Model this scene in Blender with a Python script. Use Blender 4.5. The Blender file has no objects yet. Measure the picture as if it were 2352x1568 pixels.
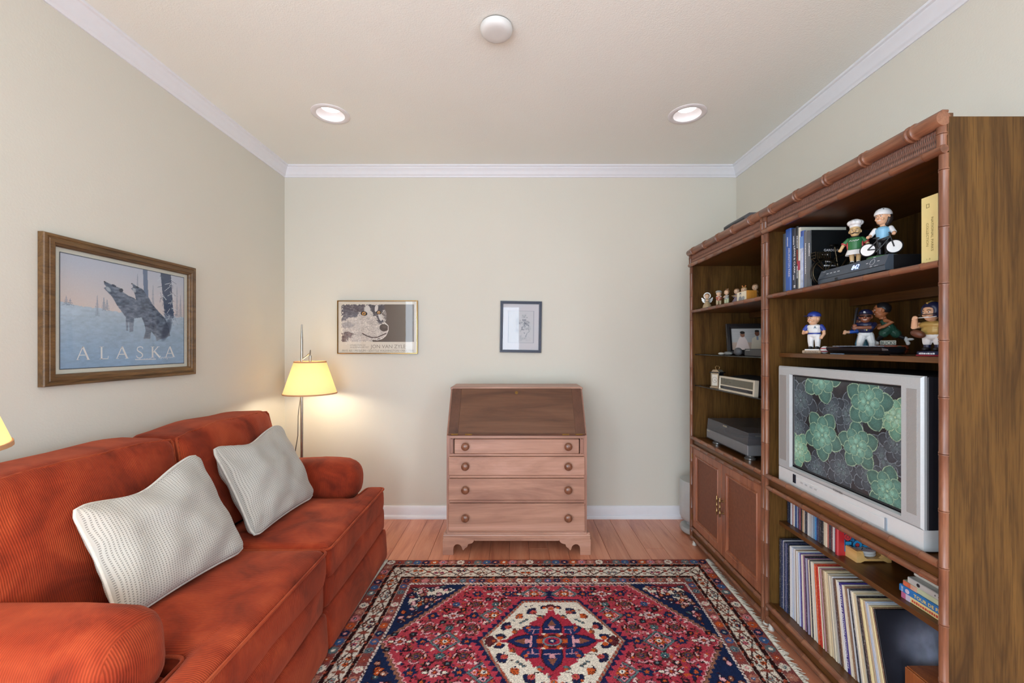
import bpy, bmesh, math, random
import numpy as np
from mathutils import Vector, Matrix, noise

random.seed(7)
PI = math.pi
sc = bpy.context.scene
col = sc.collection

# ------------------------------------------------------------------ camera
CAM = (0.0, 0.0, 1.33)
F_PX, VPX, VPY = 970.0, 1182.0, 795.0
cam_d = bpy.data.cameras.new('camera')
cam_d.sensor_width = 36.0
cam_d.lens = 36.0 * F_PX / 2352.0
cam_d.shift_x = (1176.0 - VPX) / 2352.0
cam_d.shift_y = (VPY - 784.0) / 2352.0
cam_d.clip_start = 0.05
cam = bpy.data.objects.new('camera', cam_d)
cam.location = CAM
cam.rotation_euler = (PI / 2, 0, 0)
col.objects.link(cam)
sc.camera = cam

# ------------------------------------------------------------------ world, exposure
world = bpy.data.worlds.new('daylight')
sc.world = world
world.use_nodes = True
_bg = world.node_tree.nodes['Background']
_bg.inputs[0].default_value = (0.84, 0.985, 1.12, 1)
_bg.inputs[1].default_value = 8.8
vs = sc.view_settings
vs.view_transform = 'Standard'
vs.look = 'None'
vs.gamma = 1.0
vs.use_curve_mapping = False
vs.exposure = 0.0
sc.cycles.use_denoising = True
sc.cycles.max_bounces = 10
sc.cycles.diffuse_bounces = 6
sc.cycles.sample_clamp_indirect = 6.0
sc.cycles.caustics_reflective = False
sc.cycles.caustics_refractive = False

# ------------------------------------------------------------------ room dimensions (m)
XL, XR, YB, YR, ZC = -1.781, 1.717, 3.27, -2.3, 2.715
WIN = [(-1.66, 0.14, 0.05, 2.20)]                                  # glazed doors behind the camera (x0, x1, z0, z1)
SIDE_ADDED = [(XL, 1, -2.05, -0.40, 0.45, 2.30), (XR, -1, -2.05, -0.40, 0.45, 2.30)]   # unseen window added in each side wall, to brighten units and side walls
def portal(loc, rot, w, h):                                       # sampling portals, they give no light themselves
    ld = bpy.data.lights.new('daylight_portal', 'AREA')
    ld.shape = 'RECTANGLE'
    ld.size, ld.size_y = w, h
    ld.cycles.is_portal = True
    lo = bpy.data.objects.new('daylight_portal', ld)
    lo.location = loc
    lo.rotation_euler = rot
    col.objects.link(lo)
for x0, x1, z0, z1 in WIN:
    portal(((x0 + x1) / 2, YR - 0.05, (z0 + z1) / 2), (PI / 2, 0, 0), x1 - x0, z1 - z0)
for x, d, y0, y1, z0, z1 in SIDE_ADDED:
    portal((x - 0.05 * d, (y0 + y1) / 2, (z0 + z1) / 2), (PI / 2, 0, -d * PI / 2), y1 - y0, z1 - z0)

# ------------------------------------------------------------------ helpers: colour
def lin(c):
    c = np.asarray(c, dtype=float)
    return np.where(c <= 0.04045, c / 12.92, ((c + 0.055) / 1.055) ** 2.4)

def hx(s):
    s = s.lstrip('#')
    return tuple(lin([int(s[i:i + 2], 16) / 255 for i in (0, 2, 4)]))

def rgb(s):
    s = s.lstrip('#')
    return np.array([int(s[i:i + 2], 16) / 255 for i in (0, 2, 4)])

# ------------------------------------------------------------------ helpers: materials
MATS = {}

class NT:
    def __init__(s, name):
        s.m = bpy.data.materials.new(name)
        s.m.use_nodes = True
        s.t = s.m.node_tree
        s.b = s.t.nodes['Principled BSDF']
        s.out = s.t.nodes['Material Output']

    def n(s, ty, **kw):
        x = s.t.nodes.new(ty)
        for k, v in kw.items():
            setattr(x, k, v)
        return x

    def l(s, a, b):
        s.t.links.new(a, b)

    def math(s, op, a, b=None):
        x = s.n('ShaderNodeMath', operation=op)
        for i, q in enumerate((a, b)):
            if q is None:
                continue
            if isinstance(q, (int, float)):
                x.inputs[i].default_value = q
            else:
                s.l(q, x.inputs[i])
        return x.outputs[0]

    def coords(s, kind='Object', scale=(1, 1, 1)):
        tc = s.n('ShaderNodeTexCoord')
        mp = s.n('ShaderNodeMapping')
        mp.inputs['Scale'].default_value = scale
        s.l(tc.outputs[kind], mp.inputs[0])
        return mp.outputs[0]

    def noise(s, vec, scale=5, detail=4, rough=.55, dist=0):
        x = s.n('ShaderNodeTexNoise')
        x.inputs['Scale'].default_value = scale
        x.inputs['Detail'].default_value = detail
        x.inputs['Roughness'].default_value = rough
        x.inputs['Distortion'].default_value = dist
        s.l(vec, x.inputs['Vector'])
        return x.outputs[0]

    def ramp(s, fac, stops):
        x = s.n('ShaderNodeValToRGB')
        e = x.color_ramp.elements
        while len(e) < len(stops):
            e.new(.5)
        for q, (p, c) in zip(e, stops):
            q.position = p
            q.color = (*c, 1)
        s.l(fac, x.inputs[0])
        return x.outputs[0]

    def mix(s, fac, a, b, mode='MIX'):
        x = s.n('ShaderNodeMix', data_type='RGBA', blend_type=mode)
        for sock, q in ((x.inputs[0], fac), (x.inputs[6], a), (x.inputs[7], b)):
            if isinstance(q, (int, float)):
                sock.default_value = q
            elif isinstance(q, tuple):
                sock.default_value = (*q, 1)
            else:
                s.l(q, sock)
        return x.outputs[2]

    def bump(s, h, strength=.3, dist=.002):
        x = s.n('ShaderNodeBump')
        x.inputs['Strength'].default_value = strength
        x.inputs['Distance'].default_value = dist
        s.l(h, x.inputs['Height'])
        s.l(x.outputs[0], s.b.inputs['Normal'])

    def set(s, **kw):
        for k, v in kw.items():
            s.b.inputs[k.replace('_', ' ')].default_value = v
        return s

def mat(name, c, rough=.5, metal=0., spec=.5, coat=0., var=.06, nscale=30, bump=0., emit=None):
    """plain painted/moulded surface with a faint procedural mottling"""
    if name in MATS:
        return MATS[name]
    t = NT(name)
    if isinstance(c, str):
        c = hx(c)
    t.b.inputs['Roughness'].default_value = rough
    t.b.inputs['Metallic'].default_value = metal
    t.b.inputs['Specular IOR Level'].default_value = spec
    t.b.inputs['Coat Weight'].default_value = coat
    v = t.coords()
    f = t.noise(v, nscale, 3)
    lo = tuple(max(0, q * (1 - var)) for q in c)
    hi = tuple(min(1, q * (1 + var)) for q in c)
    t.l(t.ramp(f, [(.3, lo), (.7, hi)]), t.b.inputs['Base Color'])
    if bump:
        t.bump(t.noise(v, nscale * 6, 2), bump, .002)
    if emit:
        t.b.inputs['Emission Color'].default_value = (*c, 1)
        t.b.inputs['Emission Strength'].default_value = emit
    MATS[name] = t.m
    return t.m

def wood(name, dark, mid, light, axis='Z', scale=1., rough=.4, coat=0., fine=1., streak=.5, rand=0., spec=.5):
    if name in MATS:
        return MATS[name]
    t = NT(name)
    s = {'X': (.12, 1, 1), 'Y': (1, .12, 1), 'Z': (1, 1, .12)}[axis]
    v = t.coords('Object', tuple(q * scale for q in s))
    if rand:
        oi = t.n('ShaderNodeObjectInfo')
        ad = t.n('ShaderNodeVectorMath', operation='ADD')
        cb = t.n('ShaderNodeCombineXYZ')
        for i in range(3):
            t.l(t.math('MULTIPLY', oi.outputs['Random'], 17.3 * (i + 1)), cb.inputs[i])
        t.l(v, ad.inputs[0])
        t.l(cb.outputs[0], ad.inputs[1])
        v = ad.outputs[0]
    big = t.noise(v, 9, 5, .6, 1.2)
    c1 = t.ramp(big, [(.28, hx(dark)), (.5, hx(mid)), (.74, hx(light))])
    s2 = {'X': (.035, 1, 1), 'Y': (1, .035, 1), 'Z': (1, 1, .035)}[axis]
    v2 = t.coords('Object', tuple(q * scale for q in s2))
    fn = t.noise(v2, 160 * fine, 3, .7)
    c2 = t.mix(t.ramp(fn, [(.36, (streak,) * 3), (.56, (0, 0, 0))]), c1, hx(dark))
    if rand:
        k = t.math('ADD', t.math('MULTIPLY', oi.outputs['Random'], rand), 1 - rand / 2)
        x = t.n('ShaderNodeVectorMath', operation='SCALE')
        t.l(c2, x.inputs[0])
        t.l(k, x.inputs['Scale'])
        c2 = x.outputs[0]
    t.l(c2, t.b.inputs['Base Color'])
    t.b.inputs['Roughness'].default_value = rough
    t.b.inputs['Coat Weight'].default_value = coat
    t.b.inputs['Coat Roughness'].default_value = .18
    t.b.inputs['Specular IOR Level'].default_value = spec
    t.bump(fn, .12, .0006)
    MATS[name] = t.m
    return t.m

def attr_mat(name, rough=.6, emit=0., spec=.3, bumpscale=0.):
    if name in MATS:
        return MATS[name]
    t = NT(name)
    a = t.n('ShaderNodeAttribute', attribute_name='paint')
    t.b.inputs['Roughness'].default_value = rough
    t.b.inputs['Specular IOR Level'].default_value = spec
    if emit:
        t.b.inputs['Base Color'].default_value = (.01, .01, .01, 1)
        t.l(a.outputs[0], t.b.inputs['Emission Color'])
        t.b.inputs['Emission Strength'].default_value = emit
    else:
        v = t.coords()
        k = t.noise(v, bumpscale or 200, 2)
        t.l(t.mix(.12, a.outputs[0], t.ramp(k, [(.3, (.55,) * 3), (.7, (1, 1, 1))]), 'MULTIPLY'), t.b.inputs['Base Color'])
        if bumpscale:
            t.bump(k, .5, .004)
    MATS[name] = t.m
    return t.m

def pane_mat(name, refl=.08, tint=(1, 1, 1), rough=.02):
    """thin window/picture glass: clear straight on, mirror-like at grazing angles"""
    if name in MATS:
        return MATS[name]
    t = NT(name)
    t.t.nodes.remove(t.b)
    tr = t.n('ShaderNodeBsdfTransparent')
    tr.inputs[0].default_value = (*tint, 1)
    gl = t.n('ShaderNodeBsdfGlossy')
    gl.inputs['Roughness'].default_value = rough
    lw = t.n('ShaderNodeLayerWeight')
    mx = t.n('ShaderNodeMixShader')
    fr = t.math('MULTIPLY', t.math('POWER', lw.outputs['Facing'], 5.), .7)
    t.l(t.math('ADD', fr, refl), mx.inputs[0])
    t.l(tr.outputs[0], mx.inputs[1])
    t.l(gl.outputs[0], mx.inputs[2])
    t.l(mx.outputs[0], t.out.inputs[0])
    MATS[name] = t.m
    return t.m

# ------------------------------------------------------------------ helpers: mesh building
class MB:
    def __init__(s):
        s.v, s.f, s.m, s.mi, s.uvs = [], [], [], 0, None

    def add(s, vs_, fs):
        o = len(s.v)
        s.v += [tuple(v) for v in vs_]
        s.f += [tuple(i + o for i in f) for f in fs]
        s.m += [s.mi] * len(fs)
        return s

    def box(s, x0, x1, y0, y1, z0, z1, b=0., xf=None):
        if x0 > x1: x0, x1 = x1, x0
        if y0 > y1: y0, y1 = y1, y0
        if z0 > z1: z0, z1 = z1, z0
        if b <= 0:
            vs_ = [(x, y, z) for x in (x0, x1) for y in (y0, y1) for z in (z0, z1)]
            fs = [(0, 1, 3, 2), (4, 6, 7, 5), (0, 4, 5, 1), (2, 3, 7, 6), (0, 2, 6, 4), (1, 5, 7, 3)]
        else:
            b = min(b, (x1 - x0) * .49, (y1 - y0) * .49, (z1 - z0) * .49)
            vs_, ix = [], {}
            for i, x in enumerate((x0, x1)):
                for j, y in enumerate((y0, y1)):
                    for k, z in enumerate((z0, z1)):
                        xi, yi, zi = x + b * (1 - 2 * i), y + b * (1 - 2 * j), z + b * (1 - 2 * k)
                        for a, p in enumerate(((x, yi, zi), (xi, y, zi), (xi, yi, z))):
                            ix[i, j, k, a] = len(vs_)
                            vs_.append(p)
            fs = []
            for i in (0, 1):
                fs.append([ix[i, j, k, 0] for j, k in ((0, 0), (1, 0), (1, 1), (0, 1))])
                fs.append([ix[j, i, k, 1] for j, k in ((0, 0), (1, 0), (1, 1), (0, 1))])
                fs.append([ix[j, k, i, 2] for j, k in ((0, 0), (1, 0), (1, 1), (0, 1))])
                for j in (0, 1):
                    fs.append([ix[i, j, 0, 0], ix[i, j, 1, 0], ix[i, j, 1, 1], ix[i, j, 0, 1]])
                    fs.append([ix[i, 0, j, 0], ix[i, 1, j, 0], ix[i, 1, j, 2], ix[i, 0, j, 2]])
                    fs.append([ix[0, i, j, 1], ix[1, i, j, 1], ix[1, i, j, 2], ix[0, i, j, 2]])
                    for k in (0, 1):
                        fs.append([ix[i, j, k, 0], ix[i, j, k, 1], ix[i, j, k, 2]])
        if xf is not None:
            vs_ = [xf @ Vector(v) for v in vs_]
        return s.add(vs_, fs)

    def tube(s, pts, r, n=10, caps=True, closed=False):
        pts = [Vector(p) for p in pts]
        N = len(pts)
        rs = r if isinstance(r, (list, tuple)) else [r] * N
        vs_, fs = [], []
        up = None
        for i, p in enumerate(pts):
            if closed:
                d = pts[(i + 1) % N] - pts[i - 1]
            else:
                d = pts[min(i + 1, N - 1)] - pts[max(i - 1, 0)]
            d.normalize()
            if up is None:
                up = Vector((0, 0, 1)) if abs(d.z) < .9 else Vector((1, 0, 0))
            a = d.cross(up)
            if a.length < 1e-5:
                a = d.orthogonal()
            a.normalize()
            b = a.cross(d)
            up = b
            for k in range(n):
                t = 2 * PI * k / n
                vs_.append(p + (a * math.cos(t) + b * math.sin(t)) * rs[i])
        for i in range(N if closed else N - 1):
            j = (i + 1) % N
            for k in range(n):
                q = (k + 1) % n
                fs.append((i * n + k, i * n + q, j * n + q, j * n + k))
        if caps and not closed:
            fs.append(tuple(range(n)))
            fs.append(tuple((N - 1) * n + k for k in range(n)))
        return s.add(vs_, fs)

    def cyl(s, p0, p1, r0, r1=None, n=20):
        return s.tube([p0, p1], [r0, r0 if r1 is None else r1], n)

    def lathe(s, prof, n=24, xf=None, caps=True):
        vs_, fs = [], []
        for r, z in prof:
            for k in range(n):
                t = 2 * PI * k / n
                vs_.append((r * math.cos(t), r * math.sin(t), z))
        P = len(prof)
        for i in range(P - 1):
            for k in range(n):
                q = (k + 1) % n
                fs.append((i * n + k, i * n + q, (i + 1) * n + q, (i + 1) * n + k))
        if caps:
            fs.append(tuple(range(n)))
            fs.append(tuple((P - 1) * n + k for k in range(n)))
        if xf is not None:
            vs_ = [xf @ Vector(v) for v in vs_]
        return s.add(vs_, fs)

    def ell(s, c, r, nu=14, nv=9, xf=None, fn=None):
        rx, ry, rz = (r, r, r) if isinstance(r, (int, float)) else r
        vs_ = [(0, 0, -1)]
        for j in range(1, nv):
            ph = -PI / 2 + PI * j / nv
            for i in range(nu):
                t = 2 * PI * i / nu
                vs_.append((math.cos(ph) * math.cos(t), math.cos(ph) * math.sin(t), math.sin(ph)))
        vs_.append((0, 0, 1))
        fs = [(0, 1 + (i + 1) % nu, 1 + i) for i in range(nu)]
        for j in range(nv - 2):
            for i in range(nu):
                q = (i + 1) % nu
                fs.append((1 + j * nu + i, 1 + j * nu + q, 1 + (j + 1) * nu + q, 1 + (j + 1) * nu + i))
        top = len(vs_) - 1
        fs += [(top, 1 + (nv - 2) * nu + i, 1 + (nv - 2) * nu + (i + 1) % nu) for i in range(nu)]
        if fn:
            vs_ = [fn(*v) for v in vs_]
        vs_ = [Vector((v[0] * rx, v[1] * ry, v[2] * rz)) for v in vs_]
        if xf is not None:
            vs_ = [xf @ v for v in vs_]
        return s.add([v + Vector(c) for v in vs_], fs)

    def prism(s, poly, f, t0, t1):
        """poly of (a, b) swept from t0 to t1; f(a, b, t) -> xyz"""
        n = len(poly)
        vs_ = [f(a, b, t0) for a, b in poly] + [f(a, b, t1) for a, b in poly]
        fs = [tuple(range(n)), tuple(range(n, 2 * n))] + [(i, (i + 1) % n, n + (i + 1) % n, n + i) for i in range(n)]
        return s.add(vs_, fs)

    def grid(s, fn, nu, nv, wrap_u=False):
        vs_ = [fn(i / (nu if wrap_u else nu - 1), j / (nv - 1)) for j in range(nv) for i in range(nu)]
        fs = []
        for j in range(nv - 1):
            for i in range(nu if wrap_u else nu - 1):
                q = (i + 1) % nu
                fs.append((j * nu + i, j * nu + q, (j + 1) * nu + q, (j + 1) * nu + i))
        return s.add(vs_, fs)

    def xf(s, M, start=0):
        s.v = s.v[:start] + [tuple(M @ Vector(v)) for v in s.v[start:]]
        return s

    def shift(s, d):
        s.v = [(a - d[0], b - d[1], c - d[2]) for a, b, c in s.v]
        return s

    def build(s, name, mats, parent=None, smooth=30, world=False):
        if world and parent is not None:
            s.shift(parent.location)
        me = bpy.data.meshes.new(name)
        me.from_pydata(s.v, [], s.f)
        bm = bmesh.new()
        bm.from_mesh(me)
        bmesh.ops.recalc_face_normals(bm, faces=bm.faces)
        bm.to_mesh(me)
        bm.free()
        for m in (mats if isinstance(mats, (list, tuple)) else [mats]):
            me.materials.append(m)
        if max(s.m or [0]) > 0:
            me.polygons.foreach_set('material_index', s.m)
        if smooth:
            me.polygons.foreach_set('use_smooth', [True] * len(me.polygons))
            me.set_sharp_from_angle(angle=math.radians(smooth))
        if s.uvs is not None:
            uv = me.uv_layers.new(name='UVMap')
            for lp in me.loops:
                uv.data[lp.index].uv = s.uvs[lp.vertex_index]
        me.update()
        o = bpy.data.objects.new(name, me)
        col.objects.link(o)
        if parent is not None:
            o.parent = parent
        return o

def tag(o, label, cat, group=None, kind=None):
    o['label'] = label
    o['category'] = cat
    if group:
        o['group'] = group
    if kind:
        o['kind'] = kind
    return o

def thing(name, label, cat, loc=(0, 0, 0), rz=0., group=None):
    o = bpy.data.objects.new(name, None)
    o.empty_display_size = .05
    o.location = loc
    o.rotation_euler = (0, 0, rz)
    col.objects.link(o)
    return tag(o, label, cat, group)

def struct(name, mb, m, smooth=30):
    o = mb.build(name, m, None, smooth)
    o['kind'] = 'structure'
    return o

def plabel(o, s):
    o['label'] = s
    return o

def axis_xf(origin, right, up):
    """matrix taking local x,y,z to right, up, right x up at origin"""
    r, u = Vector(right).normalized(), Vector(up).normalized()
    n = r.cross(u)
    M = Matrix((r, u, n)).transposed().to_4x4()
    M.translation = Vector(origin)
    return M

_TXT = {}
def text_geo(s, bold=0.):
    if (s, bold) not in _TXT:
        cu = bpy.data.curves.new('t', 'FONT')
        cu.body = s
        cu.resolution_u = 2
        cu.offset = bold
        o = bpy.data.objects.new('t', cu)
        me = bpy.data.meshes.new_from_object(o)
        vs_ = [tuple(v.co) for v in me.vertices]
        fs = [tuple(p.vertices) for p in me.polygons]
        bpy.data.objects.remove(o)
        bpy.data.curves.remove(cu)
        bpy.data.meshes.remove(me)
        _TXT[s, bold] = (vs_, fs)
    return _TXT[s, bold]

def text(parent, name, s, height, origin, right, up, m, width=None, align='C', bold=0., world=False, mb=None):
    """printed lettering: capital height in m, origin at the middle (or left) of the baseline"""
    vs_, fs = text_geo(s, bold)
    if not vs_:
        return None
    x0, x1 = min(v[0] for v in vs_), max(v[0] for v in vs_)
    h = .73
    k = height / h
    kx = (width / (x1 - x0)) if width else k
    off = {'C': (x0 + x1) / 2, 'L': x0, 'R': x1}[align]
    M = axis_xf(origin, right, up)
    q = [M @ Vector(((v[0] - off) * kx, v[1] * k, 0)) for v in vs_]
    if mb is not None:
        mb.add(q, fs)
        return None
    b = MB()
    b.add(q, fs)
    o = b.build(name, m, parent, smooth=None, world=world)
    return o

# ------------------------------------------------------------------ helpers: printed / woven pictures kept as colour on a fine mesh
class Canvas:
    def __init__(s, w, h, res, bg):
        s.w, s.h = w, h
        s.nx, s.ny = int(round(w / res)) + 1, int(round(h / res)) + 1
        s.u = np.linspace(-w / 2, w / 2, s.nx)
        s.vv = np.linspace(-h / 2, h / 2, s.ny)
        s.U, s.V = np.meshgrid(s.u, s.vv)
        s.c = np.empty((s.ny, s.nx, 3))
        s.c[:] = rgb(bg) if isinstance(bg, str) else bg
        s.res = res
        s.rng = np.random.default_rng(3)

    def win(s, u0, u1, v0, v1):
        i0, i1 = np.searchsorted(s.u, [u0, u1])
        j0, j1 = np.searchsorted(s.vv, [v0, v1])
        return slice(max(j0 - 1, 0), j1 + 1), slice(max(i0 - 1, 0), i1 + 1)

    def put(s, sl, mask, c, a=1.):
        if isinstance(c, str):
            c = rgb(c)
        t = s.c[sl]
        if t.size == 0:
            return
        k = mask[..., None] * a
        s.c[sl] = t * (1 - k) + np.asarray(c) * k

    def ell(s, u, v, ru, rv, c, rot=0., a=1., soft=0.):
        R = max(ru, rv) * (1.6 if soft else 1.05)
        sl = s.win(u - R, u + R, v - R, v + R)
        du, dv = s.U[sl] - u, s.V[sl] - v
        cs, sn = math.cos(rot), math.sin(rot)
        d = ((du * cs + dv * sn) / ru) ** 2 + ((-du * sn + dv * cs) / rv) ** 2
        m = np.clip((1 + soft - d) / (2 * soft), 0, 1) if soft else (d < 1).astype(float)
        s.put(sl, m, c, a)

    def poly(s, pts, c, a=1.):
        us, vs_ = [p[0] for p in pts], [p[1] for p in pts]
        sl = s.win(min(us), max(us), min(vs_), max(vs_))
        U, V = s.U[sl], s.V[sl]
        m = np.zeros(U.shape, bool)
        n = len(pts)
        for i in range(n):
            (x0, y0), (x1, y1) = pts[i], pts[(i + 1) % n]
            if y0 == y1:
                continue
            hit = ((y0 > V) != (y1 > V)) & (U < (x1 - x0) * (V - y0) / (y1 - y0) + x0)
            m ^= hit
        s.put(sl, m.astype(float), c, a)

    def line(s, p, q, w, c, a=1.):
        (x0, y0), (x1, y1) = p, q
        sl = s.win(min(x0, x1) - w, max(x0, x1) + w, min(y0, y1) - w, max(y0, y1) + w)
        U, V = s.U[sl], s.V[sl]
        L2 = (x1 - x0) ** 2 + (y1 - y0) ** 2 + 1e-12
        t = np.clip(((U - x0) * (x1 - x0) + (V - y0) * (y1 - y0)) / L2, 0, 1)
        d = np.hypot(U - x0 - t * (x1 - x0), V - y0 - t * (y1 - y0))
        s.put(sl, (d < w / 2).astype(float), c, a)

    def path(s, pts, w, c, a=1.):
        for p, q in zip(pts[:-1], pts[1:]):
            s.line(p, q, w, c, a)

    def rect(s, u0, u1, v0, v1, c, a=1.):
        sl = s.win(u0, u1, v0, v1)
        m = (s.U[sl] >= u0) & (s.U[sl] <= u1) & (s.V[sl] >= v0) & (s.V[sl] <= v1)
        s.put(sl, m.astype(float), c, a)

    def mask(s, m, c, a=1.):
        s.put((slice(None), slice(None)), m.astype(float), c, a)

    def speckle(s, amt):
        s.c = np.clip(s.c * (1 + s.rng.normal(0, amt, s.c.shape[:2])[..., None]), 0, 1)

    def fbm(s, scale, seed=0, oct=4, su=1., sv=1.):
        """smooth value noise over the canvas, 0..1"""
        rng = np.random.default_rng(seed)
        out, amp, tot = np.zeros((s.ny, s.nx)), 1., 0.
        for k in range(oct):
            gx, gy = s.U / scale * su * 2 ** k + 50, s.V / scale * sv * 2 ** k + 50
            g = rng.random((128, 128))
            ix, iy = np.floor(gx).astype(int), np.floor(gy).astype(int)
            fx, fy = gx - ix, gy - iy
            fx, fy = fx * fx * (3 - 2 * fx), fy * fy * (3 - 2 * fy)
            G = lambda a, b: g[b % 128, a % 128]
            n = (G(ix, iy) * (1 - fx) + G(ix + 1, iy) * fx) * (1 - fy) + (G(ix, iy + 1) * (1 - fx) + G(ix + 1, iy + 1) * fx) * fy
            out += n * amp
            tot += amp
            amp *= .55
        return out / tot

    def build(s, name, parent, origin, right, up, m, world=False, height=None):
        M = np.array(axis_xf(origin, right, up))
        P = np.stack([s.U.ravel(), s.V.ravel(), np.zeros(s.U.size) if height is None else height.ravel(), np.ones(s.U.size)])
        P = (M @ P)[:3].T
        if world and parent is not None:
            P = P - np.array(parent.location)
        me = bpy.data.meshes.new(name)
        nx, ny = s.nx, s.ny
        idx = np.arange(nx * ny).reshape(ny, nx)
        q = np.stack([idx[:-1, :-1], idx[:-1, 1:], idx[1:, 1:], idx[1:, :-1]], -1).reshape(-1, 4)
        me.vertices.add(len(P))
        me.vertices.foreach_set('co', P.ravel())
        me.loops.add(q.size)
        me.loops.foreach_set('vertex_index', q.ravel().astype(np.int32))
        me.polygons.add(len(q))
        me.polygons.foreach_set('loop_start', (np.arange(len(q)) * 4).astype(np.int32))
        at = me.color_attributes.new('paint', 'FLOAT_COLOR', 'POINT')
        rgba = np.ones((len(P), 4))
        rgba[:, :3] = lin(np.clip(s.c, 0, 1)).reshape(-1, 3)
        at.data.foreach_set('color', rgba.ravel())
        me.update(calc_edges=True)
        me.validate()
        me.materials.append(m)
        if height is not None:
            me.polygons.foreach_set('use_smooth', [True] * len(me.polygons))
        o = bpy.data.objects.new(name, me)
        col.objects.link(o)
        if parent is not None:
            o.parent = parent
        return o

def frame_sweep(mb, w, h, prof, M):
    """mitred rectangular frame; prof = [(inset from the outer edge, height off the wall)]"""
    base = len(mb.v)
    vs_, fs = [], []
    for ins, z in prof:
        a, b = w / 2 - ins, h / 2 - ins
        vs_ += [(-a, -b, z), (a, -b, z), (a, b, z), (-a, b, z)]
    for i in range(len(prof) - 1):
        for k in range(4):
            q = (k + 1) % 4
            fs.append((i * 4 + k, i * 4 + q, i * 4 + 4 + q, i * 4 + 4 + k))
    return mb.add([M @ Vector(v) for v in vs_], fs)

def softbox(mb, c, size, r, n=10, fn=None, puff=(0, 0, 0)):
    """rounded, slightly pillowed box; fn(p) moves each finished point"""
    hx_, hy, hz = size[0] / 2, size[1] / 2, size[2] / 2
    H = (hx_, hy, hz)
    for ax in range(3):
        a, b = (ax + 1) % 3, (ax + 2) % 3
        for sgn in (-1, 1):
            def pt(u, v):
                q = [0, 0, 0]
                q[ax] = sgn * H[ax]
                # finer steps near the edges
                su, sv = math.sin((u - .5) * PI), math.sin((v - .5) * PI)
                q[a], q[b] = su * H[a], sv * H[b]
                rr = min(r, *H)
                inner = [max(-H[i] + rr, min(H[i] - rr, q[i])) for i in range(3)]
                d = Vector([q[i] - inner[i] for i in range(3)])
                if d.length > 1e-9:
                    d = d.normalized() * rr
                p = [inner[i] + d[i] for i in range(3)]
                for i in range(3):
                    if puff[i]:
                        j, k = (i + 1) % 3, (i + 2) % 3
                        p[i] += math.copysign(puff[i], p[i]) * min(1, abs(p[i]) / H[i]) * max(0, 1 - (p[j] / H[j]) ** 2) * max(0, 1 - (p[k] / H[k]) ** 2)
                p = Vector(p) + Vector(c)
                return tuple(fn(p)) if fn else tuple(p)
            mb.grid(pt, n + 1, n + 1)
    return mb

def weld(o, d=.0004):
    bm = bmesh.new()
    bm.from_mesh(o.data)
    bmesh.ops.remove_doubles(bm, verts=bm.verts, dist=d)
    bmesh.ops.recalc_face_normals(bm, faces=bm.faces)
    bm.to_mesh(o.data)
    bm.free()
    return o

def ordinal(n):
    w = ['', 'first', 'second', 'third', 'fourth', 'fifth', 'sixth', 'seventh', 'eighth', 'ninth', 'tenth', 'eleventh', 'twelfth']
    if n < len(w):
        return w[n]
    suf = 'th' if 10 <= n % 100 <= 20 else {1: 'st', 2: 'nd', 3: 'rd'}.get(n % 10, 'th')
    return f'{n}{suf}'

def atx(px, X):
    """depth of a point at sideways distance X seen in column px"""
    return X * F_PX / (px - VPX)

def zat(py, Y):
    return CAM[2] + (VPY - py) * Y / F_PX

# ================================================================== the room
def wall_mat(name, c, bscale, bstr):
    t = NT(name)
    v = t.coords()
    n1 = t.noise(v, bscale, 3, .6)
    n2 = t.noise(v, 1.3, 2)
    c = hx(c)
    t.l(t.ramp(n2, [(.3, tuple(q * .985 for q in c)), (.7, tuple(min(1, q * 1.015) for q in c))]), t.b.inputs['Base Color'])
    t.set(Roughness=.75)
    t.b.inputs['Specular IOR Level'].default_value = .25
    t.bump(n1, bstr, .003)
    return t.m

M_WALL = wall_mat('wall_paint', '#d6d3c8', 130, .18)
M_CEIL = wall_mat('ceiling_texture', '#eff2ec', 170, .55)
M_TRIM = mat('trim_white', '#e4e6ec', .4, var=.01)
T = .12
struct('wall_back', MB().box(XL - T, XR + T, YB, YB + T, 0, ZC), M_WALL)
for n_, (nm, (x, d, sy0, sy1, sz0, sz1)) in enumerate(zip(('wall_left', 'wall_right'), SIDE_ADDED)):
    mb = MB()
    xo = x - d * T
    mb.box(xo, x, sy1, YB, 0, ZC)
    mb.box(xo, x, YR - T, sy0, 0, ZC)
    mb.box(xo, x, sy0, sy1, 0, sz0)
    mb.box(xo, x, sy0, sy1, sz1, ZC)
    struct(nm, mb, M_WALL)
    mb = MB()
    for a, b, c, e in ((sy0, sy0 + .05, sz0, sz1), (sy1 - .05, sy1, sz0, sz1), (sy0 + .05, sy1 - .05, sz0, sz0 + .05), (sy0 + .05, sy1 - .05, sz1 - .05, sz1)):
        mb.box(x - d * .09, x - d * .03, a, b, c, e)
    w = struct('window_%d' % (n_ + 2), mb, M_TRIM)  # unseen side window, added only to let in more daylight
    MB().box(x - d * .085, x - d * .035, (sy0 + sy1) / 2 - .02, (sy0 + sy1) / 2 + .02, sz0 + .05, sz1 - .05).build('mullion', M_TRIM, w)
mb = MB()
xs = [XL] + [q for w in WIN for q in w[:2]] + [XR]
for i in range(0, len(xs), 2):
    mb.box(xs[i], xs[i + 1], YR - T, YR, 0, ZC)
for x0, x1, z0, z1 in WIN:
    mb.box(x0, x1, YR - T, YR, 0, z0)
    mb.box(x0, x1, YR - T, YR, z1, ZC)
struct('wall_rear', mb, M_WALL)
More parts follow.
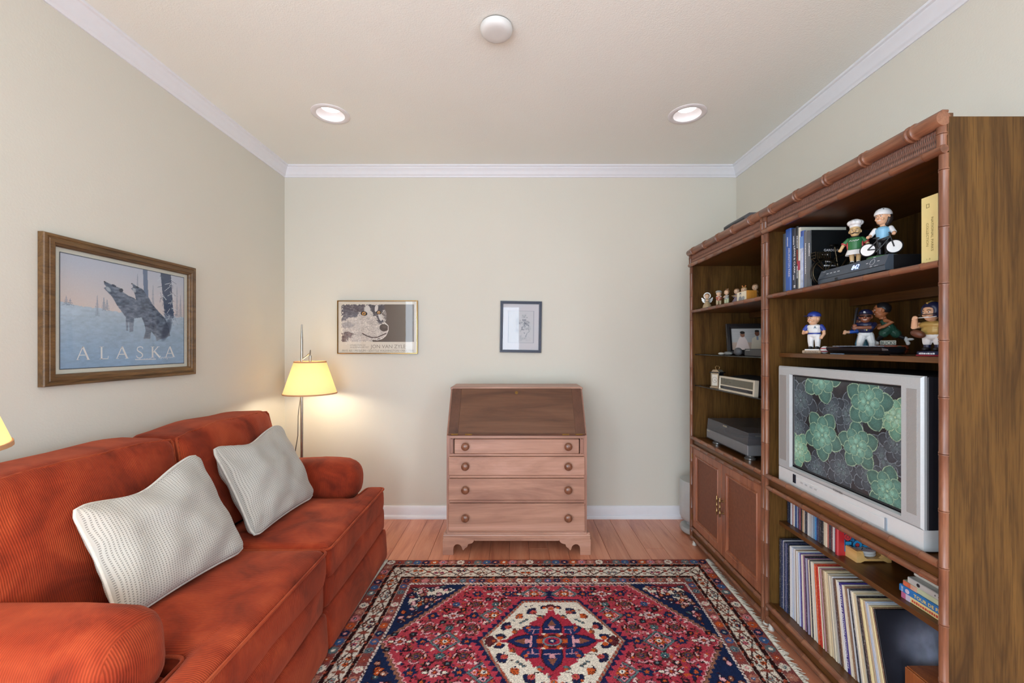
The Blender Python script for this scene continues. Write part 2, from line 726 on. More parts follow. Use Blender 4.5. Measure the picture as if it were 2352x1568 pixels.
for i, (x0, x1, z0, z1) in enumerate(WIN):
    b = MB()
    for q in [(x0, x0 + .05, z0, z1), (x1 - .05, x1, z0, z1), (x0 + .05, x1 - .05, z0, z0 + .05), (x0 + .05, x1 - .05, z1 - .05, z1)]:
        b.box(q[0], q[1], YR - .09, YR - .03, q[2], q[3])
    w = struct('window_%d' % (i + 1), b, M_TRIM)
    MB().box((x0 + x1) / 2 - .02, (x0 + x1) / 2 + .02, YR - .085, YR - .035, z0 + .05, z1 - .05).build('mullion', M_TRIM, w)

# ceiling with two round cut-outs for the recessed lamps
LAMPS = [(-1.098, 2.52), (1.030, 2.52)]
HR = .094
mb = MB()
y0, y1 = 2.52 - .15, 2.52 + .15
def crect(x0, x1, ya, yb):
    mb.add([(x0, ya, ZC), (x1, ya, ZC), (x1, yb, ZC), (x0, yb, ZC)], [(0, 1, 2, 3)])
crect(XL - T, XR + T, YR - T, y0)
crect(XL - T, XR + T, y1, YB + T)
cx = [XL - T, LAMPS[0][0] - .15, LAMPS[0][0] + .15, LAMPS[1][0] - .15, LAMPS[1][0] + .15, XR + T]
for i in (0, 2, 4):
    crect(cx[i], cx[i + 1], y0, y1)
for lx, ly in LAMPS:
    n = 48
    vs_, fs = [], []
    for k in range(n):
        t = 2 * PI * k / n
        c, s_ = math.cos(t), math.sin(t)
        q = .15 / max(abs(c), abs(s_))
        vs_ += [(lx + HR * c, ly + HR * s_, ZC), (lx + q * c, ly + q * s_, ZC)]
    for k in range(n):
        j = (k + 1) % n
        fs.append((2 * k, 2 * k + 1, 2 * j + 1, 2 * j))
    mb.add(vs_, fs)
ceil_o = struct('ceiling', mb, M_CEIL, None)

# crown moulding, mitred in the corners
CP = [(0, -.080), (.007, -.080), (.010, -.070), (.016, -.066), (.020, -.058), (.026, -.044), (.036, -.030), (.044, -.022), (.046, -.014), (.056, -.010), (.058, -.002), (.058, 0)]
def run(name, prof, f):
    n = len(prof)
    mb = MB()
    mb.add([f(d, 0) for d in prof] + [f(d, 1) for d in prof], [(i, i + 1, n + i + 1, n + i) for i in range(n - 1)])
    return struct(name, mb, M_TRIM, 40)
run('trim_1', CP, lambda p, e: (XL + p[0], YR if e == 0 else YB - p[0], ZC + p[1]))
run('trim_2', CP, lambda p, e: (XL + p[0] if e == 0 else XR - p[0], YB - p[0], ZC + p[1]))
run('trim_3', CP, lambda p, e: (XR - p[0], YR if e == 0 else YB - p[0], ZC + p[1]))
BP = [(0, .098), (.006, .098), (.009, .092), (.012, .086), (.012, .030), (.016, .028), (.022, .022), (.024, .012), (.024, 0)]
run('baseboard_left', BP, lambda p, e: (XL + p[0], YR if e == 0 else YB - p[0], p[1]))
run('baseboard_back', BP, lambda p, e: (XL + p[0] if e == 0 else XR - p[0], YB - p[0], p[1]))
run('baseboard_right', BP, lambda p, e: (XR - p[0], YR if e == 0 else YB - p[0], p[1]))

# floor: subfloor and separate planks running away from the camera
M_PLANK = wood('cherry_floor', '#b0664c', '#d08868', '#dc9a7a', 'Y', 1.3, .30, .35, 1., .30, .16)
floor = struct('floor', MB().box(XL - T, XR + T, YR - T, YB + T, -.06, -.013), mat('subfloor', '#2a130b', .8))
rng = random.Random(5)
PW = .127
x = XL - .03
i = 0
while x < XR:
    y = YB
    first = rng.uniform(.35, 1.3)
    L = first
    while y > YR:
        ya = max(YR, y - L)
        MB().box(max(x, XL) + .0006, min(x + PW, XR) - .0006, ya + .0006, y - .0006, -.013, 0, .0012).build('plank', M_PLANK, floor, None)
        y = ya
        L = rng.uniform(.9, 1.5)
    x += PW
    i += 1

# ------------------------------------------------------------------ recessed lamps and smoke detector
M_FIX = mat('fixture_white', '#e6e4e6', .4, var=.01)
t = NT('lamp_lens')
t.b.inputs['Base Color'].default_value = (.9, .9, .9, 1)
t.b.inputs['Emission Color'].default_value = (1, .97, .93, 1)
t.b.inputs['Emission Strength'].default_value = 3.
M_LENS = t.m
for (lx, ly), lab in zip(LAMPS, ('white recessed ceiling lamp above the sofa side of the room', 'white recessed ceiling lamp nearest the wooden wall units')):
    r = thing('recessed_lamp', lab, 'ceiling lamp', (lx, ly, ZC))
    MB().lathe([(.109, 0), (.109, -.003), (.104, -.006), (.084, -.007), (.079, -.004), (.079, .002)], 48, caps=False).build('trim_ring', M_FIX, r, 50)
    MB().lathe([(.079, .002), (.077, .010), (.068, .028), (.052, .040)], 48, caps=False).build('baffle', M_FIX, r, 60)
    MB().lathe([(.053, .036), (.053, .041)], 40).build('lens', M_LENS, r)
    MB().lathe([(.093, .001), (.093, .09), (.001, .09)], 32, caps=False).build('housing', M_FIX, r)
r = thing('smoke_detector', 'round white smoke detector in the middle of the ceiling', 'smoke detector', (-.079, 1.83, ZC))
MB().lathe([(.066, 0), (.068, -.006)], 40).build('mounting_base', mat('detector_gap', '#77746e', .6), r)
MB().lathe([(.069, -.006), (.070, -.014), (.067, -.024), (.060, -.032), (.048, -.036), (.030, -.037), (.001, -.0375)], 40).build('cover', mat('detector_white', '#d9dad8', .45, var=.01), r, 60)

# ================================================================== sofa
def corduroy(name, axis, base='#9a381f', dark='#6a2315', light='#b84f2d', pitch=.0056, ends=False):
    t = NT(name)
    v = t.coords()
    sp = t.n('ShaderNodeSeparateXYZ')
    t.l(v, sp.inputs[0])
    wob = t.noise(v, 7, 2)
    crd = sp.outputs[axis]
    if ends:                                   # the ribs of the end faces run the other way
        tcn = t.n('ShaderNodeTexCoord')
        sn = t.n('ShaderNodeSeparateXYZ')
        t.l(tcn.outputs['Normal'], sn.inputs[0])
        k = t.math('GREATER_THAN', t.math('ABSOLUTE', sn.outputs[0]), .72)
        crd = t.math('ADD', t.math('MULTIPLY', sp.outputs[0], t.math('SUBTRACT', 1., k)), t.math('MULTIPLY', sp.outputs[1], k))
    ph = t.math('ADD', t.math('MULTIPLY', crd, 2 * PI / pitch), t.math('MULTIPLY', wob, 5.))
    rib = t.math('ADD', t.math('MULTIPLY', t.math('SINE', ph), .5), .5)
    nap = t.noise(v, 5.5, 4, .55, .6)
    c = t.ramp(nap, [(.3, hx(dark)), (.5, hx(base)), (.72, hx(light))])
    c = t.mix(t.math('MULTIPLY', t.math('SUBTRACT', 1., rib), .38), c, tuple(q * .45 for q in hx(dark)))
    t.l(c, t.b.inputs['Base Color'])
    t.set(Roughness=.85)
    t.b.inputs['Specular IOR Level'].default_value = .15
    t.b.inputs['Sheen Weight'].default_value = .55
    t.b.inputs['Sheen Roughness'].default_value = .45
    t.b.inputs['Sheen Tint'].default_value = (*hx('#bd7660'), 1)
    t.bump(rib, .45, .0018)
    return t.m

M_CORD = corduroy('rust_corduroy', 1)
M_CORDX = corduroy('rust_corduroy_across', 0, ends=True)
M_PIPE = corduroy('rust_corduroy_piping', 0, '#a84628', '#7e2c18', '#bb5a36', .004)

SF = thing('sofa', 'rust red corduroy two-seat sofa against the wall', 'sofa', (-1.27, 1.81, 0))
def fold(p, k, s):
    return noise.noise(Vector((p[0] * s[0], p[1] * s[1], p[2] * s[2]))) * k

def pad(mb, out, c, z0, z1, r, puff, wr=0., rings=(0, .25, .5, .7, .82, .9, .95, .98, 1.)):
    """cushion with the plan outline out (star-shaped about c)"""
    n = len(out)
    def dist(x, y):
        best = 9
        for i in range(n):
            (ax, ay), (bx, by) = out[i], out[(i + 1) % n]
            L = (bx - ax) ** 2 + (by - ay) ** 2 + 1e-12
            t = max(0, min(1, ((x - ax) * (bx - ax) + (y - ay) * (by - ay)) / L))
            best = min(best, math.hypot(x - ax - t * (bx - ax), y - ay - t * (by - ay)))
        return best
    vs_, fs = [], []
    R = len(rings) - 1
    def zt(x, y, edge):
        d = 0 if edge else dist(x, y)
        e = r - math.sqrt(max(0, r * r - max(0, r - d) ** 2))
        return z1 - e + puff * (1 - math.exp(-d / .13)) + wr * noise.noise(Vector((x * 6, y * 6, z1 * 9))) * min(1, d / .06)
    vs_.append((c[0], c[1], zt(c[0], c[1], False)))
    for k in range(1, R + 1):
        for (ox, oy) in out:
            x, y = c[0] + (ox - c[0]) * rings[k], c[1] + (oy - c[1]) * rings[k]
            vs_.append((x, y, zt(x, y, k == R)))
    low = z1 - r
    for q, b in ((.35, .004), (.65, .004), (1., -.012)):
        for (ox, oy) in out:
            dx, dy = ox - c[0], oy - c[1]
            L = math.hypot(dx, dy)
            vs_.append((ox + dx / L * b, oy + dy / L * b, low + (z0 - low) * q))
    rows = R + 3
    for i in range(n):
        fs.append((0, 1 + i, 1 + (i + 1) % n))
    for k in range(rows - 1):
        for i in range(n):
            j = (i + 1) % n
            fs.append((1 + k * n + i, 1 + (k + 1) * n + i, 1 + (k + 1) * n + j, 1 + k * n + j))
    fs.append(tuple(1 + (rows - 1) * n + i for i in range(n)))
    mb.add(vs_, fs)

def round_poly(pts, r, seg=5, step=.05):
    """rounded, evenly sampled outline of a polygon"""
    out = []
    n = len(pts)
    for i in range(n):
        p0, p1, p2 = Vector(pts[i - 1]), Vector(pts[i]), Vector(pts[(i + 1) % n])
        a, b = (p0 - p1), (p2 - p1)
        rr = min(r, a.length * .45, b.length * .45)
        q0, q1 = p1 + a.normalized() * rr, p1 + b.normalized() * rr
        for k in range(seg + 1):
            t = k / seg
            out.append(tuple((q0 * (1 - t) ** 2) + p1 * 2 * t * (1 - t) + q1 * t * t))
        nxt = Vector(pts[(i + 2) % n])
        e = p2 + (p1 - p2).normalized() * min(r, (p1 - p2).length * .45, (nxt - p2).length * .45)
        m = int((e - q1).length / step)
        for k in range(1, m):
            out.append(tuple(q1 + (e - q1) * k / m))
    return out

XF, XB = -.800, -1.36           # seat front, seat back
YN, YM, YE = .965, 1.815, 2.655  # near end, middle, far end
AW = .225
# T-shaped seat cushions that reach round in front of the arms
outF = round_poly([(XF, YM + .004), (XF - .005, YE - .035), (XF - .115, YE - .035), (XF - .125, YE - AW - .005), (XB, YE - AW - .005), (XB, YM + .004)], .035)
outN = round_poly([(XF, YM - .004), (XB, YM - .004), (XB, YN + AW + .005), (XF - .125, YN + AW + .005), (XF - .115, YN + .035), (XF - .005, YN + .035)], .035)
for out, c in ((outF, (-.87, 2.2)), (outN, (-.87, 1.43))):
    b = MB()
    pad(b, out, c, .325, .462, .035, .030, .012)
    o = b.build('seat_cushion', M_CORD, SF, 60, world=True)
    p = MB()
    p.tube([(x + (x - c[0]) * .002, y, .4515) for x, y in out], .0055, 8, closed=True)
    p.build('piping', M_PIPE, o, 60).location = (0, 0, 0)
    o.children[0].data.transform(Matrix.Translation(-Vector(SF.location)))
# seat rail and skirt, in two halves
for ya, yb in ((YN + .01, YM - .002), (YM + .002, YE - .01)):
    b = MB()
    softbox(b, (XF - .16, (ya + yb) / 2, .262), (.30, yb - ya, .15), .03, 8, puff=(.018, 0, 0))
    weld(b.build('seat_rail', M_CORD, SF, 60, world=True))
    b = MB()
    softbox(b, (XF - .16, (ya + yb) / 2, .105), (.32, yb - ya, .18), .022, 8, puff=(.008, 0, 0),
            fn=lambda p: (p.x + .012 * (1 - p.z / .2), p.y, p.z))
    weld(b.build('skirt', M_CORD, SF, 60, world=True))
MB().box(-1.73, XF - .20, YN + .02, YE - .02, .03, .33).build('base', M_CORD, SF, world=True)
# rolled arms with padded front faces
for ya, yb, out in ((YE - AW, YE, 1), (YN, YN + AW, -1)):
    yc = (ya + yb) / 2
    b = MB()
    def bulge(p):
        k = .5 + .5 * math.tanh((p.z - .50) * 30)
        f = 1 + .06 * k
        x = p.x
        z = p.z + fold(p, .012, (4, 9, 3))
        if x > -.97:
            z -= .012 * ((x + .97) / .05) ** 2
        return (x + fold(p, .006, (9, 9, 9)), yc + (p.y - yc) * f + .01 * out * k, z)
    softbox(b, (-1.315, yc, .525), (.77, AW, .245), .095, 14, fn=bulge, puff=(0, 0, .004))
    o = weld(b.build('arm', M_CORDX, SF, 60, world=True))
    b = MB()
    softbox(b, (-1.33, yc - out * .004, .225), (.76, AW - .03, .40), .03, 7)
    weld(b.build('arm_panel', M_CORDX, SF, 60, world=True))
# back: frame and two loose cushions leaning on it
b = MB()
softbox(b, (-1.665, (YN + YE) / 2, .46), (.15, YE - YN - .06, .84), .05, 8)
weld(b.build('back_frame', M_CORD, SF, 60, world=True))
for ya, yb in ((YN + .10, YM + .008), (YM + .016, YE - .105)):
    yc, hy = (ya + yb) / 2, (yb - ya) / 2
    b = MB()
    def lean(p):
        z = p.z
        k = (z - .45) / .5
        x = p.x - .135 * k
        t = (p.y - yc) / hy
        front = p.x > -1.47
        if front:
            x += .030 * (1 - t * t) * math.sin(max(0, min(1, k)) * PI) + fold(p, .020, (3, 7, 5)) + fold(p, .012, (3, 24, 9)) * max(0, min(1, k * 1.3 - .3))
        z += .014 * (1 - t * t) * max(0, k) + fold(p, .012, (2, 5, 2)) * max(0, k)
        return (x, p.y, z)
    softbox(b, (-1.455, yc, .70), (.23, yb - ya, .485), .045, 20, fn=lean)
    o = weld(b.build('back_cushion', M_CORD, SF, 60, world=True))
    pts = []
    for k in range(25):
        y = ya + .012 + (yb - ya - .024) * k / 24
        q = lean(Vector((-1.362, y, .932)))
        pts.append(q)
    b = MB()
    b.tube([lean(Vector((-1.36, ya + .006, z))) for z in (.55, .65, .75, .85, .92)] + pts + [lean(Vector((-1.36, yb - .006, z))) for z in (.92, .85, .75, .65, .55)], .0055, 8)
    b.shift(SF.location)
    b.build('piping', M_PIPE, o, 60)

# ================================================================== pillows
def waffle(name):
    t = NT(name)
    uv = t.coords('UV')
    sp = t.n('ShaderNodeSeparateXYZ')
    t.l(uv, sp.inputs[0])
    f = []
    for i in (0, 1):
        a = t.math('FRACT', t.math('MULTIPLY', sp.outputs[i], 54.))
        f.append(t.math('ABSOLUTE', t.math('SUBTRACT', a, .5)))
    d = t.math('MAXIMUM', f[0], f[1])
    hole = t.n('ShaderNodeMapRange')
    hole.inputs['From Min'].default_value = .14
    hole.inputs['From Max'].default_value = .26
    t.l(d, hole.inputs['Value'])
    c = t.mix(hole.outputs[0], hx('#8a8884'), hx('#c2c0bb'))
    c = t.mix(.25, c, t.ramp(t.noise(t.coords(), 6, 3), [(.3, hx('#c3c0b8')), (.7, hx('#e2e0da'))]), 'MULTIPLY')
    t.l(c, t.b.inputs['Base Color'])
    t.set(Roughness=.9)
    t.b.inputs['Specular IOR Level'].default_value = .1
    t.b.inputs['Sheen Weight'].default_value = .15
    t.bump(hole.outputs[0], .5, .002)
    return t.m

M_WAF = waffle('grey_waffle_cloth')
M_WPIPE = mat('grey_cloth_piping', '#cfccc5', .9, var=.1, nscale=80)

def pillow(label, bl, br, tr, tl, thick, sag, seed):
    P = [Vector(q) for q in (bl, br, tr, tl)]
    c = sum(P, Vector()) / 4
    base = Vector((c.x, c.y, min(q[2] for q in (bl, br))))
    nrm = (P[1] - P[0]).cross(P[3] - P[0]).normalized()
    root = thing('pillow', label, 'pillow', base, group='grey waffle pillows on the sofa')
    N = 34
    for side in (1, -1):
        pass
    b = MB()
    b.uvs = []
    def edge(u, v):
        """plan position with pulled-in sides and pointed corners"""
        su, sv = 2 * u - 1, 2 * v - 1
        k = .055
        uu = .5 + .5 * su * (1 - k * (1 - sv * sv))
        w = .5 + .5 * sv * (1 - k * (1 - su * su))
        # rounded corners
        rr = max(0, abs(su) + abs(sv) - 1.82) * .30
        uu = .5 + (uu - .5) * (1 - rr)
        w = .5 + (w - .5) * (1 - rr)
        if sv > 0:
            w -= sag * math.exp(-((u - .42) / .26) ** 2) * sv * sv
        return (P[0] * (1 - uu) + P[1] * uu) * (1 - w) + (P[3] * (1 - uu) + P[2] * uu) * w
    for side in (1, -1):
        start = len(b.v)
        vs_, fs = [], []
        for j in range(N + 1):
            for i in range(N + 1):
                u, v = .5 - .5 * math.cos(PI * i / N), .5 - .5 * math.cos(PI * j / N)
                su, sv = 2 * u - 1, 2 * v - 1
                h = (max(0, 1 - su * su) * max(0, 1 - sv * sv)) ** .38
                p = edge(u, v)
                wr = noise.noise(Vector((u * 5 + seed, v * 5, side))) * .02 + noise.noise(Vector((u * 18 + seed, v * 7, side))) * .012 * (1 - h)
                p = p + nrm * side * (thick * h + wr * min(1, h * 3) * .8)
                vs_.append(p)
                b.uvs.append((u, v))
        for j in range(N):
            for i in range(N):
                q = j * (N + 1) + i
                fs.append((q, q + 1, q + N + 2, q + N + 1))
        b.add(vs_, fs)
    b.build('cover', M_WAF, root, 180, world=True)
    p = MB()
    M = 26
    loop = [edge(i / M, 0) for i in range(M)] + [edge(1, i / M) for i in range(M)] + [edge(1 - i / M, 1) for i in range(M)] + [edge(0, 1 - i / M) for i in range(M)]
    p.tube(loop, .0055, 7, closed=True)
    p.build('piping', M_WPIPE, root, 60, world=True)
    return root

pillow('large grey waffle-weave pillow propped behind the nearer sofa arm', (-1.19, 1.270, .490), (-1.105, 1.735, .495), (-1.350, 1.790, .880), (-1.368, 1.296, .832), .076, .10, 3)
pillow('smaller grey waffle-weave pillow on the sofa seat near the floor lamp', (-1.135, 1.835, .495), (-1.115, 2.350, .495), (-1.385, 2.475, .875), (-1.385, 1.925, .868), .080, .09, 9)

# ================================================================== rug
RU, RV = .985, .725
def paint_rug():
    cv = Canvas(2 * RU, 2 * RV, .0029, '#7a3a38')
    U, V = cv.U, cv.V
    rng = random.Random(11)
    RED, RED2, NAVY, DK, CREAM, OR, RUST, GREY, PINK, BR, BLUE = '#9f2f40', '#a8474a', '#1c2747', '#33191d', '#d9d0c2', '#b9562c', '#8a4238', '#5b6f74', '#d49aa2', '#80503f', '#3c5a86'
    # band limits measured from each edge: (sides u, sides v)
    bu = [0, .008, .058, .083, .148, .168, .212, .224]
    bv = [0, .008, .060, .093, .190, .214, .258, .274]
    def inside(k):
        return (np.abs(U) < RU - bu[k]) & (np.abs(V) < RV - bv[k])
    wob = (cv.fbm(.05, 4, 3) - .5) * .012
    cv.mask(inside(0), '#8f4a34')
    cv.mask(inside(1), '#7e4644')
    cv.mask(inside(2), '#2d1718')
    cv.mask(inside(3), CREAM)
    cv.mask(inside(4), '#2d1718')
    cv.mask(inside(5), '#7d4340')
    cv.mask(inside(6), '#d8c9c2')
    cv.mask(inside(7), NAVY)
    cv.mask(inside(6) & ~inside(7) & (np.sin((U + V) * 330) > .55), DK)
    # small lines edging the dark guards
    for k in (2, 3, 4, 5):
        d = np.maximum((np.abs(U) - (RU - bu[k])) , (np.abs(V) - (RV - bv[k])))
        cv.mask(np.abs(d) < .0022, '#b5a79b')
    for k0, k1 in ((2, 3), (4, 5)):
        m = inside(k0) & ~inside(k1)
        cv.mask(m & (np.sin((U - V) * 150) + np.sin((U + V) * 95) > 1.05), '#9c4a36')
    pal = [OR, CREAM, BLUE, '#c77b7f', RUST, NAVY, '#a8705f', GREY]
    def flower(u, v, r, c, c2):
        for k in range(8):
            a = k * PI / 4
            cv.ell(u + r * .62 * math.cos(a), v + r * .62 * math.sin(a), r * .42, r * .30, c, a)
        cv.ell(u, v, r * .40, r * .40, c2)
        cv.ell(u, v, r * .16, r * .16, CREAM)
    # guards of little eight-petal flowers
    for k in (1, 5):
        mu, mv = (bu[k] + bu[k + 1]) / 2, (bv[k] + bv[k + 1]) / 2
        hu, hv = RU - mu, RV - mv
        n = int(2 * hu / .052)
        for side in (-1, 1):
            for i in range(n + 1):
                flower(-hu + 2 * hu * i / n, side * hv, .0245 if k == 1 else .020, pal[(i * 3 + k) % 8], pal[(i + 4) % 8])
            m_ = int(2 * hv / .052)
            for i in range(1, m_):
                flower(side * hu, -hv + 2 * hv * i / m_, .023 if k == 1 else .020, pal[(i * 3 + 2 + k) % 8], pal[(i + 5) % 8])
    # main border: crossed vines with blossoms
    def motif(u, v, du, dv, w):
        """unit cell of the vine border; du,dv = along direction, w = half width"""
        pu, pv = -dv, du
        P = lambda a, b: (u + du * a + pu * b, v + dv * a + pv * b)
        L = .060
        cv.path([P(-L, -w), P(L, w)], .0075, '#4a2a24')
        cv.path([P(-L, w), P(L, -w)], .0075, '#4a2a24')
        cv.ell(*P(0, 0), .012, .012, RUST)
        for s in (-1, 1):
            cv.path([P(s * L * .55, w * .9), P(s * L, w * .35), P(s * L, -w * .35), P(s * L * .55, -w * .9)], .004, '#5a3a30')
            q = P(0, s * w * .62)
            cv.ell(*q, .009, .006, BR)
    def blooms(u, v, du, dv, w, i):
        pu, pv = -dv, du
        P = lambda a, b: (u + du * a + pu * b, v + dv * a + pv * b)
        c = [(OR, DK), ('#b8626a', NAVY), (NAVY, OR), (BR, CREAM), ('#7a8a8c', RUST)][i % 5]
        for s in (-1, 1):
            q = P(s * .018, w * .25 * (-1) ** i)
            cv.ell(*q, .013, .011, c[0])
            cv.ell(*q, .005, .005, c[1])
            cv.ell(*P(s * .030, -w * .45 * (-1) ** i), .009, .004, GREY, rng.random() * 3)
            cv.ell(*P(s * .010, -w * .5 * (-1) ** i), .004, .008, RUST)
        cv.path([P(-.03, -w * .1), P(.03, -w * .1)], .003, '#5a3a30')
    hu, hv = RU - (bu[3] + bu[4]) / 2, RV - (bv[3] + bv[4]) / 2
    for side in (-1, 1):
        n = 14
        for i in range(n):
            motif(-hu + .05 + 2 * (hu - .05) * i / (n - 1), side * hv, 1, 0, .044)
            if i < n - 1:
                blooms(-hu + .05 + 2 * (hu - .05) * (i + .5) / (n - 1), side * hv, 1, 0, .044, i)
        n = 10
        for i in range(n):
            motif(side * hu, -hv + .05 + 2 * (hv - .05) * i / (n - 1), 0, 1, .030)
            if i < n - 1:
                blooms(side * hu, -hv + .05 + 2 * (hv - .05) * (i + .5) / (n - 1), 0, 1, .030, i + 2)
    # field: navy corners, stepped red lozenge
    fu, fv = RU - bu[7], RV - bv[7]
    fld = inside(7)
    AU, AV = np.abs(U), np.abs(V)
    # distance to lozenge (hexagon) edge, negative inside
    p0, p1 = (.43, fv), (.755, 0.)
    nx, ny = (p0[1] - p1[1]), (p1[0] - p0[0])
    L = math.hypot(nx, ny)
    d = ((AU - p1[0]) * nx + (AV - p1[1]) * ny) / L
    d = np.maximum(d, AV - (fv - .012))
    along = (AU - AV)
    zig = (np.abs(((along * 24) % 1) - .5) - .25) * .020
    # corner flowers and cream patches
    for su in (-1, 1):
        for sv in (-1, 1):
            k = (su + 1) + (sv + 1) // 2
            for (o0, o1, h0_, h1) in ((.02, .25, .045, .035), (.03, .11, .14, .05)):
                pts = []
                for i in range(24):
                    q = i / 23
                    pts.append((su * (fu - o0 - (o1 - o0) * q), sv * (fv - h0_ - (h1 - .5 * h0_) * q * .6 + .02 * rng.random())))
                for i in range(24):
                    q = 1 - i / 23
                    pts.append((su * (fu - o0 - (o1 - o0) * q), sv * (fv - h0_ - .035 * math.sin(PI * q) - .018 * (i % 2) - .012)))
                cv.poly(pts, CREAM)
            cv.poly([(su * fu, sv * fv), (su * (fu - .20), sv * fv), (su * (fu - .15), sv * (fv - .022)), (su * (fu - .06), sv * (fv - .030)), (su * fu, sv * (fv - .10))], '#7d3036')
            for q in range(60):
                a, b = rng.random(), rng.random()
                if a + b > .95:
                    a, b = 1 - a, 1 - b
                uu, vv_ = su * (fu - .02 - a * .27), sv * (fv - .02 - b * .34)
                c = rng.choice([OR, BR, NAVY, RED2, PINK, '#3b5560', '#a5705e'])
                cv.ell(uu, vv_, .017, .013, DK, rng.random() * 3)
                cv.ell(uu, vv_, .013, .009, c, rng.random() * 3)
                cv.ell(uu, vv_, .003, .003, CREAM)
    cv.mask(fld & (d < .036 + zig * .3), NAVY)
    cv.mask(fld & (d < .016 + zig), '#8a5e4c')
    cv.mask(fld & (d < .003 + zig), DK)
    cv.mask(fld & (d < .000 + zig), '#d39a9c')
    # red ground with abrash
    ab = cv.fbm(.5, 9, 3, .4, 2.2)
    lo = fld & (d < -.006 + zig)
    red = np.array(rgb(RED)) * (1 - ab[..., None]) + np.array(rgb('#b04c54')) * ab[..., None]
    cv.c[lo] = red[lo]
    inl = lambda u, v, m: ((abs(u) - p1[0]) * nx + (abs(v) - p1[1]) * ny) / L < -m and abs(v) < fv - m - .01
    # herati filling
    def rosette(u, v, r, c, c2, c3):
        cv.ell(u, v, r, r * .92, DK)
        for k in range(8):
            a = k * PI / 4 + .39
            cv.ell(u + r * .72 * math.cos(a), v + r * .66 * math.sin(a), r * .30, r * .22, c, a)
        cv.ell(u, v, r * .46, r * .42, c2)
        cv.ell(u, v, r * .20, r * .18, c3)
    def leaf(u, v, a, s):
        P = lambda q, w: (u + (q * math.cos(a) - w * math.sin(a)) * s, v + (q * math.sin(a) + w * math.cos(a)) * s)
        cv.poly([P(-1, 0), P(-.6, .5), P(0, .75), P(.6, .5), P(1, 0), P(.6, .12), P(0, .25), P(-.6, .12)], DK)
        cv.poly([P(-.7, .16), P(-.4, .42), P(0, .58), P(.4, .42), P(.7, .16), P(0, .34)], CREAM if s > .022 else PINK)
        cv.ell(*P(0, .1), s * .28, s * .2, OR, a)
    def diamond(u, v, s):
        q = [(u - s, v), (u, v + s * .92), (u + s, v), (u, v - s * .92)]
        q.append(q[0])
        cv.path(q, .0125, '#2c2a2c')
        cv.path(q, .0085, GREY)
        cv.path([(u - s * .5, v + s * .46), (u + s * .5, v - s * .46)], .004, GREY)
        cv.path([(u - s * .5, v - s * .46), (u + s * .5, v + s * .46)], .004, GREY)
        for a, b in ((.58, 0), (-.58, 0), (0, .54), (0, -.54)):
            cu, cw, z = u + a * s, v + b * s, s * .23
            cv.poly([(cu - z, cw), (cu, cw + z), (cu + z, cw), (cu, cw - z)], PINK)
            cv.ell(cu, cw, z * .45, z * .45, NAVY if b else OR)
        rosette(u, v, s * .40, OR, CREAM, NAVY)
    for q in range(5200):
        u, v = rng.uniform(-.75, .75), rng.uniform(-.45, .45)
        if not inl(u, v, .02):
            continue
        c = rng.choice([NAVY, DK, DK, DK, PINK, '#c9a8a0', '#6d2430', '#6a4a3c', '#7d3036', OR, '#4a2a2c'])
        cv.ell(u, v, rng.uniform(.004, .010), rng.uniform(.003, .006), c, rng.random() * 3)
    inmed = lambda u, v, m: max(((abs(u) - .31) * .285 + abs(v) * .175) / math.hypot(.285, .175), abs(v) - .285) < m
    def ok(u, v, m=.03, q=.05):
        return inl(u, v, m) and not inmed(u, v, q)
    def crescent(u, v, s, up, c):
        for k in range(7):
            a = PI * (k + .5) / 7
            cv.ell(u + s * math.cos(a), v + up * s * .62 * math.sin(a), s * .42, s * .40, DK)
        for k in range(7):
            a = PI * (k + .5) / 7
            cv.ell(u + s * .95 * math.cos(a), v + up * s * .60 * math.sin(a), s * .24, s * .22, c)
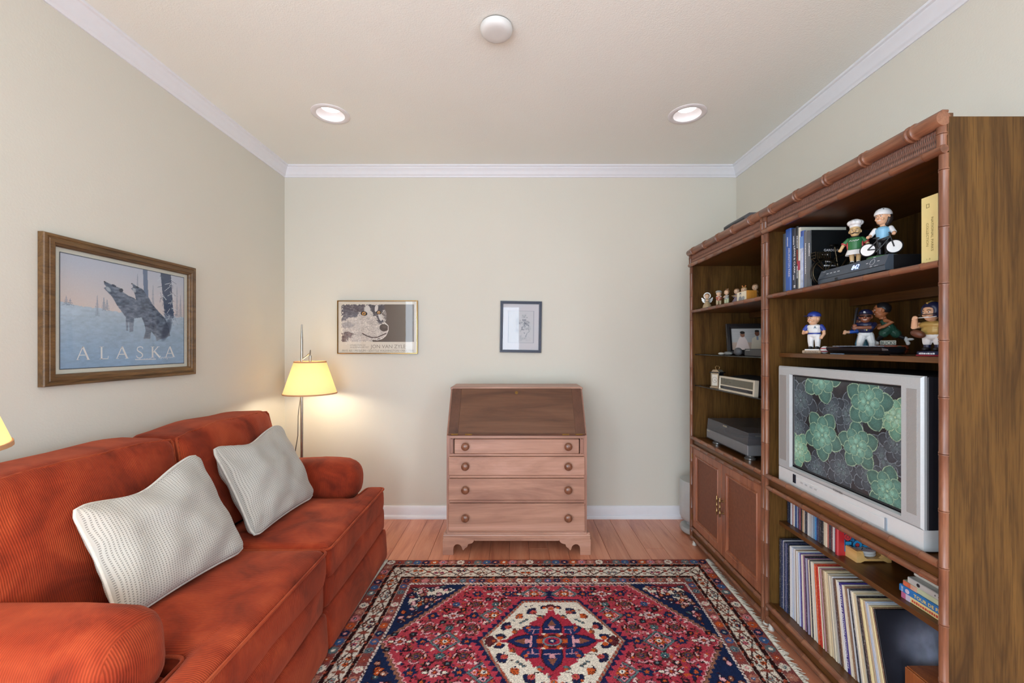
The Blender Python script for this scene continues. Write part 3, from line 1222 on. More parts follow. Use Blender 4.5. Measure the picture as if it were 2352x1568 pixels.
    for sd in (-1, 1):
        for i in range(-1, 5):
            for j in range(-3, 4):
                u, v = sd * (.08 + .2 * i), .18 * j
                if (i + j) % 2:
                    # big pale rosette with stalks, leaves and small blue flowers above and below
                    if ok(u, v, .02, .03):
                        for a in (-1, 1):
                            for b in (-1, 1):
                                cv.path([(u, v), (u + a * .05, v + b * .035)], .004, DK)
                                cv.rect(u + a * .042 - .016, u + a * .042 + .016, v + b * .048 - .013, v + b * .048 + .013, '#2a1c24')
                                cv.ell(u + a * .042, v + b * .048, .007, .006, rng.choice([OR, GREY, RED2]))
                            cv.ell(u + a * .040, v, .014, .010, DK)
                            cv.ell(u + a * .040, v, .011, .007, CREAM)
                        rosette(u, v, .027, '#d9b7b8', '#7a2c34', OR)
                    for b in (-1, 1):
                        if ok(u, v + b * .09):
                            rosette(u, v + b * .09, .020, [BLUE, '#4f7270'][(i + j + b) // 2 % 2], '#23385c', CREAM)
                            cv.rect(u - .020, u + .020, v + b * .066 - .007, v + b * .066 + .007, '#5a2a2e')
                    for a in (-1, 1):
                        if ok(u + a * .1, v):
                            for k in range(6):
                                t_ = k * PI / 3
                                cv.ell(u + a * .1 + .017 * math.cos(t_), v + .014 * math.sin(t_), .012, .009, NAVY, t_)
                            for k in range(5):
                                t_ = k * 2 * PI / 5 + .3
                                cv.ell(u + a * .1 + .007 * math.cos(t_), v + .006 * math.sin(t_), .006, .003, OR, t_)
                for a in (-1, 1):
                    uu, vv_ = u + a * .1, v + .09
                    if (i + j) % 2 == 0 and ok(uu, vv_, .03, .045):
                        crescent(uu, vv_ + .030, .017, 1, PINK)
                        crescent(uu, vv_ - .030, .017, -1, PINK)
                        for b in (-1, 1):
                            cv.ell(uu + b * .036, vv_, .011, .022, DK, b * .3)
                            cv.ell(uu + b * .038, vv_ + .004, .004, .013, '#d5a8a6', b * .3)
                            cv.ell(uu + b * .038, vv_ - .010, .005, .005, OR)
                            for b2 in (-1, 1):
                                cv.poly([(uu + b * .052, vv_ + b2 * .030), (uu + b * .070, vv_ + b2 * .040), (uu + b * .058, vv_ + b2 * .052)], '#ddc6c2')
                        rosette(uu, vv_, .023, '#6d4a3a', '#27305a', OR)
    for sd in (-1, 1):
        for i in range(0, 5):
            for j in range(-2, 3):
                u, v = sd * (.08 + .2 * i), .18 * j
                if (i + j) % 2 == 0 and ok(u, v, .035, .06):
                    diamond(u, v, .066)
    # zigzag repeat just inside the far and near edge of the field
    for i in range(-20, 21):
        u = i * .041
        for sv in (-1, 1):
            if abs(u) < .43:
                cv.rect(u - .007, u + .007, min(sv * (fv - .004), sv * (fv - .018)), max(sv * (fv - .004), sv * (fv - .018)), NAVY)
    # medallion
    def hexa(a, b, c):
        return [(-a, 0), (-c, b), (c, b), (a, 0), (c, -b), (-c, -b)]
    hexd = np.maximum(((AU - .31) * .285 + AV * .175) / math.hypot(.285, .175), AV - .285)
    tooth = np.where(AV > .283, .010, ((np.abs(V) * 34) % 1) * .024)
    cv.mask((hexd < .040 + .010) & (hexd > -.02), '#a93a4a')
    cv.mask(hexd < .018 + tooth, '#1f2244')
    for sv in (-1, 1):
        cv.poly([(-.028, sv * .315), (.028, sv * .315), (.012, sv * .335), (.006, sv * .335), (.006, sv * .36), (.017, sv * .36), (0, sv * .385), (-.017, sv * .36), (-.006, sv * .36), (-.006, sv * .335), (-.012, sv * .335)], '#1f2244')
        cv.poly([(sv * .33, -.014), (sv * .375, -.004), (sv * .375, .004), (sv * .33, .014)], '#1f2244')
    cv.mask(hexd < .014, '#9a4a38')
    cv.mask((hexd < .014) & (np.sin((U + V * .4) * 300) > .35), '#8d8076')
    cv.mask(hexd < 0, CREAM)
    # inner red star with jagged edge
    ang = np.arctan2(V / .20, U / .205)
    rad = np.hypot(U / .205, V / .20)
    jag = .74 + .20 * np.abs(np.cos(2 * ang)) ** 2.2 + .075 * ((ang * 11 / PI) % 1)
    cv.mask(rad < jag, RED)
    for sv in (-1, 1):
        cv.poly([(-.022, sv * .19), (.022, sv * .19), (.010, sv * .235), (-.010, sv * .235)], RED)
        cv.poly([(sv * .19, -.014), (sv * .19, .014), (sv * .235, .006), (sv * .235, -.006)], RED)
    # navy petals
    def petal(pts, c, inner, ci):
        for su in (-1, 1):
            for sw in (-1, 1):
                cv.poly([(su * a, sw * b) for a, b in pts], c)
    def petal4(f, pts, c):
        for s in (-1, 1):
            cv.poly([f(s, a, b) for a, b in pts], c)
    vert = lambda s, a, b: (a, s * b)
    hor = lambda s, a, b: (s * b, a)
    shp = [(-.040, .050), (-.044, .095), (-.034, .130), (0, .172), (.034, .130), (.044, .095), (.040, .050)]
    for f in (vert, hor):
        k = 1. if f is vert else 1.16
        S = [(a * (.92 if f is hor else 1), b * k) for a, b in shp]
        petal4(f, [(a * 1.12, b * 1.03) for a, b in S], DK)
        petal4(f, S, '#1d2a55')
        petal4(f, [(-.020, .105 * k), (0, .148 * k), (.020, .105 * k)], BR)
        petal4(f, [(-.036, .078 * k), (.036, .078 * k), (.036, .084 * k), (-.036, .084 * k)], PINK)
        petal4(f, [(-.008, .078 * k), (.008, .078 * k), (.014, .104 * k), (-.014, .104 * k)], PINK)
    for su in (-1, 1):
        for sw in (-1, 1):
            q = [(.058, .052), (.056, .098), (.118, .104), (.136, .086), (.124, .060), (.098, .040)]
            cv.poly([(su * a * 1.03, sw * b * 1.03) for a, b in q], DK)
            cv.poly([(su * a, sw * b) for a, b in q], '#22305c')
            cv.line((su * .060, sw * .078), (su * .112, sw * .078), .005, PINK)
            cv.line((su * .082, sw * .078), (su * .088, sw * .050), .005, PINK)
            cv.ell(su * .112, sw * .090, .010, .009, OR)
            cv.ell(su * .104, sw * .070, .007, .006, RED2)
            cv.ell(su * .030, sw * .040, .012, .012, OR)
            cv.ell(su * .052, sw * .026, .016, .012, '#4a2026')
            cv.ell(su * .040, sw * .046, .008, .006, CREAM)
    cv.rect(-.016, .016, -.046, .046, '#4a2026')
    cv.rect(-.07, .07, -.014, .014, OR)
    cv.ell(0, 0, .046, .034, DK)
    cv.ell(0, 0, .043, .031, '#6d8590')
    cv.ell(0, 0, .036, .024, RED)
    cv.ell(0, 0, .020, .015, '#1d2a55')
    cv.ell(0, 0, .007, .007, CREAM)
    # blossoms on the cream ground
    def bloss(u, v, a, s, c, c2):
        for k in range(5):
            t_ = a + (k - 2) * .5
            cv.ell(u + s * .6 * math.cos(t_), v + s * .6 * math.sin(t_), s * .55, s * .36, DK, t_)
            cv.ell(u + s * .6 * math.cos(t_), v + s * .6 * math.sin(t_), s * .48, s * .28, c, t_)
        cv.ell(u, v, s * .52, s * .45, c2)
        cv.ell(u, v, s * .2, s * .2, OR)
    for su in (-1, 1):
        bloss(su * .262, 0, 0 if su > 0 else PI, .036, '#5a2a2e', '#5a2a2e')
        for sw in (-1, 1):
            bloss(su * .236, sw * .020, sw * 1.3, .026, NAVY, OR)
            bloss(su * .205, sw * .095, (.6 if su > 0 else PI - .6) * sw, .032, NAVY, RED2)
            bloss(su * .088, sw * .205, (.8 if su > 0 else PI - .8) * sw, .032, NAVY, RED2)
            bloss(su * .150, sw * .168, (.8 if su > 0 else PI - .8) * sw, .024, OR, OR)
            bloss(su * .178, sw * .060, .4, .018, BR, OR)
            bloss(su * .055, sw * .165, 1.1, .017, GREY, OR)
            cv.path([(su * .040, sw * .180), (su * .072, sw * .182), (su * .088, sw * .205)], .004, DK)
            cv.path([(su * .150, sw * .080), (su * .18, sw * .082), (su * .205, sw * .095)], .004, DK)
            for k in range(3):
                cv.ell(su * (.120 + .014 * k), sw * (.148 - .012 * k), .009, .008, DK)
                cv.ell(su * (.120 + .014 * k), sw * (.148 - .012 * k), .007, .006, GREY)
            bloss(su * .034, sw * .240, (PI / 2 - su * .9) * sw if True else 0, .018, NAVY, OR)
    for q in range(150):
        u, v = rng.uniform(-.29, .29), rng.uniform(-.275, .275)
        if inmed(u, v, -.022) and math.hypot(u / .205, v / .20) > 1.02:
            c = rng.choice([DK, GREY, OR, BR, NAVY, '#5a2a2e', '#8d9496'])
            cv.ell(u, v, rng.uniform(.004, .009), rng.uniform(.003, .005), c, rng.random() * 3)
            if rng.random() < .4:
                cv.path([(u, v), (u + rng.uniform(-.02, .02), v + rng.uniform(-.018, .018))], .0035, DK)
    for sw in (-1, 1):
        bloss(0, sw * .238, sw * PI / 2, .028, '#5a2a2e', OR)
        cv.ell(0, sw * .232, .017, .015, PINK)
        cv.ell(0, sw * .232, .014, .012, OR)
        cv.ell(0, sw * .232, .005, .005, GREY)
    # knots: rough every outline a little by swapping neighbours
    sh = cv.rng.integers(-1, 2, cv.c.shape[:2]) * (cv.rng.random(cv.c.shape[:2]) < .45)
    idx = np.clip(np.arange(cv.nx)[None, :] + sh, 0, cv.nx - 1)
    idy = np.clip(np.arange(cv.ny)[:, None] + cv.rng.integers(-1, 2, cv.c.shape[:2]) * (cv.rng.random(cv.c.shape[:2]) < .45), 0, cv.ny - 1)
    cv.c = cv.c[idy, idx]
    cv.speckle(.10)
    return cv

RG = thing('rug', 'red and navy Persian rug with a cream medallion on the wood floor', 'rug', (.168, 1.891, 0))
cv = paint_rug()
pile = .0095 + .0012 * cv.fbm(.006, 2, 2) + .002 * cv.fbm(.3, 5, 2)
edge = np.minimum(RU - np.abs(cv.U), RV - np.abs(cv.V))
pile = np.where(edge < .003, .0025, pile)
cv.U = cv.U + .045 * cv.V + .004 * np.sin(cv.V * 9)
cv.V = cv.V + .012 * cv.U * .4
rg = cv.build('pile', RG, (0, 0, 0), (1, 0, 0), (0, 1, 0), attr_mat('rug_pile', .95, 0, .05, 420), height=pile)
mb = MB()
rng = random.Random(2)
fp = lambda u, v: (u + .045 * v + .004 * math.sin(v * 9), v + .0048 * u)
for s in (1, -1):
    for k in range(330):
        v = -RV + 2 * RV * (k + .5) / 330
        x0, y0 = fp(s * (RU - .004), v)
        L = rng.uniform(.022, .045)
        dy = rng.uniform(-.012, .012)
        mb.tube([(x0, y0, .005), (x0 + s * L * .4, y0 + dy * .3, .007 + rng.random() * .004), (x0 + s * L, y0 + dy, .002)], [.0026, .0024, .0012], 4)
o = mb.build('fringe', mat('fringe_wool', '#cfc8ba', .95, var=.12, nscale=60), RG, 60)
o['kind'] = 'stuff'

# ================================================================== slant-front desk
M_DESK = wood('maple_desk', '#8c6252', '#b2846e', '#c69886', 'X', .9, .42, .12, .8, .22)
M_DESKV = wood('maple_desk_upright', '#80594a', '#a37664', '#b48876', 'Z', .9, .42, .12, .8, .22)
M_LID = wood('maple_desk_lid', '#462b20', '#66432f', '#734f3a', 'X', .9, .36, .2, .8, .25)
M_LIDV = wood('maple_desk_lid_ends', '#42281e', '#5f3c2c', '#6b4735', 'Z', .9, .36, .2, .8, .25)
M_KNOB = wood('turned_knob', '#5a3222', '#80513a', '#96634a', 'Z', 4, .3, .3)
DX0, DX1, DF, DB = -.437, .464, 2.712, 3.165
DK_ = thing('secretary_desk', 'brown wooden slant-front desk with four drawers and round knobs', 'desk', ((DX0 + DX1) / 2, (DF + DB) / 2, 0))
SLB, SLT, YT = .757, 1.033, 2.905          # slant from (DF, SLB) up to (YT, SLT)
W = lambda mb, name, m, sm=30: mb.build(name, m, DK_, sm, world=True)
side = [(DF + .001, .135), (DF + .001, SLB), (YT, SLT), (DB, SLT), (DB, .135)]
for xa, xb in ((DX0, DX0 + .02), (DX1 - .02, DX1)):
    W(MB().prism(side, lambda a, b, t: (t, a, b), xa, xb), 'side_panel', M_DESKV)
W(MB().box(DX0 + .02, DX1 - .02, DB - .012, DB - .001, .135, SLT - .02), 'back_panel', M_DESKV)
W(MB().box(DX0 - .003, DX1 + .003, YT - .006, DB, SLT - .001, SLT + .017, .004), 'top', M_DESK)
# rails between the drawers
zs = [(.738, .757), (.625, .640), (.485, .500), (.326, .341), (.135, .142)]
for a, b in zs:
    W(MB().box(DX0 + .02, DX1 - .02, DF, DF + .30, a, b, .001), 'drawer_rail', M_DESK)
drs = [(.640, .738, DX0 + .047, DX1 - .047), (.500, .625, DX0 + .009, DX1 - .009), (.341, .485, DX0 + .009, DX1 - .009), (.142, .326, DX0 + .009, DX1 - .009)]
KX = ((DX0 + DX1) / 2 - .328, (DX0 + DX1) / 2 + .328)
for k, (a, b, xa, xb) in enumerate(drs):
    mb = MB()
    mb.box(xa + .003, xb - .003, DF - .007, DF + .016, a + .002, b - .003, .004)
    mb.box(xa + .02, xb - .02, DF + .01, DF + .25, a + .003, b - .006)
    d = W(mb, 'drawer', M_DESK)
    for kx in KX:
        kb = MB()
        M = axis_xf((kx, DF - .007, (a + b) / 2 + .002), (1, 0, 0), (0, 0, 1))
        kb.lathe([(.011, 0), (.010, .006), (.013, .010), (.022, .015), (.0255, .021), (.0245, .028), (.018, .034), (.008, .0365), (.001, .037)], 24, M)
        kb.shift(DK_.location)
        kb.build('knob', M_KNOB, d, 60)
# slides beside the top drawer that carry the lid
for xa in (DX0 + .021, DX1 - .044):
    W(MB().box(xa + .004, xa + .019, DF - .004, DF + .3, .642, .736, .002), 'lid_slide', M_DESKV)
    for q in (0, .0185):
        W(MB().box(xa + q, xa + q + .0045, DF, DF + .05, .640, .738), 'slide_guide', M_DESKV)
# sloping lid with cleated ends
sl = Vector((0, YT - DF, SLT - SLB))
LL = sl.length
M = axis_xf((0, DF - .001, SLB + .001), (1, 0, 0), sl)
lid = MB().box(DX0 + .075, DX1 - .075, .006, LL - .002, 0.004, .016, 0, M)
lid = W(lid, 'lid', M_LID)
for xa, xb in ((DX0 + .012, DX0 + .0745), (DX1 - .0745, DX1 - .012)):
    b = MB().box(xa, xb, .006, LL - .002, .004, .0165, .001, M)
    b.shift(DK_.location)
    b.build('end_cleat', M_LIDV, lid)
b = MB().box(DX0 + .008, DX1 - .008, -.004, .010, .002, .020, .005, M)
b.shift(DK_.location)
b.build('lip', M_LID, lid)
M_BRASS = mat('aged_brass', '#8a6a3a', .35, .9, var=.15)
b = MB()
b.lathe([(.011, 0), (.011, .002), (.009, .003)], 20, M @ Matrix.Translation((.013, LL - .035, .016)))
b.box(.011, .015, LL - .044, LL - .030, .018, .0196, 0, M)
b.shift(DK_.location)
b.build('keyhole', [M_BRASS], lid)
for hx0 in (DX0 + .03, DX1 - .075, DX0 + .12, DX1 - .16):
    b = MB().box(hx0, hx0 + .045, -.006, .003, .010, .0205, .001, M)
    b.shift(DK_.location)
    b.build('hinge', M_BRASS, lid)
# plinth moulding and bracket feet with scrolled cut-outs
pl = [(0, .135), (-.004, .135), (-.008, .129), (-.014, .127), (-.016, .118), (-.020, .116), (-.020, .100), (0, .100)]
mb = MB()
mb.prism(pl, lambda a, b, t: (t, DF + .002 + a, b), DX0 - .018, DX1 + .018)
W(mb, 'plinth_moulding', M_DESK)
for sx, xe in ((1, DX0), (-1, DX1)):
    W(MB().prism(pl, lambda a, b, t: (xe + sx * (.002 + a), t, b), DF - .012, DB), 'plinth_moulding', M_DESK)
h0 = .100
foot = [(0, 0), (.067, 0), (.067, .038), (.071, .056), (.082, .067), (.096, .069), (.110, .064), (.120, .053), (.124, .038), (.129, .030), (.134, .032),
        (.142, .044), (.152, .049), (.158, .056), (.160, .068), (.172, .071), (.184, .074), (.194, .082), (.200, .094), (.200, h0), (0, h0)]
for sx, xe in ((1, DX0 - .021), (-1, DX1 + .021)):
    mb = MB()
    mb.prism(foot, lambda a, b, t: (xe + sx * a, t, b), DF - .020, DF + .004)
    W(mb, 'bracket_foot', M_DESK)
    fs_ = [(a, b) for a, b in foot]
    mb = MB()
    mb.prism(fs_, lambda a, b, t: (xe + sx * t, DF - .018 + a, b), 0, .022)
    W(mb, 'bracket_foot', M_DESKV)
    mb = MB()
    mb.prism(fs_, lambda a, b, t: (xe + sx * t, DB - a, b), 0, .022)
    W(mb, 'bracket_foot', M_DESKV)
W(MB().box(DX0 + .18, DX1 - .18, DF - .018, DF + .004, .090, .101), 'apron', M_DESK)

# ================================================================== floor lamps
M_NICK = mat('brushed_nickel', '#a8a49c', .32, .95, var=.08, nscale=60)
M_CORDBLK = mat('lamp_cord', '#5c5a55', .5)
t = NT('lamp_shade_cloth')
tl = t.n('ShaderNodeBsdfTranslucent')
tl.inputs[0].default_value = (*hx('#faeccb'), 1)
df = t.n('ShaderNodeBsdfDiffuse')
v = t.coords('Object', (1, 1, 1))
nz = t.noise(v, 420, 2)
t.l(t.ramp(nz, [(.3, hx('#ebdcb8')), (.7, hx('#f4e8cc'))]), df.inputs[0])
mx = t.n('ShaderNodeMixShader')
mx.inputs[0].default_value = .55
t.l(df.outputs[0], mx.inputs[1])
t.l(tl.outputs[0], mx.inputs[2])
t.l(mx.outputs[0], t.out.inputs[0])
M_SHADE = t.m
M_BIND = mat('shade_binding', '#c4946c', .8)
t = NT('lit_bulb')
t.b.inputs['Emission Color'].default_value = (*hx('#ffd690'), 1)
t.b.inputs['Emission Strength'].default_value = 60.
M_BULB = t.m

def floor_lamp(label, X, Y, zb, swing, top, power):
    """pole lamp: swing = offset of the shade centre from the pole"""
    r = thing('floor_lamp', label, 'lamp', (X, Y, 0))
    MB().lathe([(.125, 0), (.125, .010), (.118, .016), (.020, .022), (.012, .03)], 36).build('base', M_NICK, r, 50)
    MB().tube([(0, 0, .02), (0, 0, zb + .26), (0, 0, top - .10), (0, 0, top)], [.0095, .0095, .0085, .004], 12).build('pole', M_NICK, r, 60)
    cx, cy = swing
    zt = zb + .222
    a = MB()
    a.tube([(0, 0, zt + .016), (cx * .55, cy * .55, zt + .040), (cx * .86, cy * .86, zt + .058)], .0045, 8)
    a.build('arm', M_NICK, r, 60)
    MB().tube([(0, 0, zb - .014), (cx * .40, cy * .40, zb - .012)], .007, 10).build('switch', M_NICK, r, 60)
    k = MB()
    k.lathe([(.012, -.03), (.016, -.022), (.017, .022), (.012, .03)], 16, axis_xf((cx * .98, cy * .98, zt + .062), (0, 0, 1), (cx, cy, .3)))
    k.tube([(cx, cy, zt + .045), (cx, cy, zt - .04)], .008, 10)
    k.build('knuckle', M_NICK, r, 50)
    s = MB()
    R0, R1, th = .176, .105, .0015
    s.lathe([(R0, zb), (R1, zt), (R1 - th, zt), (R0 - th, zb), (R0, zb)], 48, Matrix.Translation((cx, cy, 0)), caps=False)
    sh = s.build('shade', M_SHADE, r, 60)
    for rr, z in ((R0, zb), (R1, zt)):
        s = MB()
        s.lathe([(rr - .004, z - .004), (rr + .002, z - .004), (rr + .001, z + .005), (rr - .004, z + .005), (rr - .004, z - .004)], 48, Matrix.Translation((cx, cy, 0)), caps=False)
        s.build('binding', M_BIND, sh, 50)
    s = MB()
    for q in range(3):
        an = q * 2 * PI / 3
        s.tube([(cx, cy, zt - .012), (cx + (R1 - .003) * math.cos(an), cy + (R1 - .003) * math.sin(an), zt - .003)], .002, 6)
    s.build('spider', M_NICK, sh)
    b = MB()
    b.ell((cx, cy, zb + .10), (.028, .028, .036), 14, 10)
    b.tube([(cx, cy, zt - .03), (cx, cy, zb + .13)], .014, 12)
    b.build('bulb', M_BULB, r, 60)
    c = MB()
    pts = [(-.004, -.010, zb - .02), (-.020, -.012, zb - .16), (-.022, -.012, zb - .30), (-.048, -.010, zb - .45), (-.062, 0, zb - .60), (-.05, .02, zb - .85), (-.02, .06, .004)]
    pts = [pts[0]] + [tuple(Vector(pts[i]).lerp(Vector(pts[i + 1]), q)) for i in range(len(pts) - 1) for q in (.5, 1)]
    c.tube(pts, .0028, 6)
    c.build('cord', M_CORDBLK, r, 60)
    ld = bpy.data.lights.new('lamp_glow', 'POINT')
    ld.energy = power
    ld.color = (1., .88, .70)
    ld.shadow_soft_size = .035
    lo = bpy.data.objects.new('lamp_glow', ld)
    lo.location = (cx, cy, zb + .05)
    lo.parent = r
    col.objects.link(lo)
    return r

floor_lamp('brushed nickel floor lamp with lit cream shade in the far corner behind the sofa', -1.512, 3.0, .997, (.065, -.01), 1.485, 6.)
floor_lamp('cream lamp shade cut off at the left edge beside the nearer sofa arm', -1.185, .70, 1.128, (.01, .06), 1.62, 4.)

# ================================================================== pictures
M_PANE = pane_mat('picture_glass', .025)
def picture(name, label, center, w, h, right, up, prof, m_frame, depth):
    r = thing(name, label, 'picture', center)
    M = axis_xf((0, 0, 0), right, up)
    b = MB()
    frame_sweep(b, w, h, prof, M)
    b.build('frame', m_frame, r, 25)
    MB().box(-w / 2 + .006, w / 2 - .006, -h / 2 + .006, h / 2 - .006, .001, depth, 0, M).build('backing_board', mat('backing_board', '#8a8274', .9), r)
    return r, M

# --- wolves print on the left wall
M_OAK = wood('oak_frame', '#3d2c1a', '#6b4d2c', '#85633a', 'Y', 3, .45, 0, 1, .5)
prof = [(0, 0), (0, .020), (.003, .024), (.012, .025), (.014, .022), (.018, .022), (.020, .026), (.034, .028), (.036, .024), (.042, .022), (.045, .016), (.045, .006)]
r, M = picture('framed_print', 'wide wood-framed print of two howling wolves in snow on the left wall', (XL + .002, 1.952, 1.4685), .754, .583, (0, 1, 0), (0, 0, 1), prof, M_OAK, .006)
mt = Canvas(.668, .497, .03, '#cfd0c4')
mt.build('mat_board', r, M @ Vector((0, 0, .0075)), (0, 1, 0), (0, 0, 1), attr_mat('print', .55))
cv = Canvas(.620, .460, .0021, '#3a4656')
U, V = cv.U, cv.V
f1, f2 = cv.fbm(.10, 1, 4), cv.fbm(.02, 2, 4, 1, 2.5)
k = np.clip((V + .02) / .22, 0, 1)[..., None]
sky = rgb('#dccfca') * (1 - k) + rgb('#b9c2d2') * k
left = np.clip(1 - (U + .31) / .25, 0, 1)[..., None] * (1 - k)
sky = sky * (1 - .35 * left) + rgb('#dcc4ae') * .35 * left
hill = np.interp(cv.u, [-.301, -.259, -.193, -.146, -.072, .068, .31], [.035, .030, .025, .023, .014, .015, .014])[None, :] + (f2 - .5) * .012
g = np.clip((V + .227) / .26, 0, 1)[..., None]
snow = rgb('#86a6c6') * (1 - g) + rgb('#b4c8d8') * g
snow = np.clip(snow * (.86 + .28 * (.5 * f1 + .5 * f2)[..., None]), 0, 1)
img = np.where((V < hill)[..., None], snow, sky)
inn = (np.abs(U) < .307) & (np.abs(V) < .227)
cv.c[inn] = img[inn]
rr = random.Random(4)
def pine(u, v0, v1, w, c, a=.8):
    n = int((v1 - v0) / .006)
    for i in range(n):
        q = i / max(1, n)
        ww = w * (1 - q) * rr.uniform(.5, 1)
        v = v0 + (v1 - v0) * q
        cv.line((u - ww, v - ww * .4), (u, v), .003, c, a)
        cv.line((u + ww, v - ww * .4), (u, v), .003, c, a)
    cv.line((u, v0), (u, v1), .003, c, a)
for u, a, b in ((-.161, -.006, .077), (-.132, .020, .071), (-.118, .022, .063), (-.285, .03, .06), (-.27, .03, .052), (.115, .03, .160), (.262, .02, .175), (.285, .02, .13), (.03, .10, .20)):
    pine(u, a, b, .014, '#8a98ac')
cv.poly([(.059, .227), (.083, .227), (.091, .05), (.066, .05)], '#6b7f9c')
cv.poly([(.159, .227), (.223, .227), (.241, .005), (.186, .0)], '#42536e')
for i in range(40):
    v = rr.uniform(.02, .22)
    u = rr.choice([.165, .225]) + rr.uniform(-.01, .01)
    cv.line((u, v), (u + rr.uniform(-.035, .035), v - rr.uniform(.005, .03)), .0022, rr.choice(['#c9d3de', '#53647e']))
for i in range(60):
    cv.line((rr.uniform(.17, .25), rr.uniform(-.03, .03)), (rr.uniform(.16, .27), rr.uniform(-.03, .03)), .002, rr.choice(['#b8c7d8', '#5d708c']), .7)
W1 = [(-.127, .142), (-.1, .133), (-.072, .126), (-.046, .12), (-.045, .108), (-.018, .094), (.016, .085), (.033, .059), (.05, .04), (.056, -.001), (.013, -.009), (.007, -.07), (-.01, -.073), (-.015, -.015), (-.019, -.068), (-.028, -.066), (-.029, -.006), (-.045, .012), (-.072, .044), (-.095, .08), (-.105, .088), (-.127, .107), (-.134, .113), (-.12, .12), (-.132, .13)]
W2 = [(.001, .154), (.03, .141), (.056, .134), (.074, .115), (.092, .097), (.111, .067), (.149, .033), (.186, .003), (.209, -.04), (.218, -.085), (.189, -.096), (.162, -.102), (.136, -.113), (.13, -.092), (.105, -.066), (.099, -.103), (.062, -.104), (.074, -.062), (.065, -.026), (.05, .004), (.039, .039), (.024, .068), (.018, .098), (.01, .117), (-.004, .128), (.007, .135)]
def furry(pts, c1, c2, belly):
    before = cv.c.copy()
    cv.poly(pts, '#ff00ff')
    m = (np.abs(cv.c - rgb('#ff00ff')).sum(-1) < .01)
    t_ = np.clip(f2 * 1.6 - .3, 0, 1)[..., None]
    furc = rgb(c1) * (1 - t_) + rgb(c2) * t_
    cv.c = before
    cv.c[m] = furc[m]
    return m
m1 = furry(W1, '#3f4e64', '#8492a6', None)
m2 = furry(W2, '#36455a', '#7e8da2', None)
for m, lo, hi, c in ((m1, -.08, .03, '#a9b8c8'), (m2, -.12, -.03, '#b9c4ce')):
    a = np.clip((hi - V) / (hi - lo), 0, 1) * .45
    cv.c = np.where(m[..., None], cv.c * (1 - a[..., None]) + rgb(c) * a[..., None], cv.c)
cv.ell(.195, -.055, .022, .055, '#35435a', -.45, .75, .5)
cv.ell(-.052, .113, .010, .008, '#2e3c50', .4)
cv.ell(-.086, .129, .012, .005, '#3a475c', -.3)
cv.ell(.030, .138, .008, .004, '#2e3c50', -.3)
cv.ell(-.112, .110, .014, .008, '#b3bfcc', -.7, .8, .5)
cv.ell(.013, .122, .012, .008, '#b3bfcc', -.9, .8, .5)
cv.ell(-.129, .140, .004, .003, '#1e2836')
cv.ell(.001, .151, .004, .003, '#1e2836')
pr = cv.build('printed_picture', r, M @ Vector((0, 0, .009)), (0, 1, 0), (0, 0, 1), attr_mat('print', .55))
# title lettering with serifs
TL = mat('print_white', '#dfe2e2', .6, var=.02)
def letter_strokes(ch):
    if ch == 'A':
        return [((0, 0), (.46, 1), .075), ((.46, 1), (.92, 0), .15), ((.20, .36), (.74, .36), .06), ((-.06, .012), (.18, .012), .03), ((.74, .012), (1.06, .012), .03)]
    if ch == 'L':
        return [((.18, 0), (.18, 1), .15), ((0, .985), (.38, .985), .03), ((0, .03), (.80, .03), .06), ((.78, .02), (.83, .25), .05)]
    if ch == 'K':
        return [((.18, 0), (.18, 1), .15), ((0, .985), (.36, .985), .03), ((0, .015), (.36, .015), .03), ((.22, .45), (.76, 1), .07), ((.36, .58), (.94, 0), .15), ((.62, .985), (.92, .985), .03)]
    if ch == 'S':
        p = [(.66, .80), (.62, .95), (.40, 1.0), (.16, .92), (.10, .74), (.22, .60), (.50, .46), (.66, .30), (.60, .10), (.36, .0), (.12, .05), (.06, .22)]
        return [(a, b, .10 if 3 < i < 8 else .07) for i, (a, b) in enumerate(zip(p[:-1], p[1:]))]
b = MB()
for ch, u0, wd in (('A', -.244, .050), ('L', -.151, .047), ('A', -.074, .056), ('S', .022, .054), ('K', .102, .056), ('A', .190, .056)):
    hgt = .054
    for (p, q, w_) in letter_strokes(ch):
        p, q = Vector((u0 + p[0] * wd, -.194 + p[1] * hgt)), Vector((u0 + q[0] * wd, -.194 + q[1] * hgt))
        d = (q - p)
        n_ = Vector((-d.y, d.x)).normalized() * w_ * wd / 2
        b.add([M @ Vector((x.x, x.y, .0094)) for x in (p - n_, q - n_, q + n_, p + n_)], [(0, 1, 2, 3)])
b.build('title_lettering', TL, r, None)
b = MB()
for i in range(26):
    u = .018 + i * .0044
    b.box(u, u + .0030, -.2025 - .0006 * i * .1, -.1985 + rr.uniform(-.001, .0015), .0093, .0094, 0, M)
sig = [(.150, -.200), (.158, -.185), (.160, -.203), (.168, -.192), (.175, -.200), (.181, -.192), (.186, -.201), (.193, -.188), (.198, -.205), (.205, -.193), (.216, -.196), (.236, -.194)]
b.tube([M @ Vector((u, v, .0095)) for u, v in sig], .0009, 5)
b.build('signature', TL, r, None)
MB().box(-.668 / 2, .668 / 2, -.497 / 2, .497 / 2, .0118, .0128, 0, M).build('glass_pane', M_PANE, r)

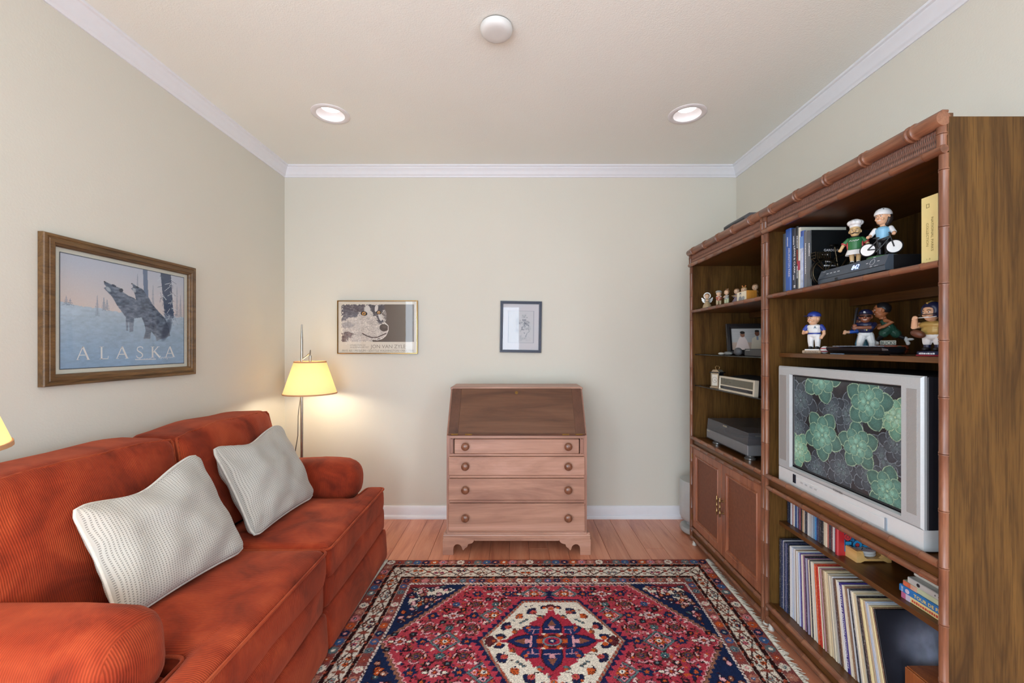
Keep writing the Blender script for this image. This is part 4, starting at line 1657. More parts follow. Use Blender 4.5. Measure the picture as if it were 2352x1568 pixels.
# --- husky poster on the back wall
M_GOLD = mat('gold_metal_frame', '#b08a55', .22, 1., var=.05)
r, M = picture('framed_poster', 'gold-framed poster of a husky face on the back wall by the floor lamp', (-1.056, YB - .002, 1.4775), .617, .410, (1, 0, 0), (0, 0, 1),
               [(0, 0), (0, .022), (.001, .024), (.005, .0245), (.007, .022), (.007, .006)], M_GOLD, .012)
cv = Canvas(.604, .397, .0022, '#d8d0c2')
WP = lambda x, y: ((x - 963) * .000406, (838 - y) * .000406)
cv.rect(*[WP(275, 0)[0], WP(1655, 0)[0]], WP(0, 1118)[1], WP(0, 405)[1], '#65584a')
art = (cv.U > WP(275, 0)[0]) & (cv.U < WP(1655, 0)[0]) & (cv.V > WP(0, 1118)[1]) & (cv.V < WP(0, 405)[1])
f1, f2 = cv.fbm(.03, 3, 4, 1.5, 1), cv.fbm(.008, 4, 3, 1, 2)
fade = np.clip((cv.U - .06) / .2, 0, 1)[..., None]
bgc = rgb('#5a4c44') * (1 - fade) + rgb('#6e6152') * fade
cv.c[art] = bgc[art]
keep = cv.c.copy()
head = [WP(*p) for p in [(275, 405), (1090, 405), (1110, 520), (1140, 600), (1125, 700), (1100, 750), (1165, 815), (1165, 900), (1120, 1000), (1050, 1060), (960, 1080), (870, 1070), (870, 1118), (275, 1118)]]
cv.poly(head, '#ff00ff')
m = np.abs(cv.c - rgb('#ff00ff')).sum(-1) < .01
t_ = np.clip((f1 * .6 + f2 * .7) * 1.3 - .3, 0, 1)[..., None]
cv.c = keep
fur = rgb('#a9a19c') * (1 - t_) + rgb('#d5cdc4') * t_
cv.c[m] = fur[m]
def blend(pts, c, a=1., noisy=.6):
    q = cv.c.copy()
    cv.poly([WP(*p) for p in pts], '#ff00ff')
    mm = (np.abs(cv.c - rgb('#ff00ff')).sum(-1) < .01) & m
    cv.c = q
    k = (a * np.clip(1 - noisy * (t_[..., 0] - .25), 0, 1))[..., None]
    cv.c = np.where(mm[..., None], cv.c * (1 - k) + rgb(c) * k, cv.c)
blend([(275, 405), (740, 405), (720, 500), (640, 560), (560, 640), (420, 660), (330, 720), (275, 760)], '#4a434c')
blend([(740, 405), (1090, 405), (1110, 520), (1060, 560), (960, 560), (1000, 660), (1090, 760), (1010, 780), (940, 700), (880, 580), (830, 520)], '#3f3a42', 1, .3)
blend([(275, 780), (420, 740), (520, 800), (430, 850), (300, 860)], '#8a8488', .7)
blend([(275, 960), (380, 930), (540, 960), (460, 1040), (330, 1118), (275, 1118)], '#5a4544', .9)
blend([(1060, 560), (1110, 560), (1135, 640), (1110, 700), (1080, 690)], '#574a4a')
ys_, xs_ = np.mgrid[0:cv.ny, 0:cv.nx]
wx, wy = (cv.fbm(.010, 21, 3) - .5) * 26, (cv.fbm(.010, 22, 3) - .5) * 14
wrp = cv.c[np.clip((ys_ + wy).astype(int), 0, cv.ny - 1), np.clip((xs_ + wx).astype(int), 0, cv.nx - 1)]
near = np.zeros_like(m)
near[:, :] = m
near &= art
cv.c = np.where(near[..., None], wrp, cv.c)
streak = cv.fbm(.012, 23, 4, 1.0, 3.0) * .5 + cv.fbm(.006, 24, 3, 2.5, 1.0) * .5
cv.c = np.where(m[..., None], np.clip(cv.c * (.62 + .78 * streak[..., None]), 0, 1), cv.c)
for e in ((775, 500, 48, 80, .15), (940, 480, 32, 70, -.15)):
    cv.ell(*WP(e[0], e[1]), e[2] * .000406, e[3] * .000406, '#cfcac6', e[4])
cv.ell(*WP(790, 600), .012, .018, '#c9c3bf', .3)
cv.ell(*WP(1010, 650), .010, .030, '#cfcac6', .35)
for x, y, w_ in ((705, 580, 1.2), (988, 560, 1.)):
    cv.ell(*WP(x, y), .022 * w_, .0145 * w_, '#241d1e', -.15)
    cv.ell(*WP(x - 3, y), .012 * w_, .011 * w_, '#c48d4a')
    cv.ell(*WP(x - 3, y), .005 * w_, .005 * w_, '#191214')
    cv.ell(*WP(x - 8, y - 8), .002, .002, '#ffffff')
cv.ell(*WP(1082, 850), .034, .028, '#4a3c36', -.2)
cv.ell(*WP(1095, 830), .020, .012, '#6a5a50', -.2, .6, .5)
cv.path([WP(*p) for p in [(680, 960), (760, 1005), (860, 1035), (960, 1030), (1060, 985), (1120, 960)]], .008, '#4c3833')
cv.path([WP(*p) for p in [(1100, 750), (1165, 815), (1165, 900), (1120, 1000), (1050, 1060), (960, 1080), (870, 1070)]], .004, '#eee8e2')
cv.build('printed_picture', r, M @ Vector((0, 0, .0135)), (1, 0, 0), (0, 0, 1), attr_mat('print', .55))
TX = mat('print_grey', '#857a6c', .6, var=.02)
for s, y, x0, x1, hgt in (('EXHIBITION OF', 1192, 440, 735, .011), ('ALASKAN ARTIST', 1232, 440, 800, .0115), ('JON VAN ZYLE', 1238, 828, 1495, .029), ('FRYE ART MUSEUM \u2022 SEATTLE WASHINGTON \u2022 MAY 1988', 1304, 290, 1645, .0165)):
    u0, v0 = WP(x0, y)
    u1, _ = WP(x1, y)
    text(r, 'lettering', s, hgt, M @ Vector((u0, v0, .0141)), (1, 0, 0), (0, 0, 1), TX, width=u1 - u0, align='L')
MB().box(-.301, .301, -.1975, .1975, .0165, .0175, 0, M).build('glass_pane', M_PANE, r)

# --- small pale drawing on the back wall
M_NAVY = mat('dark_blue_frame', '#3c4355', .45, var=.12, nscale=90)
tilt = math.radians(-.9)
r, M = picture('framed_drawing', 'small dark-framed pale drawing hanging above the slant-front desk', (.048, YB - .002, 1.4795), .319, .396, (math.cos(tilt), 0, math.sin(tilt)), (-math.sin(tilt), 0, math.cos(tilt)),
               [(0, 0), (0, .018), (.002, .021), (.010, .022), (.013, .018), (.019, .018), (.021, .014), (.021, .005)], M_NAVY, .004)
rt, up_ = (math.cos(tilt), 0, math.sin(tilt)), (-math.sin(tilt), 0, math.cos(tilt))
cv = Canvas(.279, .356, .0022, '#c5c4cb')
cv.rect(-.098, .100, -.125, .125, '#8b90a0')
cv.rect(-.095, .097, -.122, .122, '#c0c2c8')
f1 = cv.fbm(.03, 6, 5)
m = (np.abs(cv.U) < .09) & (np.abs(cv.V) < .11)
k = np.clip((f1 - .52) * 3.2, 0, .7) * np.exp(-((cv.U - .02) / .06) ** 2 - ((cv.V) / .08) ** 2)
cv.c = np.where(m[..., None], cv.c * (1 - k[..., None]) + rgb('#566070') * k[..., None], cv.c)
for i in range(60):
    u, v = rr.gauss(.03, .016), rr.gauss(.02, .035)
    cv.ell(u, v, rr.uniform(.002, .006), rr.uniform(.002, .008), rr.choice(['#6a7280', '#8a909c', '#505868']), rr.random() * 3, .6)
cv.path([(.020, .06), (.050, .03), (.062, .0), (.058, -.02), (.066, -.035), (.050, -.045), (.03, -.09)], .0035, '#7a8290', .7)
cv.build('printed_picture', r, M @ Vector((0, 0, .0055)), rt, up_, attr_mat('print', .55))
MB().box(-.139, .139, -.177, .177, .0085, .0095, 0, M).build('glass_pane', pane_mat('picture_glass_clear', .025), r)

# ================================================================== bamboo-trimmed wall units
M_CAB = wood('pecan_veneer', '#33200e', '#5e421f', '#725228', 'Z', 1.1, .5, .0, .9, .55, 0, .18)
M_CABY = wood('pecan_veneer_long', '#361e0d', '#613c1a', '#724820', 'Y', 1.1, .36, .12, .9, .5)
M_CABX = wood('pecan_veneer_deep', '#341c0d', '#5c371a', '#6f4521', 'X', 1.1, .34, .2, .9, .5)
M_BAM = wood('bamboo_turning', '#54301f', '#80523a', '#976a4e', 'Z', 2., .36, .12, .7, .3)
M_BAMY = wood('bamboo_turning_long', '#54301f', '#80523a', '#976a4e', 'Y', 2., .36, .15, .7, .3)
M_DOOR = wood('door_frame_wood', '#6a3a26', '#96593c', '#a96d4c', 'Z', 2., .34, .25, .7, .3)

def cane(name, pitch):
    t = NT(name)
    v = t.coords()
    sp = t.n('ShaderNodeSeparateXYZ')
    t.l(v, sp.inputs[0])
    a = t.math('SINE', t.math('MULTIPLY', t.math('ADD', sp.outputs[1], sp.outputs[2]), 2 * PI / pitch))
    b = t.math('SINE', t.math('MULTIPLY', t.math('SUBTRACT', sp.outputs[1], sp.outputs[2]), 2 * PI / pitch))
    h = t.math('ADD', t.math('MULTIPLY', t.math('MULTIPLY', a, b), .5), .5)
    nz = t.noise(v, 60, 3)
    c = t.mix(h, hx('#5c3020'), hx('#9c6144'))
    c = t.mix(.4, c, t.ramp(nz, [(.3, hx('#9a8a80')), (.7, (1, 1, 1))]), 'MULTIPLY')
    t.l(c, t.b.inputs['Base Color'])
    t.set(Roughness=.5)
    t.bump(h, .7, .0015)
    return t.m
M_CANE = cane('woven_cane', .0068)

def bamboo(p0, p1, r, nodes, style, n=12):
    """turned imitation bamboo: nodes are distances from p0; style single groove or double ring"""
    p0, p1 = Vector(p0), Vector(p1)
    d = (p1 - p0)
    L = d.length
    d.normalize()
    prof = [(0, r * .96), (.002, r)]
    for t in nodes:
        if style == 'double':
            prof += [(t - .020, r), (t - .014, r * 1.04), (t - .0105, r * 1.22), (t - .006, r * 1.22), (t - .003, r * .98), (t + .003, r * .98), (t + .006, r * 1.22), (t + .0105, r * 1.22), (t + .014, r * 1.04), (t + .020, r)]
        else:
            prof += [(t - .0055, r), (t - .003, r * 1.10), (t - .0009, r * 1.07), (t, r * .80), (t + .0009, r * 1.07), (t + .003, r * 1.10), (t + .0055, r)]
    prof += [(L - .002, r), (L, r * .96)]
    prof = [q for q in prof if 0 <= q[0] <= L]
    prof.sort(key=lambda q: q[0])
    b = MB()
    b.tube([p0 + d * t for t, _ in prof], [q for _, q in prof], n)
    return b

CX = 1.185            # front plane of the units
CBK = 1.640           # back of the units
CT = 1.978
Y0, Y1, Y2 = 1.157, 2.0015, 2.847

def wicker(mb, x, ya, yb, za, zb):
    """woven strands standing out of the frieze"""
    n = int((yb - ya) / .0013)
    m = 12
    def f(u, v):
        y = ya + (yb - ya) * u
        z = za + (zb - za) * v
        k = math.sin(y / .0060 * 2 * PI + 1.1 * math.sin(v * 5 * PI)) + .35 * math.sin(v * 6 * PI)
        return (x - .0014 * k - .0020, y, z)
    mb.grid(f, n, m)
    return mb

def unit(label, ya, yb):
    r = thing('wall_unit', label, 'wall unit', ((CX + CBK) / 2, (ya + yb) / 2, 0))
    P = lambda b, name, m, sm=30: b.build(name, m, r, sm, world=True)
    xf = CX + .006
    for a, b in ((ya, ya + .018), (yb - .018, yb)):
        P(MB().box(xf, CBK, a, b, .028, CT - .018, .0008), 'side_panel', M_CAB)
    P(MB().box(CBK - .012, CBK - .001, ya + .018, yb - .018, .03, CT - .03), 'back_panel', M_CAB)
    P(MB().box(xf + .002, CBK - .012, ya + .018, yb - .018, 1.868, 1.886), 'top_board', M_CABY)
    P(MB().box(xf + .002, CBK - .012, ya + .018, yb - .018, CT - .030, CT - .018), 'cabinet_top', M_CABY)
    # cornice
    L = yb - ya
    P(MB().box(xf - .004, xf + .012, ya + .001, yb - .001, 1.866, CT - .008), 'frieze_board', M_CABY)
    P(bamboo((CX - .009, ya + .0006, CT - .0225), (CX - .009, yb - .0006, CT - .0225), .0205, [L * (k + .5) / 5 + .02 * (2 - k) * 0 for k in range(5)], 'double', 16), 'cornice_rail', M_BAMY, 40)
    P(MB().box(CX - .012, xf + .001, ya + .0006, yb - .0006, CT - .006, CT + .002, .002), 'cornice_fillet', M_BAMY)
    P(wicker(MB(), xf - .005, ya + .024, yb - .024, 1.882, CT - .040), 'wicker_frieze', M_WICK, 60)
    P(bamboo((CX - .006, ya + .0006, 1.872), (CX - .006, yb - .0006, 1.872), .0125, [L * (k + .5) / 8 for k in range(8)], 'single', 12), 'cornice_moulding', M_BAMY, 40)
    for a in (ya + .012, yb - .012):
        P(bamboo((CX - .003, a, 1.880), (CX - .003, a, CT - .038), .0115, [.035], 'single', 10), 'cornice_post', M_BAM, 40)
    # uprights
    nn = [.06 + .157 * k for k in range(12)]
    for a in (ya + .0115, yb - .0115):
        P(bamboo((CX + .003, a, .03), (CX + .003, a, 1.862), .0112, nn, 'single', 12), 'upright', M_BAM, 40)
    # plinth
    P(MB().box(xf + .002, xf + .016, ya + .018, yb - .018, .032, .128), 'plinth_board', M_CABY)
    for z in (.118, .058):
        P(bamboo((CX + .001, ya + .022, z), (CX + .001, yb - .022, z), .0115, [(L - .044) * (k + .5) / 8 for k in range(8)], 'single', 12), 'plinth_moulding', M_BAMY, 40)
    P(MB().box(xf + .004, CBK - .012, ya + .018, yb - .018, .108, .124), 'bottom_board', M_CABY)
    for a in (ya + .02, yb - .02):
        for xx in (CX + .018, CBK - .03):
            P(MB().lathe([(.013, 0), (.014, .006), (.010, .012), (.010, .031)], 14, Matrix.Translation((xx, a, 0))), 'foot', M_GLIDE, 40)
    # middle deck with two turned edges
    P(MB().box(xf + .004, CBK - .012, ya + .018, yb - .018, .703, .720), 'deck', M_CABY)
    P(MB().box(xf + .002, xf + .016, ya + .018, yb - .018, .664, .722), 'deck_fascia', M_CABY)
    for z, rd in ((.722, .0118), (.670, .0105)):
        P(bamboo((CX + .001, ya + .022, z), (CX + .001, yb - .022, z), rd, [(L - .044) * (k + .5) / 8 for k in range(8)], 'single', 12), 'deck_moulding', M_BAMY, 40)
    # upper shelf with turned front edge and the cleat under it
    P(MB().box(xf + .004, CBK - .012, ya + .018, yb - .018, 1.553, 1.572), 'shelf', M_CABY)
    P(bamboo((CX + .004, ya + .022, 1.5615), (CX + .004, yb - .022, 1.5615), .0100, [(L - .044) * (k + .5) / 8 for k in range(8)], 'single', 12), 'shelf_edge', M_BAMY, 40)
    P(MB().box(1.572, CBK - .012, ya + .018, yb - .018, 1.518, 1.553), 'cleat', M_CABY)
    return r, P

def weave(name):
    t = NT(name)
    v = t.coords()
    sp = t.n('ShaderNodeSeparateXYZ')
    t.l(v, sp.inputs[0])
    a = t.math('SINE', t.math('MULTIPLY', sp.outputs[1], 2 * PI / .0060))
    b = t.math('SINE', t.math('MULTIPLY', sp.outputs[2], 2 * PI / .018))
    h = t.math('ADD', t.math('MULTIPLY', t.math('ADD', a, t.math('MULTIPLY', b, .5)), .33), .5)
    c = t.ramp(h, [(.10, hx('#3c2418')), (.45, hx('#7a5040')), (.9, hx('#96705c'))])
    c = t.mix(.35, c, t.ramp(t.noise(v, 90, 3), [(.3, hx('#b0a498')), (.7, (1, 1, 1))]), 'MULTIPLY')
    t.l(c, t.b.inputs['Base Color'])
    t.set(Roughness=.45)
    return t.m

M_GLIDE = mat('pale_glide', '#c9c2b8', .4)
M_WICK = weave('wicker_strands')

UL, PL = unit('brown bamboo-trimmed wall unit with glass shelves and two cane doors', Y1 + .0005, Y2)
UR, PR = unit('brown bamboo-trimmed wall unit holding the television and records', Y0, Y1 - .0005)

# glass shelves of the far unit
t = NT('smoked_glass_shelf')
t.set(Roughness=.03)
t.b.inputs['Base Color'].default_value = (.02, .025, .028, 1)
t.b.inputs['Alpha'].default_value = .62
t.b.inputs['Specular IOR Level'].default_value = .6
M_GSH = t.m
for z in (1.272, 1.066):
    PL(MB().box(CX + .022, CBK - .014, Y1 + .019, Y2 - .0185, z, z + .006, .001), 'glass_shelf', M_GSH)
# cane doors
dz0, dz1 = .131, .657
ym = (Y1 + Y2) / 2
for a, b, hs in ((ym + .0015, Y2 - .024, 1), (Y1 + .024, ym - .0015, -1)):
    w, h = b - a, dz1 - dz0
    c = (CX + .0085, (a + b) / 2, (dz0 + dz1) / 2)
    M = axis_xf(c, (0, -1, 0), (0, 0, 1))
    bb = MB()
    frame_sweep(bb, w, h, [(0, -.012), (0, .003), (.002, .005), (.040, .005), (.043, .002), (.047, .002), (.049, .006), (.054, .006), (.056, .001), (.060, .001), (.061, -.003), (.061, -.012), (0, -.012)], M)
    dr = PL(bb, 'door', M_DOOR, 25)
    pb = MB().box(-w / 2 + .060, w / 2 - .060, -h / 2 + .060, h / 2 - .060, -.008, -.003, 0, M)
    pb.shift(UL.location)
    pb.build('cane_panel', M_CANE, dr)
    hb = MB()
    yy = ym + hs * .018
    zc = .412
    xh = CX - .016
    for q in (0,):
        hb.tube([(xh, yy, zc - .055), (xh, yy, zc - .050), (xh, yy, zc - .038), (xh, yy, zc - .034), (xh, yy, zc - .030), (xh, yy, zc - .004), (xh, yy, zc), (xh, yy, zc + .004), (xh, yy, zc + .030), (xh, yy, zc + .034), (xh, yy, zc + .038), (xh, yy, zc + .050), (xh, yy, zc + .055)],
                [.0035, .0052, .0044, .0066, .0044, .0044, .0064, .0044, .0044, .0066, .0044, .0052, .0035], 10)
        for s in (-1, 1):
            hb.tube([(xh, yy, zc + s * .034), (CX + .005, yy, zc + s * .034)], [.004, .004], 8)
            hb.tube([(CX + .002, yy, zc + s * .034), (CX + .0045, yy, zc + s * .034)], [.008, .008], 10)
    hb.shift(UL.location)
    hb.build('handle', mat('brass_pull', '#a08258', .3, .9, var=.12, nscale=80), dr, 50)
    for hz in (dz0 + .06, dz1 - .06):
        hy = b + .001 if hs > 0 else a - .001
        k = MB().tube([(CX + .001, hy, hz - .018), (CX + .001, hy, hz + .018)], .0032, 8)
        k.shift(UL.location)
        k.build('hinge', M_BRASS, dr, 40)
# inset plain shelves of the near unit
for z in (1.280, .494):
    PR(MB().box(1.241, CBK - .014, Y0 + .0185, Y1 - .019, z, z + .0185, .001), 'plain_shelf', M_CABY)

# ================================================================== things on the shelves
SH1, SH2, SH3, DECK, BOT = 1.5722, 1.2987, .5127, .7202, .1242     # near unit: upper shelf, plain shelf, lower shelf, deck, bottom
G1, G2 = 1.2782, 1.0722                                            # far unit: glass shelves
FR = -PI / 2        # local -Y (front) turned to face the room
RT, UPV = (0, -1, 0), (0, 0, 1)   # reading directions on a surface that faces the room

def fuse(o, voxel, keep_sharp=False):
    """melt overlapping lumps of one part into a single continuous skin"""
    m = o.modifiers.new('skin', 'REMESH')
    m.mode = 'VOXEL'
    m.voxel_size = voxel
    m.use_smooth_shade = True
    s = o.modifiers.new('soft', 'SMOOTH')
    s.factor = .5
    s.iterations = 2
    dg = bpy.context.evaluated_depsgraph_get()
    dg.update()
    me = bpy.data.meshes.new_from_object(o.evaluated_get(dg))
    o.modifiers.clear()
    old = o.data
    o.data = me
    bpy.data.meshes.remove(old)
    return o

def limb(mb, pts, rs, n=8):
    mb.tube(pts, rs, n)
    mb.ell(pts[0], rs[0], 8, 6)
    mb.ell(pts[-1], rs[-1], 8, 6)
    return mb

def marks(parent, name, n, w, h, origin, right, up, m, seed=1):
    """a line of print too small to read: short strokes of uneven width"""
    rg = random.Random(seed)
    M = axis_xf(origin, right, up)
    ws = [rg.uniform(.5, 1.2) for _ in range(n)]
    k = w / (sum(ws) + .35 * n)
    b = MB()
    x = 0
    for q in ws:
        hh = h * rg.uniform(.75, 1)
        b.box(x, x + q * k, 0, hh, 0, .0003, 0, M)
        x += (q + .35) * k
    o = b.build(name, m, parent, None)
    o['kind'] = 'stuff'
    return o

# ------------------------------------------------------------------ television
TVX, TY0, TY1, TZ0, TZ1 = 1.198, 1.241, 1.921, DECK, 1.242
tv = thing('television', 'silver box television showing green succulents on its screen', 'television', (TVX + .2, (TY0 + TY1) / 2, TZ0))
M_SIL = mat('tv_silver', '#b0b4b6', .38, .15, var=.03, nscale=200)
M_SILL = mat('tv_pale_silver', '#cfd2d3', .4, .1, var=.02)
M_BLK = mat('black_plastic', '#1c1b1f', .45, var=.1)
M_DKP = mat('dark_plastic', '#2a2b30', .4, var=.08)
W = lambda mb, name, m, sm=30, p=tv: mb.build(name, m, tv, sm, world=True)
SY0, SY1, SZ0, SZ1 = 1.321, 1.830, .818, 1.199
# front shell as a frame round the tube
yc, zc = (TY0 + TY1) / 2, (TZ0 + .072 + TZ1) / 2
def front_face(mb, y0, y1, z0, z1, sy0, sy1, sz0, sz1, x0, x1, xi):
    o = [(y0, z0), (y1, z0), (y1, z1), (y0, z1)]
    q = [(sy0, sz0), (sy1, sz0), (sy1, sz1), (sy0, sz1)]
    b = .006
    oo = [(y0 + b, z0 + b), (y1 - b, z0 + b), (y1 - b, z1 - b), (y0 + b, z1 - b)]
    qq = [(sy0 - .004, sz0 - .004), (sy1 + .004, sz0 - .004), (sy1 + .004, sz1 + .004), (sy0 - .004, sz1 + .004)]
    rings = [[(x1, a, c) for a, c in o], [(x0 + b, a, c) for a, c in o], [(x0, a, c) for a, c in oo], [(x0, a, c) for a, c in qq], [(xi, a, c) for a, c in q]]
    vs_ = [p for r_ in rings for p in r_]
    fs = [(i * 4 + k, i * 4 + (k + 1) % 4, i * 4 + 4 + (k + 1) % 4, i * 4 + 4 + k) for i in range(4) for k in range(4)]
    return mb.add(vs_, fs)
fs_ = W(front_face(MB(), TY0, TY1, TZ0 + .068, TZ1, SY0 - .008, SY1 + .008, SZ0 - .010, SZ1 + .006, TVX, TVX + .014, TVX + .012), 'front_bezel', M_SIL, 25)
W(front_face(MB(), SY0 - .008, SY1 + .008, SZ0 - .010, SZ1 + .006, SY0, SY1, SZ0, SZ1, TVX + .0105, TVX + .02, TVX + .016), 'screen_surround', M_BLK, 25)
# lower panel, curving up at both ends, with a flap, buttons and sensor window
pn = []
for k in range(21):
    t_ = k / 20
    pn.append((TY1 - (TY1 - TY0) * t_, TZ0 + .006 - .006 * math.sin(PI * t_)))
poly = [(a, max(TZ0, b)) for a, b in pn] + [(TY0, TZ0 + .068), (TY1, TZ0 + .068)]
lp = W(MB().prism(poly, lambda a, b, t: (t, a, b), TVX + .004, TVX + .05), 'lower_panel', M_SILL)
def sub(mb, name, m, par=lp):
    mb.shift(tv.location)
    return mb.build(name, m, par)
sub(MB().box(TVX + .001, TVX + .005, 1.37, 1.80, TZ0 + .017, TZ0 + .050, .001), 'flap_door', M_SILL)
sub(MB().box(TVX + .0005, TVX + .0045, 1.362, 1.369, TZ0 + .014, TZ0 + .055), 'flap_edge', mat('flap_edge_grey', '#8b97a3', .3))
sub(MB().box(TVX + .002, TVX + .0045, 1.805, 1.822, TZ0 + .024, TZ0 + .060), 'sensor_window', mat('sensor_dark', '#14202e', .15))
for k in range(4):
    y = 1.762 - k * .027
    sub(MB().box(TVX - .0006, TVX + .002, y - .008, y + .008, TZ0 + .036, TZ0 + .043, .0008), 'button', M_SIL)
# speaker grilles
t = NT('speaker_mesh')
v = t.coords()
sp = t.n('ShaderNodeSeparateXYZ')
t.l(v, sp.inputs[0])
h = t.math('MULTIPLY', t.math('SINE', t.math('MULTIPLY', sp.outputs[1], 2 * PI / .004)), t.math('SINE', t.math('MULTIPLY', sp.outputs[2], 2 * PI / .004)))
t.l(t.mix(t.math('ADD', t.math('MULTIPLY', h, .5), .5), hx('#7f7d7b'), hx('#a9a7a4')), t.b.inputs['Base Color'])
t.set(Roughness=.5)
t.bump(h, .5, .001)
for a, b in ((TY0 + .016, SY0 - .030), (SY1 + .030, TY1 - .012)):
    W(MB().box(TVX - .0012, TVX + .006, a, b, TZ0 + .105, TZ1 - .040, .001), 'speaker_grille', t.m)
W(MB().prism([(TVX + .033, TY0 + .001), (TVX + .033, TY1 - .001), (TVX + .20, TY1 - .012), (TVX + .38, TY1 - .15), (TVX + .38, TY0 + .15), (TVX + .20, TY0 + .012)], lambda a, b, t_: (a, b, t_), TZ0 + .004, TZ1 - .004), 'cabinet_body', mat('tv_black_body', '#201f26', .5, var=.05))
W(front_face(MB(), TY0 + .001, TY1 - .001, TZ0 + .004, TZ1 - .003, SY0 - .02, SY1 + .02, SZ0 - .02, SZ1 + .02, TVX + .0142, TVX + .034, TVX + .034), 'rear_rim', mat('tv_black_body', '#201f26', .5, var=.05), 25)
# screen picture: rosettes of succulents
cv = Canvas(SY1 - SY0, SZ1 - SZ0, .0018, '#34363c')
f1 = cv.fbm(.06, 8, 4)
cv.c = np.clip(rgb('#2e3036') + (f1[..., None] - .5) * .25, 0, 1)
rr = random.Random(21)
def leafy(u, v, a, L, wd, fill, rim):
    def pts(k):
        out = []
        for i in range(17):
            s_ = i / 16
            w_ = wd * k * (math.sin(PI * min(1, s_ ** 1.45)) ** .72) * (1 if s_ < .95 else .55)
            out.append((s_ * L * (.985 if k < 1 else 1) , w_))
        full = out + [(x, -y) for x, y in reversed(out)]
        return [(u + x * math.cos(a) - y * math.sin(a), v + x * math.sin(a) + y * math.cos(a)) for x, y in full]
    cv.poly(pts(1.), rim)
    cv.poly(pts(.90), fill)
    lt = np.clip(rgb(fill) * 1.22, 0, 1)
    cv.ell(u + L * .62 * math.cos(a), v + L * .62 * math.sin(a), L * .26, wd * .5, lt, a, .65, .6)
def rosette_p(u, v, R, tone):
    pal_ = {'g': ['#51786f', '#618c80', '#74a392', '#8fc0ac'], 'b': ['#3b434c', '#465059', '#525e66', '#5f6f74'], 'l': ['#6b9683', '#7ca88f', '#90b99f', '#aacdb4']}[tone]
    rim = {'g': '#bcd8b4', 'b': '#8e98a4', 'l': '#d5e6b8'}[tone]
    ph = rr.random() * 6
    for ring_, (n_, k, w_) in enumerate(((5, 1., .34), (5, .72, .28), (5, .46, .21), (4, .26, .13))):
        for i in range(n_):
            a = ph + ring_ * .55 + 2 * PI * i / n_
            leafy(u + .04 * R * math.cos(a), v + .04 * R * math.sin(a), a, R * k, R * w_, pal_[min(3, ring_)], rim)
    cv.ell(u, v, R * .10, R * .10, pal_[2])
    cv.ell(u, v, R * .05, R * .05, rim)
for u, v, R, tn in ((.193, -.047, .085, 'b'), (-.120, -.171, .075, 'b'), (.007, -.134, .080, 'b'), (.044, .071, .085, 'b'), (.133, -.12, .08, 'b'), (-.216, .093, .10, 'b'), (.153, .188, .07, 'b'), (-.04, .08, .07, 'b'), (.235, .01, .07, 'b'), (-.235, -.03, .07, 'b'),
                 (-.099, .200, .105, 'g'), (-.232, -.117, .080, 'l'), (.228, .095, .075, 'l'), (.081, -.031, .088, 'g'), (-.091, -.029, .100, 'g'), (.125, .128, .098, 'g'), (.200, -.150, .085, 'g')):
    rosette_p(u, v, R, tn)
cv.speckle(.06)
cv.c = np.clip(cv.c * .92 + .06 * cv.fbm(.15, 12, 2)[..., None], 0, 1)
M = axis_xf((TVX + .0155, (SY0 + SY1) / 2, (SZ0 + SZ1) / 2), RT, UPV)
W(MB().box(TVX + .017, TVX + .03, SY0 - .004, SY1 + .004, SZ0 - .004, SZ1 + .004), 'picture_tube', M_BLK)
cv.build('screen', tv, M.translation, RT, UPV, attr_mat('lit_screen', .12, .62, .5), world=True)
text(tv, 'brand_lettering', 'TOSHIBA', .0085, (TVX - .0008, 1.565, SZ0 - .030), RT, UPV, mat('brand_dark', '#4a4a4c', .4), world=True, bold=.01)

# ------------------------------------------------------------------ cable box with clock
cb = thing('cable_box', 'dark cable box with glowing blue digits under the figurines', 'cable box', (1.355, 1.537, SH1), math.radians(-2.6))
bw, bd, bh = .326, .26, .060
# local frame: x = room's depth, y = along the shelf
MB().box(-bd / 2 + .008, bd / 2, -bw / 2 + .002, bw / 2 - .002, .006, bh, .003).build('casing', mat('cable_box_black', '#17171b', .35, var=.08), cb)
fb = MB()
fb.prism([(-bd / 2 - .006, .008), (-bd / 2 - .008, bh * .42), (-bd / 2 + .006, bh), (-bd / 2 + .02, bh), (-bd / 2 + .02, .008)], lambda a, b, t_: (a, t_, b), -bw / 2, bw / 2)
fp_ = fb.build('front_panel', mat('cable_box_front', '#49525e', .3, .2, var=.05), cb)
Mf = lambda y, z: (-bd / 2 - .0085 + max(0, (z - bh * .42)) / (bh * .58) * .014 - .0008, y, z)
upf = Vector((.014, 0, bh * .58)).normalized()
MB().box(-bd / 2 - .0088, -bd / 2 - .004, -bw / 2 + .001, bw / 2 - .001, bh * .40, bh * .425).build('seam', M_BLK, fp_)
t = NT('blue_digits')
t.b.inputs['Emission Color'].default_value = (.25, .42, 1, 1)
t.b.inputs['Emission Strength'].default_value = 3.2
text(fp_, 'clock_digits', '842', .019, Mf(-.030, bh * .56), RT, upf, t.m, width=.034, bold=.01)
M_WT = mat('printed_white', '#d5dae0', .5, var=.02)
for k in range(4):
    y = .115 - .020 * k
    q = Mf(y, bh * .70)
    MB().box(q[0] - .0004, q[0] + .002, y - .005, y + .005, q[2] - .0009, q[2] + .0009).build('key_mark', M_WT, fp_)
kp = Mf(-.105, bh * .73)
MB().lathe([(.010, 0), (.0108, .0004), (.010, .0008)], 20, axis_xf(kp, RT, upf), caps=False).build('key_ring', M_WT, fp_)
